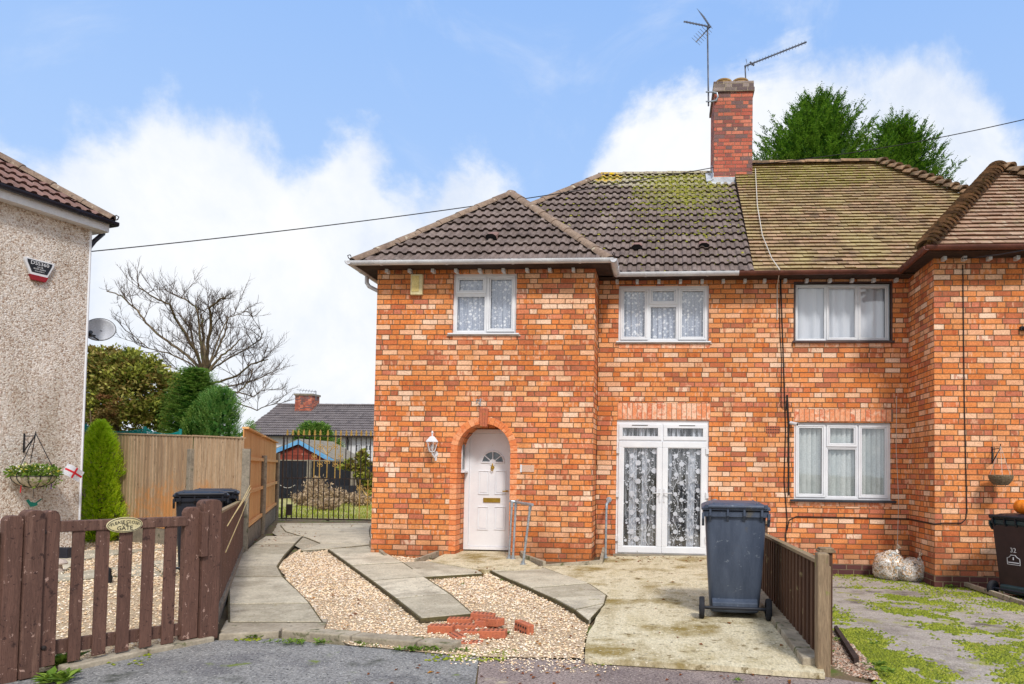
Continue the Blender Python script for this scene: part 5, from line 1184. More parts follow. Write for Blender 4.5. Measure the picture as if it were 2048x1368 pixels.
# picket gate
GP = Pl((GL.x, GL.y), (GR.x - GL.x, GR.y - GL.y)); GP.n = Vector((GP.d.y, -GP.d.x, 0))
pg = root('picket_gate', 'dark brown wooden picket gate with an oval sign on its top rail', 'gate', tuple(GP.pt(.6, 0)))
def gel(parent, x0, x1, yt, yb, o0, o1, name, mat=m_brownp, rnd_top=0, bv=.005):
    xm = (x0 + x1) / 2; a0 = GP.at(x0, (yt + yb) / 2)[0]; a1 = GP.at(x1, (yt + yb) / 2)[0]; zt = GP.at(xm, yt)[1]; zb2 = GP.at(xm, yb)[1]
    mb = MB()
    if rnd_top:
        w = a1 - a0; poly = [(a0, zb2), (a1, zb2), (a1, zt - rnd_top)] + [(a1 - w * f, zt - rnd_top * (1 - math.sin(math.pi * (.5 if .2 < f < .8 else 0 if f in (0, 1) else .25)))) for f in (.12, .3, .7, .88)] + [(a0, zt - rnd_top)]
        mb.prism([GP.pt(a, z, o0) for a, z in poly], GP.n * (o1 - o0))
    else: GP.box(mb, a0, a1, zb2, zt, o0, o1)
    return mb.build(name, mat, parent, bevel=bv)
for (x0, x1, yt, yb) in ((137, 162, 1058, 1320), (185, 212, 1056, 1308), (232, 258, 1054, 1302), (279, 303, 1053, 1293), (323, 347, 1051, 1286)):
    gel(pg, x0, x1, yt, yb, .01, .03, 'picket')
a0, a1 = GP.at(105, 1050)[0], GP.at(372, 1045)[0]
mb = MB(); mb.prism([GP.pt(a0, GP.at(110, 1064)[1], -.035), GP.pt(a1, GP.at(365, 1052)[1], -.035), GP.pt(a1, GP.at(365, 1033)[1], -.035), GP.pt(a0, GP.at(110, 1042)[1], -.035)], GP.n * .075); mb.build('top_rail', m_brownp, pg, bevel=.006)
mb = MB(); mb.prism([GP.pt(a0, GP.at(110, 1308)[1], -.03), GP.pt(a1, GP.at(365, 1270)[1], -.03), GP.pt(a1, GP.at(365, 1246)[1], -.03), GP.pt(a0, GP.at(110, 1280)[1], -.03)], GP.n * .035); mb.build('bottom_rail', m_brownp, pg, bevel=.005)
gel(pg, 76, 110, 1021, 1330, -.04, .045, 'hanging_stile', rnd_top=.05); gel(pg, 363, 394, 1014, 1276, -.03, .035, 'closing_stile', rnd_top=.04)
for (px, py) in ((82, 1064), (81, 1294)):
    mb = MB(); a, z = GP.at(px, py); mb.lathe(GP.pt(a, z, .045), [(.0, .012), (.012, .009), (.017, 0)], 10, .5, axis=GP.n); mb.build('bolt', m_iron, pg, smooth=True)
a, z = GP.at(243, 1049)
sg = root('gate_sign', 'oval cream sign lettered PLEASE CLOSE THE GATE on the picket gate', 'sign', tuple(GP.pt(a, z, .04)))
mb = MB(); mb.prism([GP.pt(a + .118 * math.cos(2 * math.pi * k_ / 32), z + .056 * math.sin(2 * math.pi * k_ / 32), .041) for k_ in range(32)], GP.n * .008, .5); mb.build('plate', m_cream, sg, bevel=.002)
mb = MB(); mb.tube([GP.pt(a + .110 * math.cos(2 * math.pi * k_ / 32), z + .049 * math.sin(2 * math.pi * k_ / 32), .0495) for k_ in range(33)], .0022, 5, .5); mb.build('border', m_black, sg)
textmesh('•PLEASE CLOSE•', .030, GP.pt(a, z + .022, .0495), GP.d, (0, 0, 1), sg, m_black, arc=.22); textmesh('THE', .024, GP.pt(a, z + .001, .0495), GP.d, (0, 0, 1), sg, m_black); textmesh('GATE', .042, GP.pt(a, z - .024, .0495), GP.d, (0, 0, 1), sg, m_black)
for (x0, x1, yt, yb, o0, o1, lab) in ((37, 76, 1020, 1352, -.06, .07, 'cracked brown gate post at the hinge side of the picket gate'), (396, 432, 999, 1277, -.06, .06, 'tall brown gate post at the latch side of the picket gate'), (-3, 35, 1031, 1366, -.03, .05, 'dark brown fence board at the left edge beside the gate post')):
    o = gel(None, x0, x1, yt, yb, o0, o1, 'gate_post' if 'post at' in lab else 'fence_board', rnd_top=.03, bv=.006); tag(o, lab, 'post' if 'post at' in lab else 'fence board')
gel(pg, 392, 405, 1023, 1112, .035, .085, 'latch_block')
mb = MB(); a0_, z0_ = GP.at(-120, 1100)[0], .3
GP.box(mb, GP.at(-400, 1200)[0], GP.at(-6, 1200)[0], .12, .95, -.03, .0); o = mb.build('low_fence', m_brownp); tag(o, 'brown board fence running out of frame left of the gate', 'fence')
# raffia ties between concrete post and low fence
for (A, B) in (((486, 970), (440, 1052)), ((486, 985), (436, 1105)), ((488, 975), (455, 1030))):
    a_, z_ = LF.at(*A); b_, w_ = LF.at(*B); P_, Q_ = LF.pt(a_, z_, .1), LF.pt(b_, w_, .06)
    mb = MB(); mb.tube([P_, P_.lerp(Q_, .5) - Vector((0, 0, .02)), Q_], .005, 5, .5); o = mb.build('cane', M('raffia', [C(196, 170, 110), C(220, 198, 146)], .8, 6, 1, 0) if 'raffia' not in bpy.data.materials else bpy.data.materials['raffia'])
    tag(o, 'thin straw-coloured cane leaning from the concrete post onto the low brown fence', 'garden cane', 'straw-coloured canes by the low fence')
# iron gate
IG0 = onZ(563, 1040); IG1 = onY(745, 1040, IG0.y - .05)
IG = Pl((IG0.x, IG0.y), (1, 0)); zi0 = IG.at(650, 1038)[1]; zi1 = IG.at(650, 872)[1]; zim = IG.at(650, 957)[1]
iw = IG.at(765, 950)[0] + .5
ig = root('iron_gate', 'tall brown iron gate with gold spearheads and scrolls beside the brick house', 'gate', tuple(IG.pt(iw / 2, 0)))
mb = MB(); 
for zz, r_ in ((zi0, .016), (zi1, .016), (zim, .016)): mb.beam(IG.pt(0, zz), IG.pt(iw, zz), .026, .026, .5)
mb.beam(IG.pt(0, zi0), IG.pt(0, zi1), .035, .035, .5, up=(0, 1, 0)); mb.beam(IG.pt(iw, zi0), IG.pt(iw, zi1), .035, .035, .5, up=(0, 1, 0)); mb.build('frame', m_iron, ig)
bars_up = [574, 585, 596, 607, 618, 629, 640, 655, 671, 681, 692, 702, 712, 722, 732, 741, 752, 762]
bars_lo = [574, 584, 594, 604, 615, 626, 636, 647, 658, 668, 678, 688, 698, 708, 719, 735, 746, 757]
def sil(mb, pts_, th=.012, r=.5): mb.prism([IG.pt(a, z, -th / 2) for a, z in pts_], IG.n * th, r)
IGn = IG.n
for px in bars_up:
    a = IG.at(px, 900)[0]; gold = px in (629, 640, 655, 671, 681)
    mb = MB(); mb.tube([IG.pt(a, zim), IG.pt(a, zi1 + (.0))], .013, 6, .5); b_ = mb.build('bar', m_gold if gold else m_iron, ig)
    mb = MB(); z_ = zi1 + .01; sil(mb, [(a - .012, z_), (a + .012, z_), (a + .04, z_ + .035), (a + .018, z_ + .045), (a + .026, z_ + .09), (a, z_ + .155), (a - .026, z_ + .09), (a - .018, z_ + .045), (a - .04, z_ + .035)]); mb.build('spearhead', m_gold, b_)
for px in bars_lo:
    a = IG.at(px, 1000)[0]; mb = MB(); mb.tube([IG.pt(a, zi0), IG.pt(a, zim)], .013, 6, .5); mb.build('bar', m_gold if px in (719, 735) else m_iron, ig)
def scroll(mb, a, z, sx, sz, r0_=.05):
    pts_ = []
    for i in range(22):
        f_ = i / 21; th = -math.pi / 2 + f_ * 5.2; rr = r0_ * (1 - .72 * f_); pts_.append(IG.pt(a + sx * (r0_ + rr * math.sin(th) * 1.0), z + sz * (r0_ * .9 - rr * math.cos(th)), .01))
    mb.tube(pts_, .008, 5, .5)
def heart(mb, a, z, w=.13, h=.2):
    for sgn in (-1, 1):
        mb.tube([IG.pt(a + sgn * x * w, z + y * h, .012) for x, y in ((0, 0), (.5, .35), (.95, .8), (.85, 1.02), (.5, 1.05), (.28, .9), (.35, .72))], .009, 6, .5)
for (px, py, h_) in ((655, 906, 1), (735, 990, 1)):
    a, z = IG.at(px, py); mb = MB(); heart(mb, a, z - .03); mb.build('heart_scroll', m_gold, ig)
for (px, py) in ((629, 912), (640, 928), (655, 922), (671, 928), (681, 912), (640, 893), (671, 893), (719, 975), (735, 1000)):
    a, z = IG.at(px, py); mb = MB()
    for sx in (-1, 1):
        scroll(mb, a, z, sx, 1, .042); scroll(mb, a, z - .01, sx, -1, .042)
    mb.tube([IG.pt(a, z - .02), IG.pt(a, z + .02)], .02, 8, .5); mb.build('scroll', m_gold, ig)
mb = MB(); a, z = IG.at(578, 1028); IG.box(mb, a - .07, a + .07, z - .03, z + .25, -.03, .03, .5); mb.tube([IG.pt(a - .06, .0, .03), IG.pt(a - .06, .2, .03)], .012, 6); mb.build('lock_box', m_iron, ig)
mb = MB(); a, z = IG.at(656, 1042); IG.box(mb, a - .03, a + .03, 0.0, z + .02, -.02, .03, .5); mb.tube([IG.pt(a - .05, z + .03, .03), IG.pt(a + .05, z + .03, .03)], .012, 6); mb.build('drop_bolt', m_iron, ig)
# paling fence on the right, rails and posts
RX = (onZ(1634, 1300, .05).x + onZ(1530, 1185, .05).x) / 2
RF0, RF1 = 5.05, 7.95
RFp = Pl((RX, RF0), (0, 1)); RFp.n = Vector((-1, 0, 0))
rf = root('paling_fence', 'low dark brown paling fence beside the concrete parking slab', 'fence', (RX, 6.5, 0))
mb = MB(); a = .06
while a < RF1 - RF0:
    zt = .735 - .06 * a / 2.9 + U(-.006, .006); mb.obox(RFp.pt(a, (.06 + zt) / 2, .02 + .022 * (int(a / .072 + .5) % 2)), RFp.d * .036, Vector((0, 0, (zt - .06) / 2)), RFp.n * .008); a += .072
mb.build('palings', m_brownf, rf)
mb = MB(); mb.beam(RFp.pt(.05, .755, .03), RFp.pt(2.9, .695, .03), .06, .026); mb.build('top_rail', m_postw, rf)
mb = MB(); mb.beam(RFp.pt(.05, .52, -.02), RFp.pt(2.9, .5, -.02), .04, .05); mb.build('rail', m_brownf, rf); mb = MB(); mb.beam(RFp.pt(.05, .2, -.02), RFp.pt(2.9, .18, -.02), .04, .05); mb.build('rail', m_brownf, rf)
PE = Pl((0, 4.93), (1, 0)); a0, a1 = PE.at(1633, 1250)[0], PE.at(1657, 1250)[0]
mb = MB(); zt = PE.at(1645, 1106)[1]; mb.prism([(a0, 4.90, -.1), (a1, 4.90, -.1), (a1, 5.0, -.1), (a0, 5.0, -.1)], (0, 0, zt + .1)); mb.build('front_post', m_postw, rf, bevel=.012)
m = MB(); m.box(a1 + .002, a1 + .016, 4.93, 5.03, -.08, PE.at(1655, 1133)[1]); m.build('side_batten', m_postw, rf, bevel=.003)
fpost(rf, RFp, .22, -.1, .80, .085, -.06, m_brownf, cap=m_postw); fpost(rf, RFp, 2.95, 0, .80, .085, -.0, m_brownf, cap=m_postw)
# kerb edging under the paling fence
mb = MB(); y = 4.98
while y < 7.9: mb.box(RX - .17, RX - .035, y, y + .9, -.02, .085); y += .91
struct(mb.build('kerb', m_kerb, bevel=.01))
mb = MB(); mb.prism([tuple(onZ(*p_, -.06)) for p_ in ((1668, 1268), (1674, 1266), (1718, 1333), (1708, 1336))], (0, 0, .07)); struct(mb.build('edging', m_dark))
# edging along the mossy driveway at the bay
mb = MB(); e0 = onZ(1857, 1148, -.215); e1 = onZ(2075, 1223, -.18); d_ = (e1 - e0).normalized(); nn = Vector((-d_.y, d_.x, 0))
for i in range(5):
    a = e0.lerp(e1, i / 5); b = e0.lerp(e1, (i + 1) / 5 - .004); mb.prism([a, b, b + nn * .05, a + nn * .05], (0, 0, .06))
struct(mb.build('edging', m_kerb, bevel=.005))

# ------------------------------------------------------------------ small fittings on the brick house
a, z = WW.at(835, 570)
ab2 = root('alarm_box', 'yellowed cream alarm box high on the brick wing, left of its window', 'alarm box', tuple(WW.pt(a, z, 0)))
mb = MB(); WW.box(mb, a - .095, a + .10, z - .17, z + .16, 0, .06); mb.build('cover', m_cream, ab2, bevel=.01)
mb = MB(); WW.box(mb, a - .07, a + .045, z - .12, z + .13, .0601, .066); mb.build('front_panel', M('amber_yellowed_panel', [C(212, 186, 110), C(236, 216, 150)], .6, 4, 1, 0), ab2, bevel=.004)
mb = MB(); WW.box(mb, a + .055, a + .09, z + .03, z + .12, .0601, .064); mb.build('strobe', m_cream, ab2)
# coach lantern
a, z = WW.at(872, 900)
wl = root('wall_lantern', 'white coach lantern on the brick wall left of the arched porch', 'wall lamp', tuple(WW.pt(a, z, 0)))
mb = MB(); c = WW.pt(a + .0, z - .07, 0); mb.lathe(c, [(0, .02), (.035, .018), (.04, 0)], 14, .5, axis=WW.n); mb.tube([c + WW.n * .01, c + WW.n * .08 + Vector((0, 0, -.05)), c + WW.n * .13 + Vector((-.01, 0, .0)), c + WW.n * .13 + Vector((-.02, 0, .04))], .012, 8, .5)
mb.tube([c + Vector((0, 0, -.1)), c + Vector((0, 0, .05))], [.016, .026], 10, .5); mb.build('wall_bracket', m_white, wl, smooth=True)
lcn = WW.pt(a - .02, z, .13)
mb = MB(); mb.lathe(lcn, [(.02, -.04), (.045, -.035), (.048, -.02)], 6, .5); mb.lathe(lcn, [(.105, .12), (.10, .135), (.045, .20), (.012, .215), (.012, .25), (.02, .26), (.012, .285), (.0, .30)], 6, .5)
for k_ in range(6):
    th = 2 * math.pi * k_ / 6; mb.tube([lcn + Vector((math.cos(th) * .045, math.sin(th) * .045, -.02)), lcn + Vector((math.cos(th) * .088, math.sin(th) * .088, .125))], .006, 5, .5)
mb.build('lantern_frame', m_white, wl)
mb = MB(); mb.lathe(lcn, [(.04, -.015), (.08, .12)], 6, .5); mb.build('lantern_glass', m_glass, wl)
mb = MB(); mb.lathe(lcn, [(.0, .0), (.015, .0), (.028, .04), (.02, .075), (0, .085)], 12, .5); mb.build('bulb', m_white, wl, smooth=True)
# iron ornament above the keystone
a, z = WW.at(958, 803)
mb = MB(); P_ = WW.pt(a, z, .012)
mb.tube([P_ + Vector((.035, -.02, .04)), P_ + Vector((.04, -.05, -.0)), P_ + Vector((.03, -.05, -.045))], .012, 6); mb.tube([P_ + Vector((-.03, -.01, .04)), P_ + Vector((-.03, -.01, -.02))], .008, 6); mb.tube([P_ + Vector((-.03, -.02, .02)), P_ + Vector((.04, -.04, .02))], .007, 6); mb.tube([P_ + Vector((.0, -.02, -.02)), P_ + Vector((.05, -.05, -.08))], .008, 6)
tag(mb.build('lamp_hook', m_galv), 'small broken metal lamp fitting above the porch keystone', 'fitting')
# blank plaque beside the door
a, z = WW.at(1055, 937); s_ = root('door_plaque', 'blank pinkish door plaque on the wall right of the porch', 'plaque', tuple(WW.pt(a, z, 0)))
mb = MB(); WW.box(mb, a - .085, a + .105, z - .055, z + .055, 0, .012); mb.build('plate', m_pink, s_, bevel=.003); mb = MB(); WW.box(mb, a - .115, a - .086, z - .06, z + .06, 0, .016); mb.build('end_plate', m_white, s_, bevel=.002)
# handrails
def foot(mb, p, r_=.045): mb.lathe(p, [(r_, 0), (r_, .012), (.026, .016), (.024, .05)], 12, .5)
hr = root('handrail', 'galvanised tube handrail with three posts beside the front door', 'handrail', tuple(onZ(1035, 1120, .05)))
pA, pB, pC = onZ(1018, 1117, .05), onZ(1026, 1118, .05), onZ(1046, 1129, .05)
ztop_ = .93
tA, tB, tC = (onY(1024, 1003, pA.y), onY(1032, 1004, pB.y + .05), onY(1061, 1009, pC.y))
for p_, q_ in ((pA, tA), (pB, tB), (pC, tC)):
    mb = MB(); foot(mb, p_); mb.tube([p_, q_], .017, 10, .5); mb.tube([p_.lerp(q_, .90), p_.lerp(q_, .98)], .023, 10, .6); mb.build('post', m_galv, hr, smooth=True)
mb = MB(); e0 = tA + (tA - tC).normalized() * .06; e1 = tC + (tC - tA).normalized() * .07; mb.tube([e0, tA, tB, tC, e1], .021, 10, .5); mb.tube([tB, WW.pt(WW.at(1036, 998)[0], tB.z + .02, 0)], .014, 8, .5)
mb.build('top_rail', m_galv, hr, smooth=True)
hr2 = root('handrail', 'short galvanised rail post with a bent top left of the french doors', 'handrail', tuple(onZ(1212, 1116, .05)))
p_ = onZ(1211, 1116, .05); q_ = onY(1213, 1010, p_.y); w_ = MW.pt(MW.at(1218, 1000)[0], q_.z + .05, 0)
mb = MB(); foot(mb, p_); mb.tube([p_, q_], .017, 10, .5); mb.build('post', m_galv, hr2, smooth=True)
mb = MB(); mb.tube([q_ - Vector((0, 0, .06)), q_ + Vector((0, 0, .01)), q_ + Vector((.02, .05, .05)), w_ + Vector((0, -.05, 0)), w_], .022, 10, .5); mb.lathe(w_, [(.045, 0), (.045, .008), (.0, .01)], 12, .5, axis=(0, -1, 0)); mb.build('wall_return', m_galv, hr2, smooth=True)
hr3 = root('handrail_bracket', 'small galvanised wall bracket on the brickwork right of the french doors', 'bracket', tuple(MW.pt(MW.at(1430, 1003)[0], MW.at(1430, 1003)[1], 0)))
w_ = MW.pt(*MW.at(1430, 1003)); mb = MB(); mb.lathe(w_, [(.045, 0), (.045, .008), (.0, .01)], 12, .5, axis=(0, -1, 0)); mb.tube([w_, w_ + Vector((0, -.12, -.03)), w_ + Vector((0, -.16, -.1))], .02, 10, .5); mb.build('tube', m_galv, hr3, smooth=True)
# kerb wedges round the wing foot
def wedge(pix, h0, h1, label):
    P = [onZ(*p_, 0) for p_ in pix]; mb = MB(); n = len(P)
    for i in range(n - 1):
        a, b = P[i], P[i + 1]; d_ = (b - a).normalized(); nn = Vector((-d_.y, d_.x, 0)) * .045
        f0, f1 = i / (n - 1), (i + 1) / (n - 1); za, zb_ = h0 + (h1 - h0) * f0, h0 + (h1 - h0) * f1
        mb.add([a, b, b + nn, a + nn, a + Vector((0, 0, za)), b + Vector((0, 0, zb_)), b + nn + Vector((0, 0, zb_)), a + nn + Vector((0, 0, za))], [(0, 1, 2, 3), (4, 5, 6, 7), (0, 1, 5, 4), (1, 2, 6, 5), (2, 3, 7, 6), (3, 0, 4, 7)], .5)
    return tag(mb.build('edging_kerb', m_kerb, bevel=.004), label, 'edging')
wedge([(738, 1100), (768, 1118)], .16, .07, 'sloping concrete edging at the left corner of the brick wing')
wedge([(834, 1126), (905, 1107)], .06, .12, 'sloping concrete edging left of the arched porch')
wedge([(1034, 1108), (1044, 1124), (1086, 1137)], .14, .10, 'angled concrete edging by the three-post handrail')
wedge([(1086, 1137), (1205, 1133), (1210, 1112)], .05, .14, 'low concrete edging round the drain left of the french doors')

# aerials
def boomline(mb, p, q, n, el_, e_len, r_=.004, taper=0):
    p, q = Vector(p), Vector(q); mb.beam(p, q, .022, .022, .5)
    for i in range(n):
        c = p.lerp(q, (i + .5) / n); l_ = e_len * (1 - taper * i / n); mb.tube([c - el_ * l_, c + el_ * l_], r_ * 1.4, 5, .5)
am = root('tv_aerial', 'tall mast aerial with a mesh reflector strapped to the brick chimney', 'aerial', (cx0 - .12, cy0 + .1, ctz - .3))
mb = MB(); ab_ = onY(1417, 212, cy0 + .1); at_ = onY(1415, 52, cy0 + .1); mb.tube([ab_, at_], .017, 8, .5); mb.build('mast', m_alu, am)
P_, Q_ = onY(1368, 43, cy0 - .35), onY(1422, 54, cy0 + .15)
mb = MB(); boomline(mb, P_, Q_, 9, Vector((.25, .5, .45)).normalized(), .10, .005); mb.build('boom', m_alu, am)
mb = MB(); c = Q_ - Vector((.02, 0, 0)); 
for sgn in (1, -1):
    e_ = onY(1402, 27, cy0) if sgn > 0 else onY(1392, 84, cy0 + .1); mb.beam(c, e_, .02, .02, .5)
    for i in range(7):
        m_ = c.lerp(e_, (i + 1) / 7); mb.tube([m_ - Vector((.1, .3, .1)), m_ + Vector((.1, .3, .12))], .004, 4, .5)
mb.build('reflector', m_alu, am)
mb = MB(); 
for py in (184, 203): p_ = onY(1412, py, cy0 + .1); q_ = onY(1433, py, cy0 - .02); mb.beam(p_, q_, .03, .02, .5)
P_ = onY(1424, 184, cy0 - .02); mb.tube([onY(1424, 184, cy0 - .03), onY(1434, 186, cy0 - .05), onY(1436, 194, cy0 - .06), onY(1432, 201, cy0 - .05), onY(1423, 203, cy0 - .03)], .018, 8, .5)
mb.build('chimney_bracket', m_galv, am)
am2 = root('tv_aerial', 'long thin aerial angled up to the right above the chimney', 'aerial', (cx1 - .1, cy0 + .5, ctt))
yv = cy0 + .5; mb = MB(); mb.tube([onY(1492, 172, yv), onY(1490, 131, yv)], .015, 8, .5); mb.build('mast', m_alu, am2)
mb = MB(); P_, Q_ = onY(1489, 133, yv), onY(1613, 84, yv - 1.0); boomline(mb, P_, Q_, 21, Vector((.05, .5, .8)).normalized(), .075, .004); mb.tube([onY(1492, 118, yv), onY(1497, 141, yv)], .006, 5, .5); mb.tube([onY(1500, 124, yv), onY(1508, 131, yv)], .02, 6, .5); mb.build('boom', m_alu, am2)
# overhead wires
def sag(name, p, q, s_, r_, mat, label, n=24):
    p, q = Vector(p), Vector(q); mb = MB(); mb.tube([p.lerp(q, i / n) - Vector((0, 0, s_ * 4 * (i / n) * (1 - i / n))) for i in range(n + 1)], r_, 5, .5); return tag(mb.build(name, mat), label, 'cable')
sag('overhead_wire', onY(172, 504, 10.25), onY(1428, 335, 13.9), .12, .009, m_cableb, 'thin black overhead wire from the pebbledash house to the brick chimney')
sag('overhead_wire', onY(1503, 329, 13.9), onY(2070, 234, 11.5), .1, .008, m_cableb, 'thin black overhead wire running right from the chimney')
sag('overhead_wire', onY(1925, 517, YB - .05), onY(2070, 496, 8.6), .02, .008, m_cableb, 'thin black wire leaving the top of the right brick bay')
# cables on the walls
def cable(name, pts_, r_, mat, label): 
    mb = MB(); mb.tube(pts_, r_, 6, .5); return tag(mb.build(name, mat), label, 'cable')
def mw(px, py, o=.012): return MW.pt(*MW.at(px, py), o)
def bwp(px, py, o=.012): return BW.pt(*BW.at(px, py), o)
cable('wall_cable', [mw(1561, 556), mw(1566, 700), mw(1571, 860), mw(1568, 960), mw(1574, 1040), mw(1570, 1085)], .009, m_cableb, 'thick black cable running down the brick wall between the two front halves')
cable('wall_cable', [mw(1560, 560), mw(1559, 650), mw(1563, 720), mw(1562, 812), mw(1572, 822), mw(1573, 800)], .006, m_cableb, 'thin black cable looping beside the thick one on the brick wall')
cable('wall_cable', [mw(1574, 790), mw(1577, 850), mw(1577, 990)], .014, m_cableb, 'black conduit left of the lower right window')
cable('wall_cable', [mw(1574, 1060), mw(1578, 1040), mw(1592, 1033), mw(1700, 1035), mw(1829, 1038), Vector((XBL - .012, YM - .05, MW.at(1829, 1038)[1])), Vector((XBL - .012, YB - .012, MW.at(1829, 1038)[1])), bwp(1885, 1046), bwp(1922, 1046), bwp(1931, 1038), bwp(1933, 1020), bwp(1928, 800), bwp(1925, 530)], .008, m_cableb, 'black cable crossing the wall under the lower right window and up the bay')
cable('wall_cable', [mw(1793, 792, .008), mw(1792, 900, .008), mw(1797, 1000, .008), mw(1794, 1105, .008)], .0045, m_cablew, 'thin white cable hanging right of the lower right window')
def on_roof(px, py, o=.05):
    d = ray(px, py); k_ = (ZE - CAMZ - SR * YE) / (d.z - SR * d.y); return CAM + d * k_ + Vector((0, -.6, .8)) * (o + .03)
cable('roof_cable', [on_roof(1510, 345), on_roof(1514, 420), on_roof(1524, 480), on_roof(1542, 525), Vector((MW.at(1551, 545)[0], YE - .11, GZ)), mw(1554, 575, .02), mw(1554, 640)], .008, m_cablew, 'pale cable lying down the clay tiled roof from the chimney')
# security camera
w_ = mw(1584, 846, 0); sc = root('security_camera', 'small white security camera at the corner of the lower right window', 'camera', tuple(w_))
mb = MB(); mb.lathe(w_ + Vector((-.03, 0, 0)), [(.03, 0), (.03, .02), (.012, .03)], 12, .5, axis=(0, -1, 0)); mb.build('mount', m_black, sc)
mb = MB(); mb.tube([w_ + Vector((-.03, -.03, .0)), w_ + Vector((.06, -.13, -.03))], .028, 14, .5); mb.build('camera_body', m_white, sc, smooth=True)
mb = MB(); mb.lathe(w_ + Vector((.0605, -.131, -.03)), [(.02, 0), (.0, .004)], 12, .5, axis=(.09, -.1, -.03)); mb.build('lens', m_black, sc)
a, z = BW.at(2043, 658); mb = MB(); BW.box(mb, a - .03, a + .1, z - .025, z + .03, 0, .05); mb.tube([BW.pt(a, z, .05), BW.pt(a + .05, z, .1)], .02, 8); tag(mb.build('wall_light', m_black), 'small black wall light at the right edge of the brick bay', 'wall lamp')

# ------------------------------------------------------------------ wheelie bins
def superell(w, d, r_, n=5):
    pts_ = []
    for (cx, cy, a0) in ((w / 2 - r_, d / 2 - r_, 0), (-w / 2 + r_, d / 2 - r_, 90), (-w / 2 + r_, -d / 2 + r_, 180), (w / 2 - r_, -d / 2 + r_, 270)):
        for k_ in range(n): th = R(a0 + 90 * k_ / (n - 1)); pts_.append((cx + r_ * math.cos(th), cy + r_ * math.sin(th)))
    return pts_
def loft(mb, secs, r=.5, cap=True):
    n = len(secs[0]); vs = [v for s_ in secs for v in s_]
    fs = [(i * n + k_, i * n + (k_ + 1) % n, (i + 1) * n + (k_ + 1) % n, (i + 1) * n + k_) for i in range(len(secs) - 1) for k_ in range(n)]
    if cap: fs += [tuple(range(n - 1, -1, -1)), tuple((len(secs) - 1) * n + k_ for k_ in range(n))]
    mb.add(vs, fs, r)
def wheelie(label, loc, rot, body, lidm, group=None, scale=1.0, back_detail=True):
    """local frame: wheels, axle and hinges on the -Y side"""
    o = root('wheelie_bin', label, 'wheelie bin', local=True, group=group)
    mb = MB(); sec = []
    for z_, w, d, yo, rr in ((.045, .44, .50, .03, .05), (.06, .46, .52, .03, .06), (.40, .505, .60, .02, .06), (.80, .545, .68, .0, .06), (.985, .56, .70, .0, .06)):
        sec.append([(x, y + yo, z_) for x, y in superell(w, d, rr)])
    loft(mb, sec); b_ = mb.build('body', body, o, smooth=True)
    mb = MB(); loft(mb, [[(x, y, z_) for x, y in superell(w, d, .05)] for z_, w, d in ((.945, .575, .715), (.95, .605, .745), (.998, .61, .75), (1.0, .59, .73))]); mb.build('rim', body, o, smooth=True)
    mb = MB(); loft(mb, [[(x, y + .0, z_) for x, y in superell(w, d, .05)] for z_, w, d in ((1.003, .60, .73), (1.012, .635, .775), (1.03, .635, .775), (1.045, .60, .73), (1.068, .50, .60), (1.078, .42, .5))])
    l_ = mb.build('lid', lidm, o, smooth=True)
    mb = MB(); mb.beam((-.20, .25, 1.075), (-.20, -.30, 1.066), .02, .02, .5); mb.beam((.20, .25, 1.075), (.20, -.30, 1.066), .02, .02, .5); mb.build('lid_rib', lidm, l_, bevel=.006)
    mb = MB(); mb.tube([(-.25, -.40, 1.045), (.25, -.40, 1.045)], .017, 10, .5)
    for x in (-.27, -.09, .09, .27): mb.beam((x, -.34, 1.05), (x, -.405, 1.045), .03, .03, .5)
    mb.build('handle_bar', lidm, o, smooth=True)
    for x in (-.235, -.075, .075, .235):
        mb = MB(); mb.prism([(x - .009, -.36, 1.0), (x - .009, -.40, 1.03), (x - .009, -.395, .96), (x - .009, -.345, .90)], (.018, 0, 0), .5); mb.build('hinge_lug', lidm, o)
    for x in (-.30, .30):
        mb = MB(); mb.prism([(x - .012, -.30, .95), (x - .012, -.37, .985), (x - .012, -.37, .93), (x - .012, -.31, .86)], (.024, 0, 0), .5); mb.build('side_lug', body, o)
    mb = MB(); mb.tube([(-.30, -.30, .10), (.30, -.30, .10)], .016, 10, .5); mb.build('axle', m_bink, o, smooth=True)
    mb = MB(); mb.prism([(-.21, -.225, .19), (.21, -.225, .19), (.21, -.30, .15), (-.21, -.30, .15)], (0, 0, -.08), .5); mb.build('axle_housing', body, o, bevel=.008)
    for x in (-.305, .305):
        mb = MB(); s_ = 1 if x > 0 else -1
        mb.lathe((x - .025 * s_, -.30, .10), [(.06, 0), (.092, .0), (.10, .01), (.10, .04), (.092, .05), (.06, .05)], 24, .5, axis=(s_, 0, 0)); w_ = mb.build('wheel', m_rubber, o, smooth=True)
        mb = MB(); mb.lathe((x - .022 * s_, -.30, .10), [(.0, 0.002), (.06, .002), (.06, .046), (.045, .038), (.02, .040), (.018, .05), (0, .05)], 20, .5, axis=(s_, 0, 0)); mb.build('hub', m_bink, w_, smooth=True)
    mb = MB(); 
    for yy in (.20, .30): mb.box(-.20, .20, yy - .03, yy + .03, .0, .05)
    mb.build('foot', body, o)
    o.location = loc; o.rotation_euler = (0, 0, rot); o.scale = (scale,) * 3
    return o
bp_ = onZ(1474, 1240, .03)
wb = wheelie('dark blue grey wheelie bin on the concrete slab, its back and wheels to the viewer', (bp_.x, bp_.y + .33, .03), R(-3), m_binb, m_binb, scale=1.0)
mb = MB(); mb.box(-.115, .075, -.3075, -.3055, .585, .597, .5); mb.build('white_strip', m_white, wb).location = (0.01, -.0, 0)
b2 = onZ(2062, 1200, -.20)
wb2 = wheelie('dark green wheelie bin with a pumpkin on its lid at the right edge', (b2.x + .1, b2.y + .2, -.21), R(-62), m_bing, m_bink, scale=1.02)
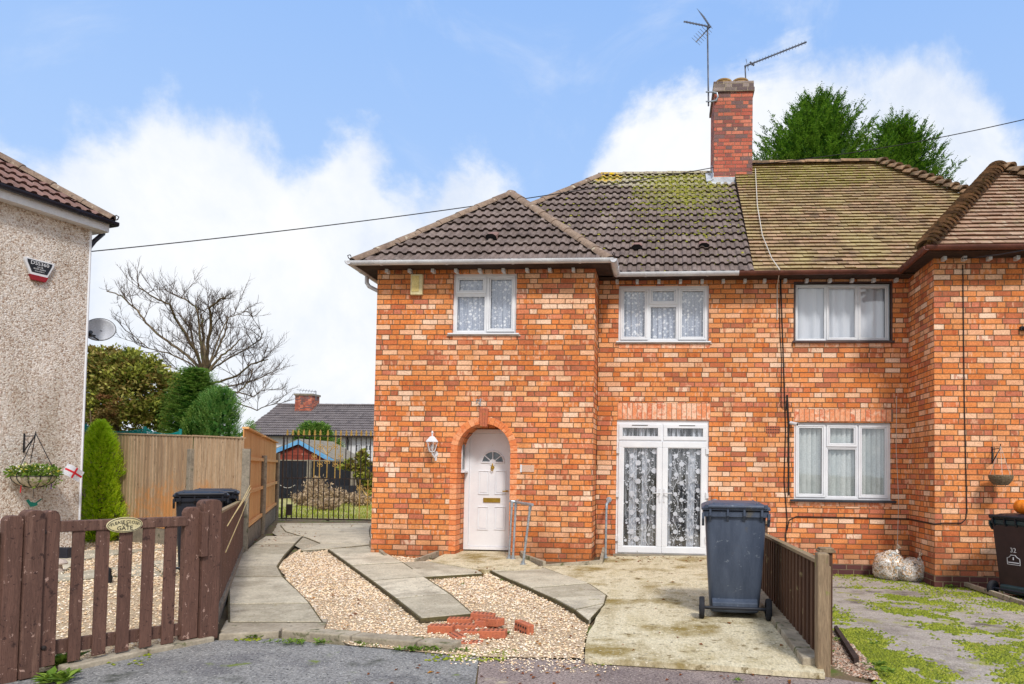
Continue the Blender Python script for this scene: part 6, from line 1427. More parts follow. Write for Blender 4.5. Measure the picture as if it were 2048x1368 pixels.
bm_ = bpy.data.objects
def decal(par, txt, size, loc, xd, zd): 
    o = textmesh(txt, size, loc, xd, zd, par, m_white, name='numeral'); return o
# reflected brick painted as a thin maroon panel, plus the marks (left side of the bin, local -Y face turned to the path)
mb = MB(); mb.prism([(-.225, -.253, .07), (.225, -.253, .07), (.262, -.353, .93), (-.262, -.353, .93)], (0, -.004, 0), .5); mb.build('brick_reflection', m_binrefl, wb2)
decal(wb2, '32', .085, (0, -.328, .62), (1, 0, 0), (0, -.11, 1))
mb = MB()
def mk(u, v): return Vector((u, -.319 - .116 * (v - .5) * 1.0 - .004, v))
for loop in ([(-.085, .44), (.085, .44), (.085, .52), (.05, .535), (.03, .56), (-.03, .56), (-.05, .535), (-.085, .52), (-.085, .44)],):
    mb.tube([mk(*p_) for p_ in loop], .0042, 5, .5)
mb.tube([mk(-.07, .465), mk(.07, .465)], .007, 5, .5); mb.tube([mk(0, .50), mk(0, .535)], .008, 5, .5); mb.build('council_mark', m_white, wb2)
# pumpkin
pc = Vector((b2.x + .12, b2.y + .12, -.25 + 1.078 * 1.02)); pk = root('pumpkin', 'round orange pumpkin sitting on the lid of the right-hand wheelie bin', 'pumpkin', tuple(pc))
pc = onY(2052, 1044, pc.y) ; pc.z = -.21 + 1.08 * 1.02; pk.location = pc; ORIG[pk] = pc
mb = MB(); vs = []; NA, NR = 48, 14
for i in range(NR + 1):
    ph = math.pi * i / NR
    for k_ in range(NA):
        th = 2 * math.pi * k_ / NA; rr = .145 * math.sin(ph) ** .8 * (1 - .07 * abs(math.cos(th * 5)) ** 4) if 0 < i < NR else .0
        vs.append(pc + Vector((rr * math.cos(th), rr * math.sin(th), .095 + .10 * math.cos(ph) * (1 - .15 * (math.sin(ph) < .4)))))
mb.add(vs, [(i * NA + k_, i * NA + (k_ + 1) % NA, (i + 1) * NA + (k_ + 1) % NA, (i + 1) * NA + k_) for i in range(NR) for k_ in range(NA)], .5); mb.build('fruit', m_pump, pk, smooth=True)
mb = MB(); mb.tube([pc + Vector((0, 0, .17)), pc + Vector((.01, 0, .21)), pc + Vector((.035, 0, .235))], [.022, .014, .016], 8, .5); mb.build('stalk', m_wick, pk)
# neighbour bins behind the picket gate
b3 = onZ(366, 1150); wheelie('black wheelie bin standing behind the picket gate latch, left of its twin', (b3.x, b3.y + .3, 0), R(35), m_bink, m_bink, scale=.98)
wheelie('black wheelie bin behind the gate, right of its twin against the low fence', (-6.32, 9.3, 0), R(32), m_bink, m_bink, scale=.98)
# clear rubbish bags
def bag(c, rx, ry, rz, label, seed):
    rg = random.Random(seed); o = root('rubbish_bag', label, 'rubbish bag', tuple(c)); mb = MB(); bm = bmesh.new(); bmesh.ops.create_icosphere(bm, subdivisions=5, radius=1)
    lumps = [(Vector((rg.uniform(-1, 1), rg.uniform(-1, 1), rg.uniform(-1, 1))).normalized(), rg.uniform(.02, .09), rg.uniform(5, 22)) for _ in range(46)]
    vs = []
    for v in bm.verts:
        d = v.co.normalized(); k_ = 1.0
        for l_, a_, s_ in lumps: k_ += a_ * (math.exp(-s_ * 2 * (1 - d.dot(l_))) - .1) * .9
        k_ += .025 * math.sin(d.x * 23 + d.z * 17) * math.sin(d.y * 19 - d.z * 13)
        z_ = d.z * k_ * (1.0 - .12 * (d.x * d.x)); z_ = max(z_, -.62)
        vs.append(Vector(c) + Vector((d.x * k_ * rx, d.y * k_ * ry, (z_ + .62) * rz)))
    bm.verts.index_update()
    cells = [(Vector((rg.uniform(-1, 1), rg.uniform(-1, 1), rg.uniform(-1, 1))), rg.random()) for _ in range(46)]
    for f in bm.faces:
        cc = f.calc_center_median(); r_ = min(cells, key=lambda q: (q[0] - cc).length)[1]; mb.f.append(tuple(v.index for v in f.verts)); mb.r.append(r_)
    mb.v = [tuple(v) for v in vs]; bm.free()
    mb.build('bag_body', m_bag, o, smooth=True)
    mb = MB(); t_ = Vector(c) + Vector((rx * .3, -ry * .2, rz * 1.55)); mb.tube([t_ - Vector((0, 0, .06)), t_, t_ + Vector((.03, -.02, .05))], [.05, .015, .045], 8, .5); mb.build('knot', m_bag, o, smooth=True)
g_ = onY(1779, 1130, 10.86); bag((g_.x, 10.86, -.225), .31, .27, .30, 'bulging clear bag of brown and white rubbish, left of two by the bay', 3)
g_ = onY(1824, 1130, 10.74); bag((g_.x, 10.74, -.225), .31, .26, .245, 'lower clear bag of white rubbish, right of two in the bay corner', 8)
# loose bricks
def lbrick(px, py, rot, tilt, roll, label, z=.0, dims=(.215, .102, .065)):
    p_ = onZ(px, py, z + .03); mb = MB(); L_, W_, H_ = dims
    mb.box(-L_ / 2, L_ / 2, -W_ / 2, W_ / 2, -H_ / 2, H_ / 2)
    o_ = root('loose_brick', label, 'brick', local=True, group='loose bricks at the end of the path')
    mb.build('brick', m_loose, o_, bevel=.006); m2 = MB()
    for i in range(5):
        for j in (-1, 1): m2.lathe(((i - 2) * .038, j * .022, H_ / 2), [(.011, -.0), (.011, .0012), (0, .0012)], 10, .5)
    m2.build('perforation', m_dark, o_)
    o_.location = (p_.x, p_.y, z - .018 + (W_ if abs(roll) > 45 else H_) / 2 + abs(math.sin(R(tilt))) * L_ / 2 - .006); o_.rotation_euler = Euler((R(roll), R(tilt), R(rot)), 'XYZ')
    return o_
lbrick(883, 1252, 2, 0, 0, 'orange brick at the left front corner of the small brick patch', .02)
lbrick(920, 1238, 4, 0, 0, 'brick touching the slab end at the back left of the brick patch')
lbrick(930, 1251, 6, 0, 0, 'brick second from the back in the left column of the brick patch', -.01)
lbrick(912, 1271, -52, 0, 0, 'dark perforated brick laid diagonally at the left of the brick patch', -.03)
lbrick(947, 1263, 3, 0, 0, 'perforated brick flat in the middle of the brick patch', -.02)
lbrick(938, 1285, 4, 0, 0, 'half-buried orange brick at the front edge of the brick patch, left one', -.035)
lbrick(995, 1281, 6, 0, 0, 'half-buried orange brick at the front edge of the brick patch, right one', -.045)
lbrick(966, 1230, 2, 4, 0, 'brick at the back of the raised heap by the slab corner', .01)
lbrick(975, 1242, 4, 0, 0, 'brick in the middle of the raised heap of bricks', .015)
lbrick(984, 1240, -30, -4, 0, 'brick slanting behind the right side of the raised heap', .03)
lbrick(987, 1262, 4, 0, 0, 'brown brick standing at the front right of the raised heap', .02)
lbrick(1048, 1257, -46, 3, 90, 'brick on its edge leaning in the gravel, farthest right of the loose bricks', .0)

# ------------------------------------------------------------------ vegetation
def spray(mb, p, d, ln, n, sz, sag_=.3, wid=.5):
    """a feathery shoot: small leaf blades along an arching axis"""
    d = Vector(d).normalized(); sd_ = d.cross(Vector((U(-.3, .3), U(-.3, .3), 1))).normalized(); q = Vector(p)
    base = rnd(); 
    for i in range(n):
        f = i / n; pos_ = q + d * ln * f - Vector((0, 0, sag_ * ln * f * f)); w_ = wid * ln * (1 - f) * .5
        for s_ in (-1, 1):
            a = (d * .8 + sd_ * s_ * .9 + Vector((0, 0, U(-.2, .3)))).normalized(); l_ = max(sz, w_) * U(.7, 1.2); b = a.cross(Vector((U(-.4, .4), U(-.4, .4), 1))).normalized() * sz * .28
            mb.add([pos_, pos_ + a * l_ * .5 + b, pos_ + a * l_, pos_ + a * l_ * .5 - b], [(0, 1, 2, 3)], min(1, max(0, base * .7 + U(0, .3))))
def conifer(name, label, c, h, r_, mat, n, kind='column', lean=(0, 0), prof=None, group=None, trunk=.08, sz=.05, ln=.2, up=1.0, cat='tree', bumps=()):
    """feathery evergreen; prof(f) gives the relative radius at height fraction f"""
    c = Vector(c); o = root(name, label, cat, tuple(c), group=group)
    mb = MB(); mb.tube([c, c + Vector((lean[0] * .5, lean[1] * .5, h * .5)), c + Vector((lean[0], lean[1], h * .92))], [trunk, trunk * .6, trunk * .15], 8, .5); mb.build('trunk', m_bark, o)
    mb = MB(); clumps = [(U(0, 6.28), U(0.02, .98), U(.70, 1.2)) for _ in range(int(26 + h * 8))]
    for _ in range(n):
        f = rnd() ** .85; th = U(0, 2 * math.pi); k_ = 1.0
        for (a_, b_, g_) in clumps:
            dth = abs((th - a_ + math.pi) % (2 * math.pi) - math.pi)
            if dth < .45 and abs(f - b_) < .06: k_ = g_
        rr = r_ * prof(f) * k_ * (1 + .13 * math.sin(3 * th + 9 * f) + .09 * math.sin(7 * th - 23 * f)) * (U(.55, 1.0) ** .5)
        p_ = c + Vector((lean[0] * f + math.cos(th) * rr, lean[1] * f + math.sin(th) * rr, h * f))
        out = Vector((math.cos(th), math.sin(th), up * U(.4, 1.4)))
        spray(mb, p_, out, ln * U(.6, 1.3), 5, sz, sag_=0.1)
    for _ in range(n // 3):
        f = rnd(); th = U(0, 6.283); rr = r_ * prof(f) * U(.2, .7); p_ = c + Vector((lean[0] * f + math.cos(th) * rr, lean[1] * f + math.sin(th) * rr, h * f * .97))
        a = Vector((U(-1, 1), U(-1, 1), U(-.3, 1))).normalized(); b = a.cross(Vector((U(-1, 1), U(-1, 1), U(-1, 1)))).normalized(); z_ = ln * .8
        mb.add([p_, p_ + a * z_ * .5 + b * z_ * .35, p_ + a * z_, p_ + a * z_ * .5 - b * z_ * .35], [(0, 1, 2, 3)], U(0, .25))
    mb.build('crown', mat, o)
    return o
def leafy(name, label, c, blobs, mat, n, sz, trunk_r=.06, cat='tree', group=None, stems=5):
    c = Vector(c); o = root(name, label, cat, tuple(c), group=group)
    mb = MB()
    for k_ in range(stems):
        b = blobs[k_ % len(blobs)]; t_ = Vector(b[0]) + Vector((U(-.3, .3), U(-.3, .3), 0)); mb.tube([c + Vector((U(-.1, .1), U(-.1, .1), 0)), c.lerp(t_, .5) + Vector((U(-.1, .1), 0, U(0, .2))), t_], [trunk_r, trunk_r * .6, trunk_r * .2], 6, .5)
    mb.build('trunk', m_bark, o)
    mb = MB(); tot = sum(b[1][0] * b[1][2] for b in blobs)
    for b in blobs:
        m_ = int(n * b[1][0] * b[1][2] / tot); nc = max(5, m_ // 60)
        for _ in range(nc):
            while True:
                d = Vector((U(-1, 1), U(-1, 1), U(-1, 1)))
                if .45 < d.length < 1: break
            cc = Vector(b[0]) + Vector((d.x * b[1][0], d.y * b[1][1], d.z * b[1][2])); s_ = min(b[1]) * U(.14, .30); base = rnd()
            for _ in range(60):
                e = Vector((random.gauss(0, 1), random.gauss(0, 1), random.gauss(0, .8))) * s_ * .6; p_ = cc + e
                a = (d * .6 + Vector((U(-1, 1), U(-1, 1), U(-.6, 1)))).normalized(); bb = a.cross(Vector((U(-1, 1), U(-1, 1), U(-1, 1)))).normalized(); z_ = sz * U(.6, 1.3)
                mb.add([p_, p_ + a * z_ * .5 + bb * z_ * .25, p_ + a * z_, p_ + a * z_ * .5 - bb * z_ * .25], [(0, 1, 2, 3)], min(1, max(0, base * .6 + U(0, .4))))
    mb.build('crown', mat, o); return o
# golden conifer in front of the back fence
gc = onZ(210, 1075); gc = Vector((onY(208, 900, 11.6).x, 11.6, 0))
gp = lambda f: (.55 + .45 * min(1, f / .12)) if f < .35 else max(.04, (1 - ((f - .35) / .65)) ** .8 * (.95))
pts_g = [(0, .70), (.12, 1.0), (.25, .92), (.45, .78), (.6, .72), (.75, .62), (.88, .42), (.96, .2), (1, .03)]
def interp(tb):
    def f_(x):
        for (a, b), (c_, d_) in zip(tb, tb[1:]):
            if x <= c_: return b + (d_ - b) * (x - a) / max(1e-6, c_ - a)
        return tb[-1][1]
    return f_
cgo = conifer('golden_conifer', 'bright yellow-green cone-shaped conifer in front of the grey board fence', gc, 2.12, .42, l_gold, 5200, prof=interp(pts_g), trunk=.05, sz=.022, ln=.10, up=1.8, lean=(-.08, 0))
# olive bush mass behind the back fence
def BY(px, py, Y): return onY(px, py, Y)
Yb = 15.5
def blob(px, py, Y, rpx, rpy):
    c_ = onY(px, py, Y); k_ = Y / F; return (c_, (rpx * k_, max(rpx, rpy) * k_ * .7, rpy * k_))
leafy('evergreen_bush', 'large olive green and yellow bush behind the grey fence, against the pebbledash house', (onY(240, 900, Yb).x, Yb, 0),
      [blob(215, 780, Yb, 85, 90), blob(285, 790, Yb, 70, 85), blob(235, 740, Yb, 60, 50), blob(330, 800, Yb, 40, 70), blob(190, 720, Yb, 40, 30)], l_bush, 30000, .10, stems=7)
l = leafy('shrub', 'rusty brown leaved shrub low behind the teal netting', (onY(205, 900, 14.6).x, 14.6, 0), [blob(205, 822, 14.6, 32, 34)], leafmat('rusty_leaf', [C(84, 54, 28), C(130, 84, 46), C(110, 104, 48), C(170, 120, 76)]), 1500, .06, stems=3)
# dark feathery conifer and rounded cypress
pr1 = interp([(0, .6), (.2, 1), (.5, .9), (.75, .65), (.9, .4), (1, .08)])
conifer('conifer', 'loose dark green conifer behind the fence under the bare tree', (onY(388, 850, 15.0).x, 15.0, 0), onY(388, 738, 15.0).z, .72, l_dgrn, 5000, prof=pr1, sz=.045, ln=.30, up=.2)
conifer('cypress', 'rounded blue-green cypress rising above the grey fence near its right end', (onY(438, 850, 14.2).x, 14.2, 0), onY(445, 782, 14.2).z, .56, l_cyp, 5200, prof=interp([(0, .8), (.5, 1), (.75, .95), (.88, .7), (.96, .42), (1, .1)]), sz=.03, ln=.16, up=2.2)
conifer('cypress', 'smaller dark cypress tucked left of the rounded one above the fence', (onY(395, 850, 13.9).x, 13.9, 0), onY(404, 812, 13.9).z, .30, l_dgrn, 2200, prof=interp([(0, .8), (.6, 1), (.85, .7), (1, .1)]), sz=.03, ln=.15, up=2.0)
# bare pollarded tree
bt = root('bare_tree', 'big leafless tree with spreading cut-back branches behind the evergreens', 'tree', tuple(onY(412, 900, 19).xyz * Vector((1, 1, 0))) if 0 else (onY(414, 800, 19).x, 19, 0))
TY = 19.0
def tp(px, py, dy=0): return onY(px, py, TY + dy)
mbt = MB(); mbb = MB(); mbw = MB()
base_ = Vector((tp(414, 800).x, TY, 0)); mbt.tube([base_, tp(412, 860), tp(411, 780), tp(410, 745)], [.19, .15, .12, .10], 10, .5)
limbs = [([(410, 760), (395, 730), (372, 705), (330, 675), (290, 640), (265, 605), (230, 570), (200, 560)], .10, 0.6), ([(405, 740), (392, 700), (370, 660), (345, 620), (335, 590), (300, 575), (268, 552)], .09, -.7), ([(404, 745), (388, 690), (377, 640), (355, 612)], .085, .9),
         ([(408, 735), (402, 690), (398, 640), (392, 600), (372, 580), (345, 568)], .08, -.3), ([(411, 735), (408, 690), (404, 640), (403, 612)], .12, .2), ([(413, 735), (416, 680), (422, 630), (418, 598), (440, 580), (455, 572)], .10, -.5), ([(414, 745), (425, 715), (440, 690), (452, 655), (457, 630)], .085, .7),
         ([(420, 738), (440, 712), (465, 690), (486, 668)], .08, .3), ([(416, 770), (440, 765), (475, 755), (510, 725), (545, 715)], .08, -.8), ([(418, 775), (450, 785), (480, 790), (505, 765), (512, 735)], .075, .4), ([(420, 780), (470, 775), (520, 760), (555, 745)], .06, .8), ([(416, 790), (470, 812), (520, 830), (560, 815)], .05, -.4),
         ([(405, 765), (380, 745), (350, 738), (320, 728)], .05, .5), ([(405, 752), (375, 722), (330, 700), (290, 690), (240, 650)], .05, -1.0), ([(418, 742), (450, 720), (500, 690), (530, 670), (535, 650)], .05, -1.2), ([(412, 740), (430, 690), (460, 620), (500, 605)], .05, 1.2), ([(480, 790), (515, 800), (545, 770)], .04, .3)]
def tw(mb, p, d, ln, r_, lvl):
    n = 4; pts_ = [Vector(p)]; dd = Vector(d).normalized()
    for i in range(n): dd = (dd + Vector((U(-.22, .22), U(-.22, .22), U(-.12, .22)))).normalized(); pts_.append(pts_[-1] + dd * ln / n)
    mb.tube(pts_, [r_ * (1 - .75 * i / n) for i in range(n + 1)], 4, None, cap=False)
    if lvl > 0:
        for i in range(1, n + 1):
            for _ in range(1 if rnd() < .5 else 2):
                dv = (dd + Vector((U(-1, 1), U(-.8, .8), U(-.5, .9))) * .85).normalized(); tw(mb, pts_[i], dv, ln * U(.35, .6), r_ * .55, lvl - 1)
for pl_, r_, dy in limbs:
    P = [tp(412 + (x - 412) * .93, 748 + (y - 748) * .88, dy * i * .5) for i, (x, y) in enumerate(pl_)]; n = len(P)
    Q = []
    for i in range(n - 1):
        for k_ in range(4): Q.append(P[i].lerp(P[i + 1], k_ / 4) + Vector((U(-.02, .02), U(-.02, .02), U(-.02, .02))))
    Q.append(P[-1]); mbb.tube(Q, [r_ * .50 * (1 - .68 * i / len(Q)) for i in range(len(Q))], 7, None)
    for i in range(3, len(Q)):
        if rnd() < .75:
            t_ = (Q[i] - Q[i - 1]).normalized()
            for _ in range(1): dv = (t_ * .7 + Vector((U(-1, 1), U(-1, 1), U(-.5, .9)))).normalized(); tw(mbw, Q[i], dv, U(.5, 1.0) * (1.1 - .4 * i / len(Q)), .012, 2)
mbt.build('trunk', m_bark, bt, smooth=True); mbb.build('limbs', m_bark, bt, smooth=True); mbw.build('twigs', m_twig, bt)
# bright conifers behind the right roof
TRY = 23.0
def top_conifer(label, px, pytop, wpx, n, seed):
    random.seed(seed); x = onY(px, 300, TRY).x; h = onY(px, pytop, TRY).z; r_ = wpx * TRY / F
    conifer('tall_cypress', label, (x, TRY, 0), h, r_, l_roof, n, prof=lambda f: 0.35 if f < .5 else max(.0, 1 - ((f - .66) / .34) ** 1.6 if f > .66 else 1), sz=.10, ln=.75, up=1.1, trunk=.2)
# crowns are built from individual boughs so that the outline stays feathery
def bough_tree(label, px, pytop, half, Y, n, seed, pybase=420):
    random.seed(seed); x = onY(px, 300, Y).x; h = onY(px, pytop, Y).z; zb_ = onY(px, pybase, Y).z; r_ = half * Y / F
    o = root('tall_cypress', label, 'tree', (x, Y, 0)); mb = MB(); mb.tube([(x, Y, 0), (x, Y, h * .97)], [.25, .04], 8, .5); mb.build('trunk', m_bark, o); mb = MB()
    for _ in range(n):
        f = rnd(); z_ = zb_ + (h - zb_) * f; th = U(0, 2 * math.pi); rr = r_ * (1 - f ** 2.2) * U(.2, 1.0)
        p_ = Vector((x + math.cos(th) * rr, Y + math.sin(th) * rr, z_ - .3)); out = Vector((math.cos(th) * (1.0 - f * .4), math.sin(th) * (1 - f * .4), U(.6, 1.5)))
        L_ = U(.5, 1.05); sub_ = out.normalized()
        for k_ in range(7): spray(mb, p_ + sub_ * L_ * k_ / 7, sub_ + Vector((U(-.9, .9), U(-.9, .9), U(-.3, .4))), .36 * (1.1 - k_ / 9), 5, .075, sag_=.2, wid=.9)
        spray(mb, p_ + sub_ * L_ * .8, sub_, .4, 6, .045, sag_=.15, wid=.6)
    for _ in range(n * 2):
        f = rnd(); z_ = zb_ + (h - zb_) * f * .86; th = U(0, 6.283); rr = r_ * (1 - f ** 1.8) * U(0, .62); p_ = Vector((x + math.cos(th) * rr, Y + math.sin(th) * rr, z_)); a = Vector((U(-1, 1), U(-1, 1), U(-.3, 1))).normalized(); b = a.cross(Vector((U(-1, 1), U(-1, 1), U(-1, 1)))).normalized(); mb.add([p_, p_ + a * .25 + b * .14, p_ + a * .5, p_ + a * .25 - b * .14], [(0, 1, 2, 3)], U(0, .12))
    mb.build('crown', l_roof, o)
bough_tree('broad bright green conifer rising behind the clay roof, right of the chimney', 1632, 218, 150, 23, 1150, 5)
bough_tree('narrower bright green conifer behind the roof hip, right of the broad one', 1795, 258, 92, 24, 620, 6)
random.seed(11)
# teal netting on posts above the back fence
tn = root('garden_netting', 'teal garden netting strung between stakes above the grey fence', 'netting', (onY(260, 870, 13.2).x, 13.2, 0))
NX_ = [(170, 848), (290, 853), (361, 858)]
for px, py in NX_: p_ = onY(px, py, 13.2); mb = MB(); mb.tube([(p_.x, 13.2, 0), tuple(p_)], .03, 6, .5); mb.build('stake', m_teal, tn)
mb = MB()
for i in range(2):
    A, B = onY(NX_[i][0], NX_[i][1] + 2, 13.2), onY(NX_[i + 1][0], NX_[i + 1][1] + 4, 13.2)
    for r__ in range(7):
        mb.tube([A.lerp(B, k_ / 14) - Vector((0, .0, .04 * r__ + (.10 - .012 * r__) * 4 * (k_ / 14) * (1 - k_ / 14) + U(-.006, .006))) for k_ in range(15)], .007 if r__ else .012, 4, .5)
    for k_ in range(28):
        f_ = k_ / 28; s_ = A.lerp(B, f_) - Vector((0, 0, .10 * 4 * f_ * (1 - f_))); mb.tube([s_, s_ - Vector((U(-.03, .03), 0, .26))], .005, 4, .5)
mb.build('net', m_teal, tn)
ma_, t_n = newmat('teal_mesh_sheet')
mx_ = t_n.n('ShaderNodeMixShader', {0: t_n.m('MULTIPLY_ADD', t_n.ss(t_n.noise(pos(t_n), 9, 3), .4, .6), .4, .45), 1: t_n.n('ShaderNodeBsdfTransparent').outputs[0], 2: t_n.n('ShaderNodeBsdfDiffuse', {0: C(24, 140, 136)}).outputs[0]}); t_n.n('ShaderNodeOutputMaterial', {0: mx_.outputs[0]})
mb = MB()
for i in range(2):
    A, B = onY(NX_[i][0], NX_[i][1] + 2, 13.19), onY(NX_[i + 1][0], NX_[i + 1][1] + 4, 13.19); vs = []
    for k_ in range(15): f_ = k_ / 14; s_ = A.lerp(B, f_) - Vector((0, 0, .10 * 4 * f_ * (1 - f_))); vs += [s_, s_ - Vector((0, .03 * math.sin(k_), .5))]
    mb.add(vs, [(2 * k_, 2 * k_ + 2, 2 * k_ + 3, 2 * k_ + 1) for k_ in range(14)], .5)
mb.build('mesh_sheet', ma_, tn)

# ------------------------------------------------------------------ back garden and far houses
mb = MB(); g0, g1 = 17.7, 29.0
mb.add([(-16, g0, -.008), (-2, g0, -.008), (-2, g1, -.008), (-16, g1, -.008)], [(0, 1, 2, 3)], .5)
struct(mb.build('lawn', M('rough_lawn', [C(128, 138, 60), C(182, 172, 104), C(206, 190, 140)], .95, 2.5, .95, .02, 22, bright=.35)))
mb = MB()
for _ in range(9000):
    x, y = U(-12.5, -5.5), 17.9 + rnd() ** 1.4 * 10; h_ = U(.03, .09); a = U(0, 6.28); d_ = Vector((math.cos(a), math.sin(a), 0)); p_ = Vector((x, y, 0)); mb.add([p_ - d_ * .012, p_ + d_ * .012, p_ + Vector((U(-.03, .03), U(-.03, .03), h_))], [(0, 1, 2)])
stuff(mb.build('grass', l_grass), 'rough yellow-green grass of the back garden beyond the iron gate', 'grass')
def dryplant(px, py, w, h_, label, n=150):
    b_ = onZ(px, py); o = root('dried_plant', label, 'plant', tuple(b_), group='dried plants in the back garden'); mb = MB(); m2 = MB()
    for _ in range(n):
        a = U(0, 6.28); l_ = h_ * U(.4, 1.0); sp_ = w * U(0, 1); s_ = b_ + Vector((math.cos(a) * sp_ * .3, math.sin(a) * sp_ * .3, 0)); e_ = b_ + Vector((math.cos(a) * sp_, math.sin(a) * sp_, l_)); mb.tube([s_, s_.lerp(e_, .6) + Vector((0, 0, .03)), e_], .007, 3, None, cap=False)
        for _ in range(12): p_ = s_.lerp(e_, U(.35, 1.05)) + Vector((U(-.06, .06), U(-.06, .06), U(-.04, .06))); leaves(m2, p_, .02, 1, .07)
    mb.build('stems', l_dry, o); m2.build('seed_heads', l_dry, o)
dryplant(632, 1006, .55, .95, 'tallest clump of dried pale stalks behind the middle of the iron gate', 130)
dryplant(608, 1012, .45, .55, 'short dried clump left of the tallest one behind the iron gate', 70)
dryplant(662, 1012, .5, .62, 'dried clump right of the tallest one behind the iron gate', 80)
dryplant(690, 1008, .5, .42, 'low dried clump behind the right half of the iron gate', 70)
dryplant(655, 1020, .7, .35, 'low spreading dried clump nearest to the iron gate', 70)
dryplant(722, 1012, .5, .4, 'dried clump beside the brick corner seen through the gate', 60)
# black fence
KY = 28.5; KF = Pl((0, KY), (1, 0)); kf = root('black_fence', 'black boarded fence with pale concrete posts across the back garden', 'fence', (onY(640, 950, KY).x, KY, 0))
ks0, ks1 = KF.at(545, 950)[0], KF.at(800, 950)[0]; kz = KF.at(600, 922)[1]
mb = MB(); boards(mb, KF, ks0 - 1.5, ks1, .0, kz, 0, .14); mb.build('fence_panel', m_blackf, kf)
mb = MB(); KF.box(mb, ks0 - 1.5, ks1, kz + .003, kz + .05, -.03, .03); mb.build('capping_rail', m_cpost, kf)
for px in (620, 706, 714): fpost(kf, KF, KF.at(px, 950)[0], 0, kz + .06, .15 if px != 706 else .10, .08, m_cpost)
mb = MB(); a0_, a1_ = KF.at(590, 975)[0], KF.at(745, 975)[0]; KF.box(mb, a0_, a1_, .0, KF.at(650, 970)[1], .18, .19); mb.build('dark_net', m_blackf, kf)
hz_ = onY(578, 972, KY - .3); mb = MB(); mb.tube([onY(560 + 5 * i, 970 + 6 * math.sin(math.pi * i / 6), KY - .3) for i in range(7)], .012, 5, .5); tag(mb.build('hose', m_cablew), 'sagging pale line in front of the black garden fence', 'line')
# ivy near the brick corner
leafy('ivy', 'yellow-green ivy climbing the black fence beside the brick house corner', (onY(722, 990, 26).x, 26, 0), [blob(724, 930, 26, 10, 30), blob(700, 932, 26, 20, 9), blob(735, 965, 26, 12, 26)], l_bush, 3600, .16, stems=3, cat='climbing plant')
# shed
SY = 30.5; sh = root('shed', 'red-brown garden shed with pale blue barge boards behind the black fence', 'shed', (onY(600, 950, SY).x, SY, 0))
def sp_(px, py, Y=SY): return onY(px, py, Y)
L0, R0, AP = sp_(545, 906), sp_(672, 925), sp_(600, 884)
mb = MB(); x0, x1 = sp_(553, 910).x, sp_(660, 910).x; zl_ = L0.z; 
y_ = SY; z_ = 0
while z_ < AP.z - .05:
    zt_2 = z_ + .13; f0 = 0 if z_ < L0.z - .05 else (z_ - L0.z) / (AP.z - L0.z); f1 = 0 if z_ < R0.z - .05 else (z_ - R0.z) / (AP.z - R0.z)
    a, b = x0 + (AP.x - x0) * max(0, f0), x1 + (AP.x - x1) * max(0, f1)
    mb.prism([(a, y_, z_), (b, y_, z_), (b, y_ + .01, min(zt_2, AP.z)), (a, y_ + .01, min(zt_2, AP.z))], (0, 3.0, 0)); z_ += .135
mb.build('wall', M('red_brown_cladding', [C(104, 40, 30), C(150, 70, 50), C(128, 54, 40)], .85, 4, .4, .004, 20, over=[(C(206, 180, 160), 5, .66, .72)]), sh)
m_bluep = M('pale_blue_paint', [C(84, 150, 200), C(124, 184, 224)], .6, 5, 1, 0)
for A, B in ((L0, AP), (AP, R0)):
    mb = MB(); mb.prism([A + Vector((0, -.15, -.10)), B + Vector((0, -.15, -.10)), B + Vector((0, -.15, .10)), A + Vector((0, -.15, .10))], (0, .06, 0), .5); mb.build('barge_board', m_bluep, sh)
    mb = MB(); mb.prism([A + Vector((0, -.12, .09)), B + Vector((0, -.12, .09)), B + Vector((0, -.12, .15)), A + Vector((0, -.12, .15))], (0, 3.3, 0), .5); mb.build('roof', m_cpost, sh)
# shed window sill trim
conifer('conifer', 'dark green conifer behind the shed, seen above the iron gate', (onY(628, 900, 34).x, 34, 0), onY(628, 852, 34).z, 1.05, l_dgrn, 3600, prof=interp([(0, .9), (.6, 1), (.85, .8), (.95, .5), (1, .1)]), sz=.10, ln=.35, up=1.6)
# far bungalow row
FY = 42.0
fh = root('bungalow', 'distant white-walled house with dark tiled roof and brick chimney beyond the garden', 'house', (onY(640, 930, FY).x, FY, 0))
fe = onY(650, 872, FY - .4).z; fr2 = onY(650, 811, FY + 3.2).z; fx0 = onY(478, 872, FY - .4).x; fxr = onY(556, 812, FY + 3.2).x; fx1 = onY(900, 872, FY).x
fwx0 = fx0 + .5; FP = Pl((0, FY), (1, 0))
mb = MB(); mb.box(fwx0, fx1, FY, FY + 6.2, 0, fe + .05); mb.build('wall', M('white_render', [C(206, 206, 208), C(222, 222, 224)], .9, 1, 1, .002), fh)
rn = 3.6; ss_ = (fr2 - fe) / rn; c3, s3 = math.cos(math.atan(ss_)), math.sin(math.atan(ss_))
m_far = M('distant_grey_tile', [C(86, 80, 82), C(124, 116, 116), C(104, 96, 98)], .9, 3, .4, .004, 30, over=[(C(170, 164, 160), 5, .64, .7)])
tiles('roof', fh, (0, FY - .4, fe), (1, 0, 0), (0, c3, s3), fx0, fx1, rn / c3, m_far, course=.33, planes=[((fx0, FY - .4, 0), ((-1, (fxr - fx0) / rn, 0)))])
mb = MB(); mb.add([(fx0, FY - .4, fe), (fxr, FY - .4 + rn, fr2), (fxr, FY + 3.2, fr2), (fx0, FY + 7, fe)], [(0, 1, 2, 3)], .3); mb.add([(fx0, FY + 7, fe), (fx1, FY + 7, fe), (fx1, FY + 3.2, fr2), (fxr, FY + 3.2, fr2)], [(0, 1, 2, 3)], .3); mb.build('roof_back', m_far, fh)
hipline('ridge_tile', fh, (fxr, FY + 3.2, fr2 + .04), (fx1, FY + 3.2, fr2 + .04), m_far, r_=.13)
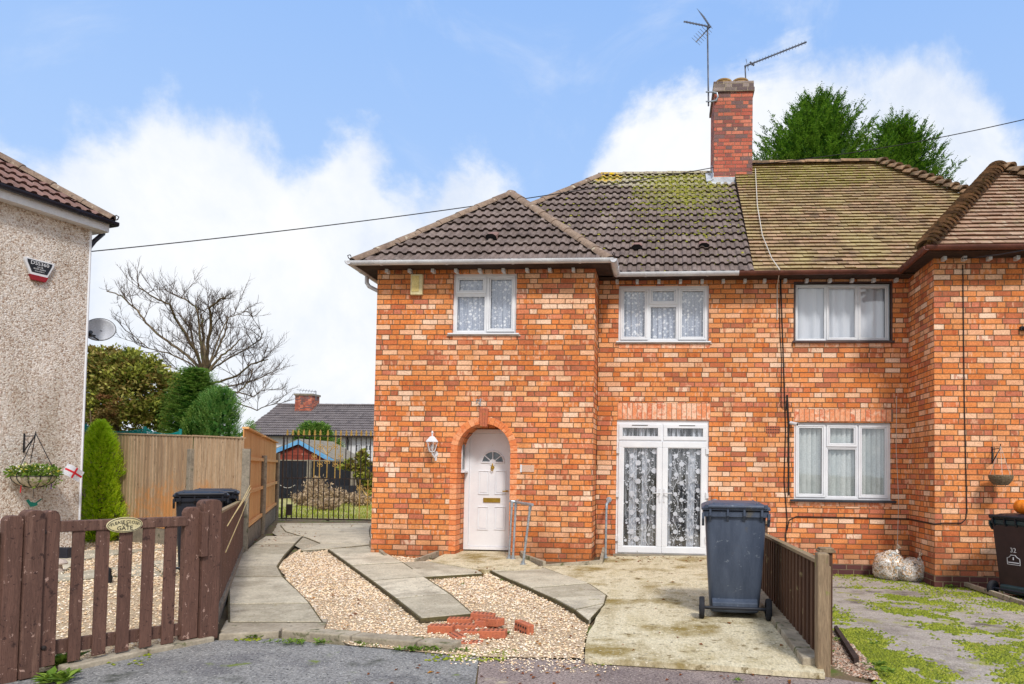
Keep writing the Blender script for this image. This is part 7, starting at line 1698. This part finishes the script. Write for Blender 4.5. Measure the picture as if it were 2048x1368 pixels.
mb = MB(); cxa, cxb = onY(590, 800, FY + 2.4).x, onY(624, 800, FY + 2.4).x; czt = onY(607, 791, FY + 2.4).z; mb.box(cxa, cxb, FY + 2.4, FY + 3.4, fe, czt); fch = mb.build('chimney', m_brick2, fh)
mb = MB(); mb.box(cxa - .06, cxb + .06, FY + 2.34, FY + 3.46, czt + .001, czt + .13); mb.build('chimney_cap', m_cpost, fch)
mb = MB(); zq = fe + ss_ * 2.2
mb.prism([(cxb + .02, FY + 2.3, zq - .5), (cxb + .3, FY + 2.3, zq + .2), (cxb + .05, FY + 2.3, zq + .3), (cxa, FY + 2.3, zq - .35)], (0, .06, 0)) if 0 else mb.box(cxa - .12, cxb + .12, FY + 2.3, FY + 2.42, zq - .2, zq + .15); mb.build('flashing', m_lead, fch)
for px0, px1, py0, py1 in ((658, 672, 889, 902), (676, 690, 888, 906), (711, 722, 888, 905), (730, 744, 889, 903)):
    r_ = FP.rect(px0, py0, px1, py1); mb = MB(); bars(mb, FP, r_[0], r_[1], r_[2], r_[3], .07, .0, .04); FP.box(mb, (r_[0] + r_[1]) / 2 - .03, (r_[0] + r_[1]) / 2 + .03, r_[2] + .07, r_[3] - .07, 0, .04)
    w_ = mb.build('window', m_white, fh); mb = MB(); FP.box(mb, r_[0] + .07, r_[1] - .07, r_[2] + .07, r_[3] - .07, .002, .01); mb.build('pane', bpy.data.materials['dark_door_glass'], w_)
mb = MB(); a, z = FP.at(697, 888); mb.tube([FP.pt(a - .15, z + .5, .1), FP.pt(a, z + .3, .1), FP.pt(a, z - 1.5, .1)], .05, 8); mb.build('downpipe', m_black, fh)
gutter(fh, (fwx0 - .4, FY - .45, fe), (fx1, FY - .45, fe), m_gutk, clips=4)
c = onY(626, 782, FY + 2.8); mb = MB(); mb.tube([(cxb + .05, FY + 2.8, czt - .3), (cxb + .05, FY + 2.8, c.z + .0)], .03, 5, .5)
p_ = Vector((cxb + .05, FY + 2.8, c.z - .05)); mb.tube([p_, p_ - Vector((1.2, .3, -.1))], .02, 4, .5)
for i in range(6): q_ = p_ - Vector((.2 * i + .1, 0, -.02 * i)); mb.tube([q_ - Vector((0, .1, .12)), q_ + Vector((0, .1, .12))], .012, 4, .5)
tag(mb.build('tv_aerial', m_alu), 'small aerial on the distant brick chimney', 'aerial')

# ------------------------------------------------------------------ weeds, moss and litter
def weed(mb, p, h_, n):
    for _ in range(n):
        a = U(0, 6.28); e = Vector((math.cos(a), math.sin(a), 0)); up_ = U(.2, 1.2); p1 = p + Vector((U(-.02, .02), U(-.02, .02), 0)); d_ = (e + Vector((0, 0, up_))).normalized(); l_ = h_ * U(.5, 1.2); b = d_.cross(Vector((0, 0, 1))).normalized() * l_ * U(.08, .18)
        m_ = p1 + d_ * l_ * .55; t_ = p1 + d_ * l_ - Vector((0, 0, l_ * .2)); mb.add([p1, m_ + b, t_, m_ - b], [(0, 1, 2, 3)])
mb = MB()
for (px, py, h_, n, sx) in ((505, 1273, .07, 40, 14), (560, 1284, .045, 60, 40), (600, 1284, .05, 50, 25), (630, 1284, .05, 60, 30), (690, 1288, .03, 60, 60), (720, 1283, .05, 40, 15), (760, 1290, .03, 40, 40), (840, 1300, .06, 110, 45), (868, 1296, .09, 50, 20), (900, 1300, .05, 60, 30), (885, 1236, .06, 50, 12), (956, 1240, .05, 20, 6),
                          (1005, 1160, .05, 20, 10), (1030, 1170, .04, 20, 10), (775, 1112, .06, 26, 10), (118, 1330, .16, 60, 12), (110, 1362, .12, 60, 24), (128, 1352, .08, 40, 14), (1480, 1360, .04, 20, 20), (875, 1135, .04, 16, 8), (1012, 1268, .05, 18, 6), (950, 1268, .04, 14, 6), (1240, 1318, .02, 14, 10), (1160, 1340, .02, 10, 20),
                          (918, 1170, .05, 16, 8), (1745, 1330, .06, 60, 20), (1765, 1344, .05, 50, 20), (1740, 1288, .04, 30, 18), (1690, 1142, .05, 60, 24), (1730, 1144, .04, 30, 20), (1900, 1172, .07, 30, 10), (660, 1158, .03, 16, 8), (595, 1150, .03, 14, 8), (1665, 1280, .05, 20, 6), (1560, 1190, .03, 10, 6), (150, 1345, .03, 20, 10),
                          (1850, 1158, .05, 40, 10)):
    for _ in range(max(1, n // 9)):
        p_ = onZ(px + U(-sx, sx), py + U(-3, 3), -.2 if px > 1680 and py < 1200 else 0); weed(mb, p_, h_, 10)
stuff(mb.build('weeds', l_weed), 'small green weeds along the kerb, slabs and gravel edges', 'weeds')
# moss on the neighbour's driveway and kerb edges: low cushions of tiny tufts
def drivepoint(px, py):
    p_ = onZ(px, py, -.1)
    for _ in range(4): p_ = onZ(px, py, dh(p_.x, p_.y) - .01)
    return p_
mb = MB()
def mosspatch(poly, n, dens=None):
    xs_ = [p_[0] for p_ in poly]; ys_ = [p_[1] for p_ in poly]; c_ = 0; tries = 0
    import mathutils.noise as mn
    while c_ < n and tries < n * 12:
        tries += 1; x, y = U(min(xs_), max(xs_)), U(min(ys_), max(ys_)); ins = False; j = len(poly) - 1
        for i in range(len(poly)):
            if (poly[i][1] > y) != (poly[j][1] > y) and x < (poly[j][0] - poly[i][0]) * (y - poly[i][1]) / (poly[j][1] - poly[i][1]) + poly[i][0]: ins = not ins
            j = i
        if not ins: continue
        x += random.gauss(0, 16); y += random.gauss(0, 6)
        if x < 1663: continue
        p_ = drivepoint(x, y); v = mn.noise(p_ * 2.2) * .6 + mn.noise(p_ * 7) * .35 + mn.noise(p_ * 22) * .25
        if v < (dens if dens is not None else -.05) + U(-.12, .12): continue
        c_ += 1; s_ = U(.008, .022); h_ = s_ * U(.4, .9); a = U(0, 2); 
        q = [p_ + Vector((math.cos(a + k_ * 1.2566) * s_, math.sin(a + k_ * 1.2566) * s_, -.002)) for k_ in range(5)]; t_ = p_ + Vector((0, 0, h_)); mb.add(q + [t_], [(k_, (k_ + 1) % 5, 5) for k_ in range(5)])
mosspatch([(1662, 1215), (1700, 1250), (1780, 1290), (1900, 1362), (1860, 1368), (1780, 1350), (1700, 1300), (1664, 1270)], 6500, -.16)
mosspatch([(1665, 1140), (1760, 1146), (1870, 1152), (2048, 1212), (2040, 1224), (1940, 1196), (1840, 1172), (1740, 1156), (1665, 1150)], 4000, -.2)
mosspatch([(1700, 1165), (1790, 1170), (1900, 1212), (1990, 1250), (2060, 1262), (2060, 1300), (1960, 1290), (1880, 1262), (1800, 1232), (1740, 1200)], 5200, .1)
mosspatch([(1925, 1290), (1990, 1300), (2030, 1318), (1990, 1322)], 700, -.1); mosspatch([(2000, 1340), (2060, 1346), (2060, 1366), (2020, 1356)], 700, -.1); mosspatch([(1760, 1345), (1900, 1355), (1880, 1372), (1770, 1360)], 1200, -.1)
stuff(mb.build('moss', l_moss), 'bright yellow-green moss spread over the driveway at the right', 'moss')
mb = MB()
for (poly, n) in (([(930, 1300), (1040, 1300), (1030, 1312), (930, 1312)], 120), ([(470, 1272), (520, 1275), (520, 1282), (470, 1282)], 60), ([(850, 1298), (960, 1304), (1020, 1312), (1010, 1322), (940, 1318), (860, 1308)], 220), ([(180, 1320), (300, 1296), (300, 1302), (190, 1330)], 60), ([(1180, 1318), (1420, 1328), (1420, 1332), (1180, 1322)], 60)):
    xs_ = [p_[0] for p_ in poly]; ys_ = [p_[1] for p_ in poly]
    for _ in range(n):
        p_ = onZ(U(min(xs_), max(xs_)), U(min(ys_), max(ys_)), -.008); s_ = U(.006, .018); a = U(0, 2); q = [p_ + Vector((math.cos(a + k_ * 1.2566) * s_, math.sin(a + k_ * 1.2566) * s_, 0)) for k_ in range(5)]; mb.add(q + [p_ + Vector((0, 0, s_ * .6))], [(k_, (k_ + 1) % 5, 5) for k_ in range(5)])
stuff(mb.build('moss', l_moss), 'small cushions of moss along the kerb edge of the road', 'moss')
scatter('gravel', [(1660, 1300), (1664, 1262), (1700, 1285), (1745, 1330), (1760, 1362), (1690, 1350), (1662, 1335)], 2600, .014, m_stoneg, 'brown gravel strip right of the low paling fence', -.04)
# spilled stones along the road edge
mb = MB()
for _ in range(700):
    p_ = onZ(U(900, 1330), 1312 + U(-8, 22) * rnd(), -.01); s_ = U(.005, .011); mb.lathe(p_, [(0, -s_ * .4), (s_, 0), (s_ * .6, s_ * .5), (0, s_ * .6)], 5)
for _ in range(250):
    p_ = onZ(U(1000, 1240), U(1312, 1345), -.01); s_ = U(.004, .009); mb.lathe(p_, [(0, -s_ * .4), (s_, 0), (s_ * .6, s_ * .5), (0, s_ * .6)], 5)
stuff(mb.build('gravel', m_stone), 'loose stones spilled from the gravel bed onto the tarmac', 'gravel')
mb = MB()
for (x0_, x1_, y0_, y1_, n, z_) in ((1210, 1430, 1112, 1125, 70, .032), (480, 640, 1060, 1075, 60, .035), (505, 560, 1075, 1095, 25, .045), (940, 990, 1134, 1150, 14, .055), (560, 740, 1044, 1056, 50, .035), (700, 1600, 1330, 1368, 40, -.01), (1240, 1640, 1140, 1320, 30, .032), (600, 800, 1110, 1270, 40, .012), (900, 1160, 1150, 1300, 50, .012)):
    for _ in range(n):
        p_ = onZ(U(x0_, x1_), U(y0_, y1_), z_); a = U(0, 6.28); s_ = U(.012, .03); d_ = Vector((math.cos(a), math.sin(a), 0)); b = Vector((-d_.y, d_.x, 0)); mb.add([p_ - d_ * s_, p_ + b * s_ * .5 + Vector((0, 0, U(.002, .012))), p_ + d_ * s_, p_ - b * s_ * .5 + Vector((0, 0, U(.002, .012)))], [(0, 1, 2, 3)])
stuff(mb.build('fallen_leaves', l_dead), 'scattered brown fallen leaves on the paving by the doors and paths', 'leaves')
# small things in the neighbour's yard
p_ = onZ(118, 1144); st = root('mushroom_ornament', 'small cream stone mushroom in the yard behind the picket gate', 'ornament', tuple(p_))
mb = MB(); mb.lathe(p_, [(.05, 0), (.045, .02), (.03, .08), (.035, .11)], 12, .5); mb.build('stem', m_sill, st, smooth=True); mb = MB(); mb.lathe(p_, [(.03, .10), (.085, .10), (.09, .115), (.06, .155), (0, .17)], 14, .5); mb.build('cap', m_sill, st, smooth=True)
p_ = onZ(216, 1165); mb = MB(); mb.lathe(p_, [(0, 0), (.04, .0), (.045, .05), (.03, .10), (.034, .13), (.02, .17), (0, .18)], 12); tag(mb.build('garden_lamp', m_black, smooth=True), 'small dark garden ornament on the yard path behind the gate', 'ornament')
pz = onZ(118, 1118); mb = MB(); mb.box(pz.x - .25, pz.x + .12, pz.y, pz.y + .12, 0, .16); tag(mb.build('trough', m_bink, bevel=.01), 'low dark trough at the foot of the pebbledash wall', 'planter')
p_ = onZ(172, 1078); mb = MB(); leaves(mb, p_ + Vector((0, 0, .08)), .1, 60, .08); o = mb.build('bin_liner', m_bink) ; tag(o, 'crumpled dark plastic scrap at the foot of the golden conifer', 'scrap')
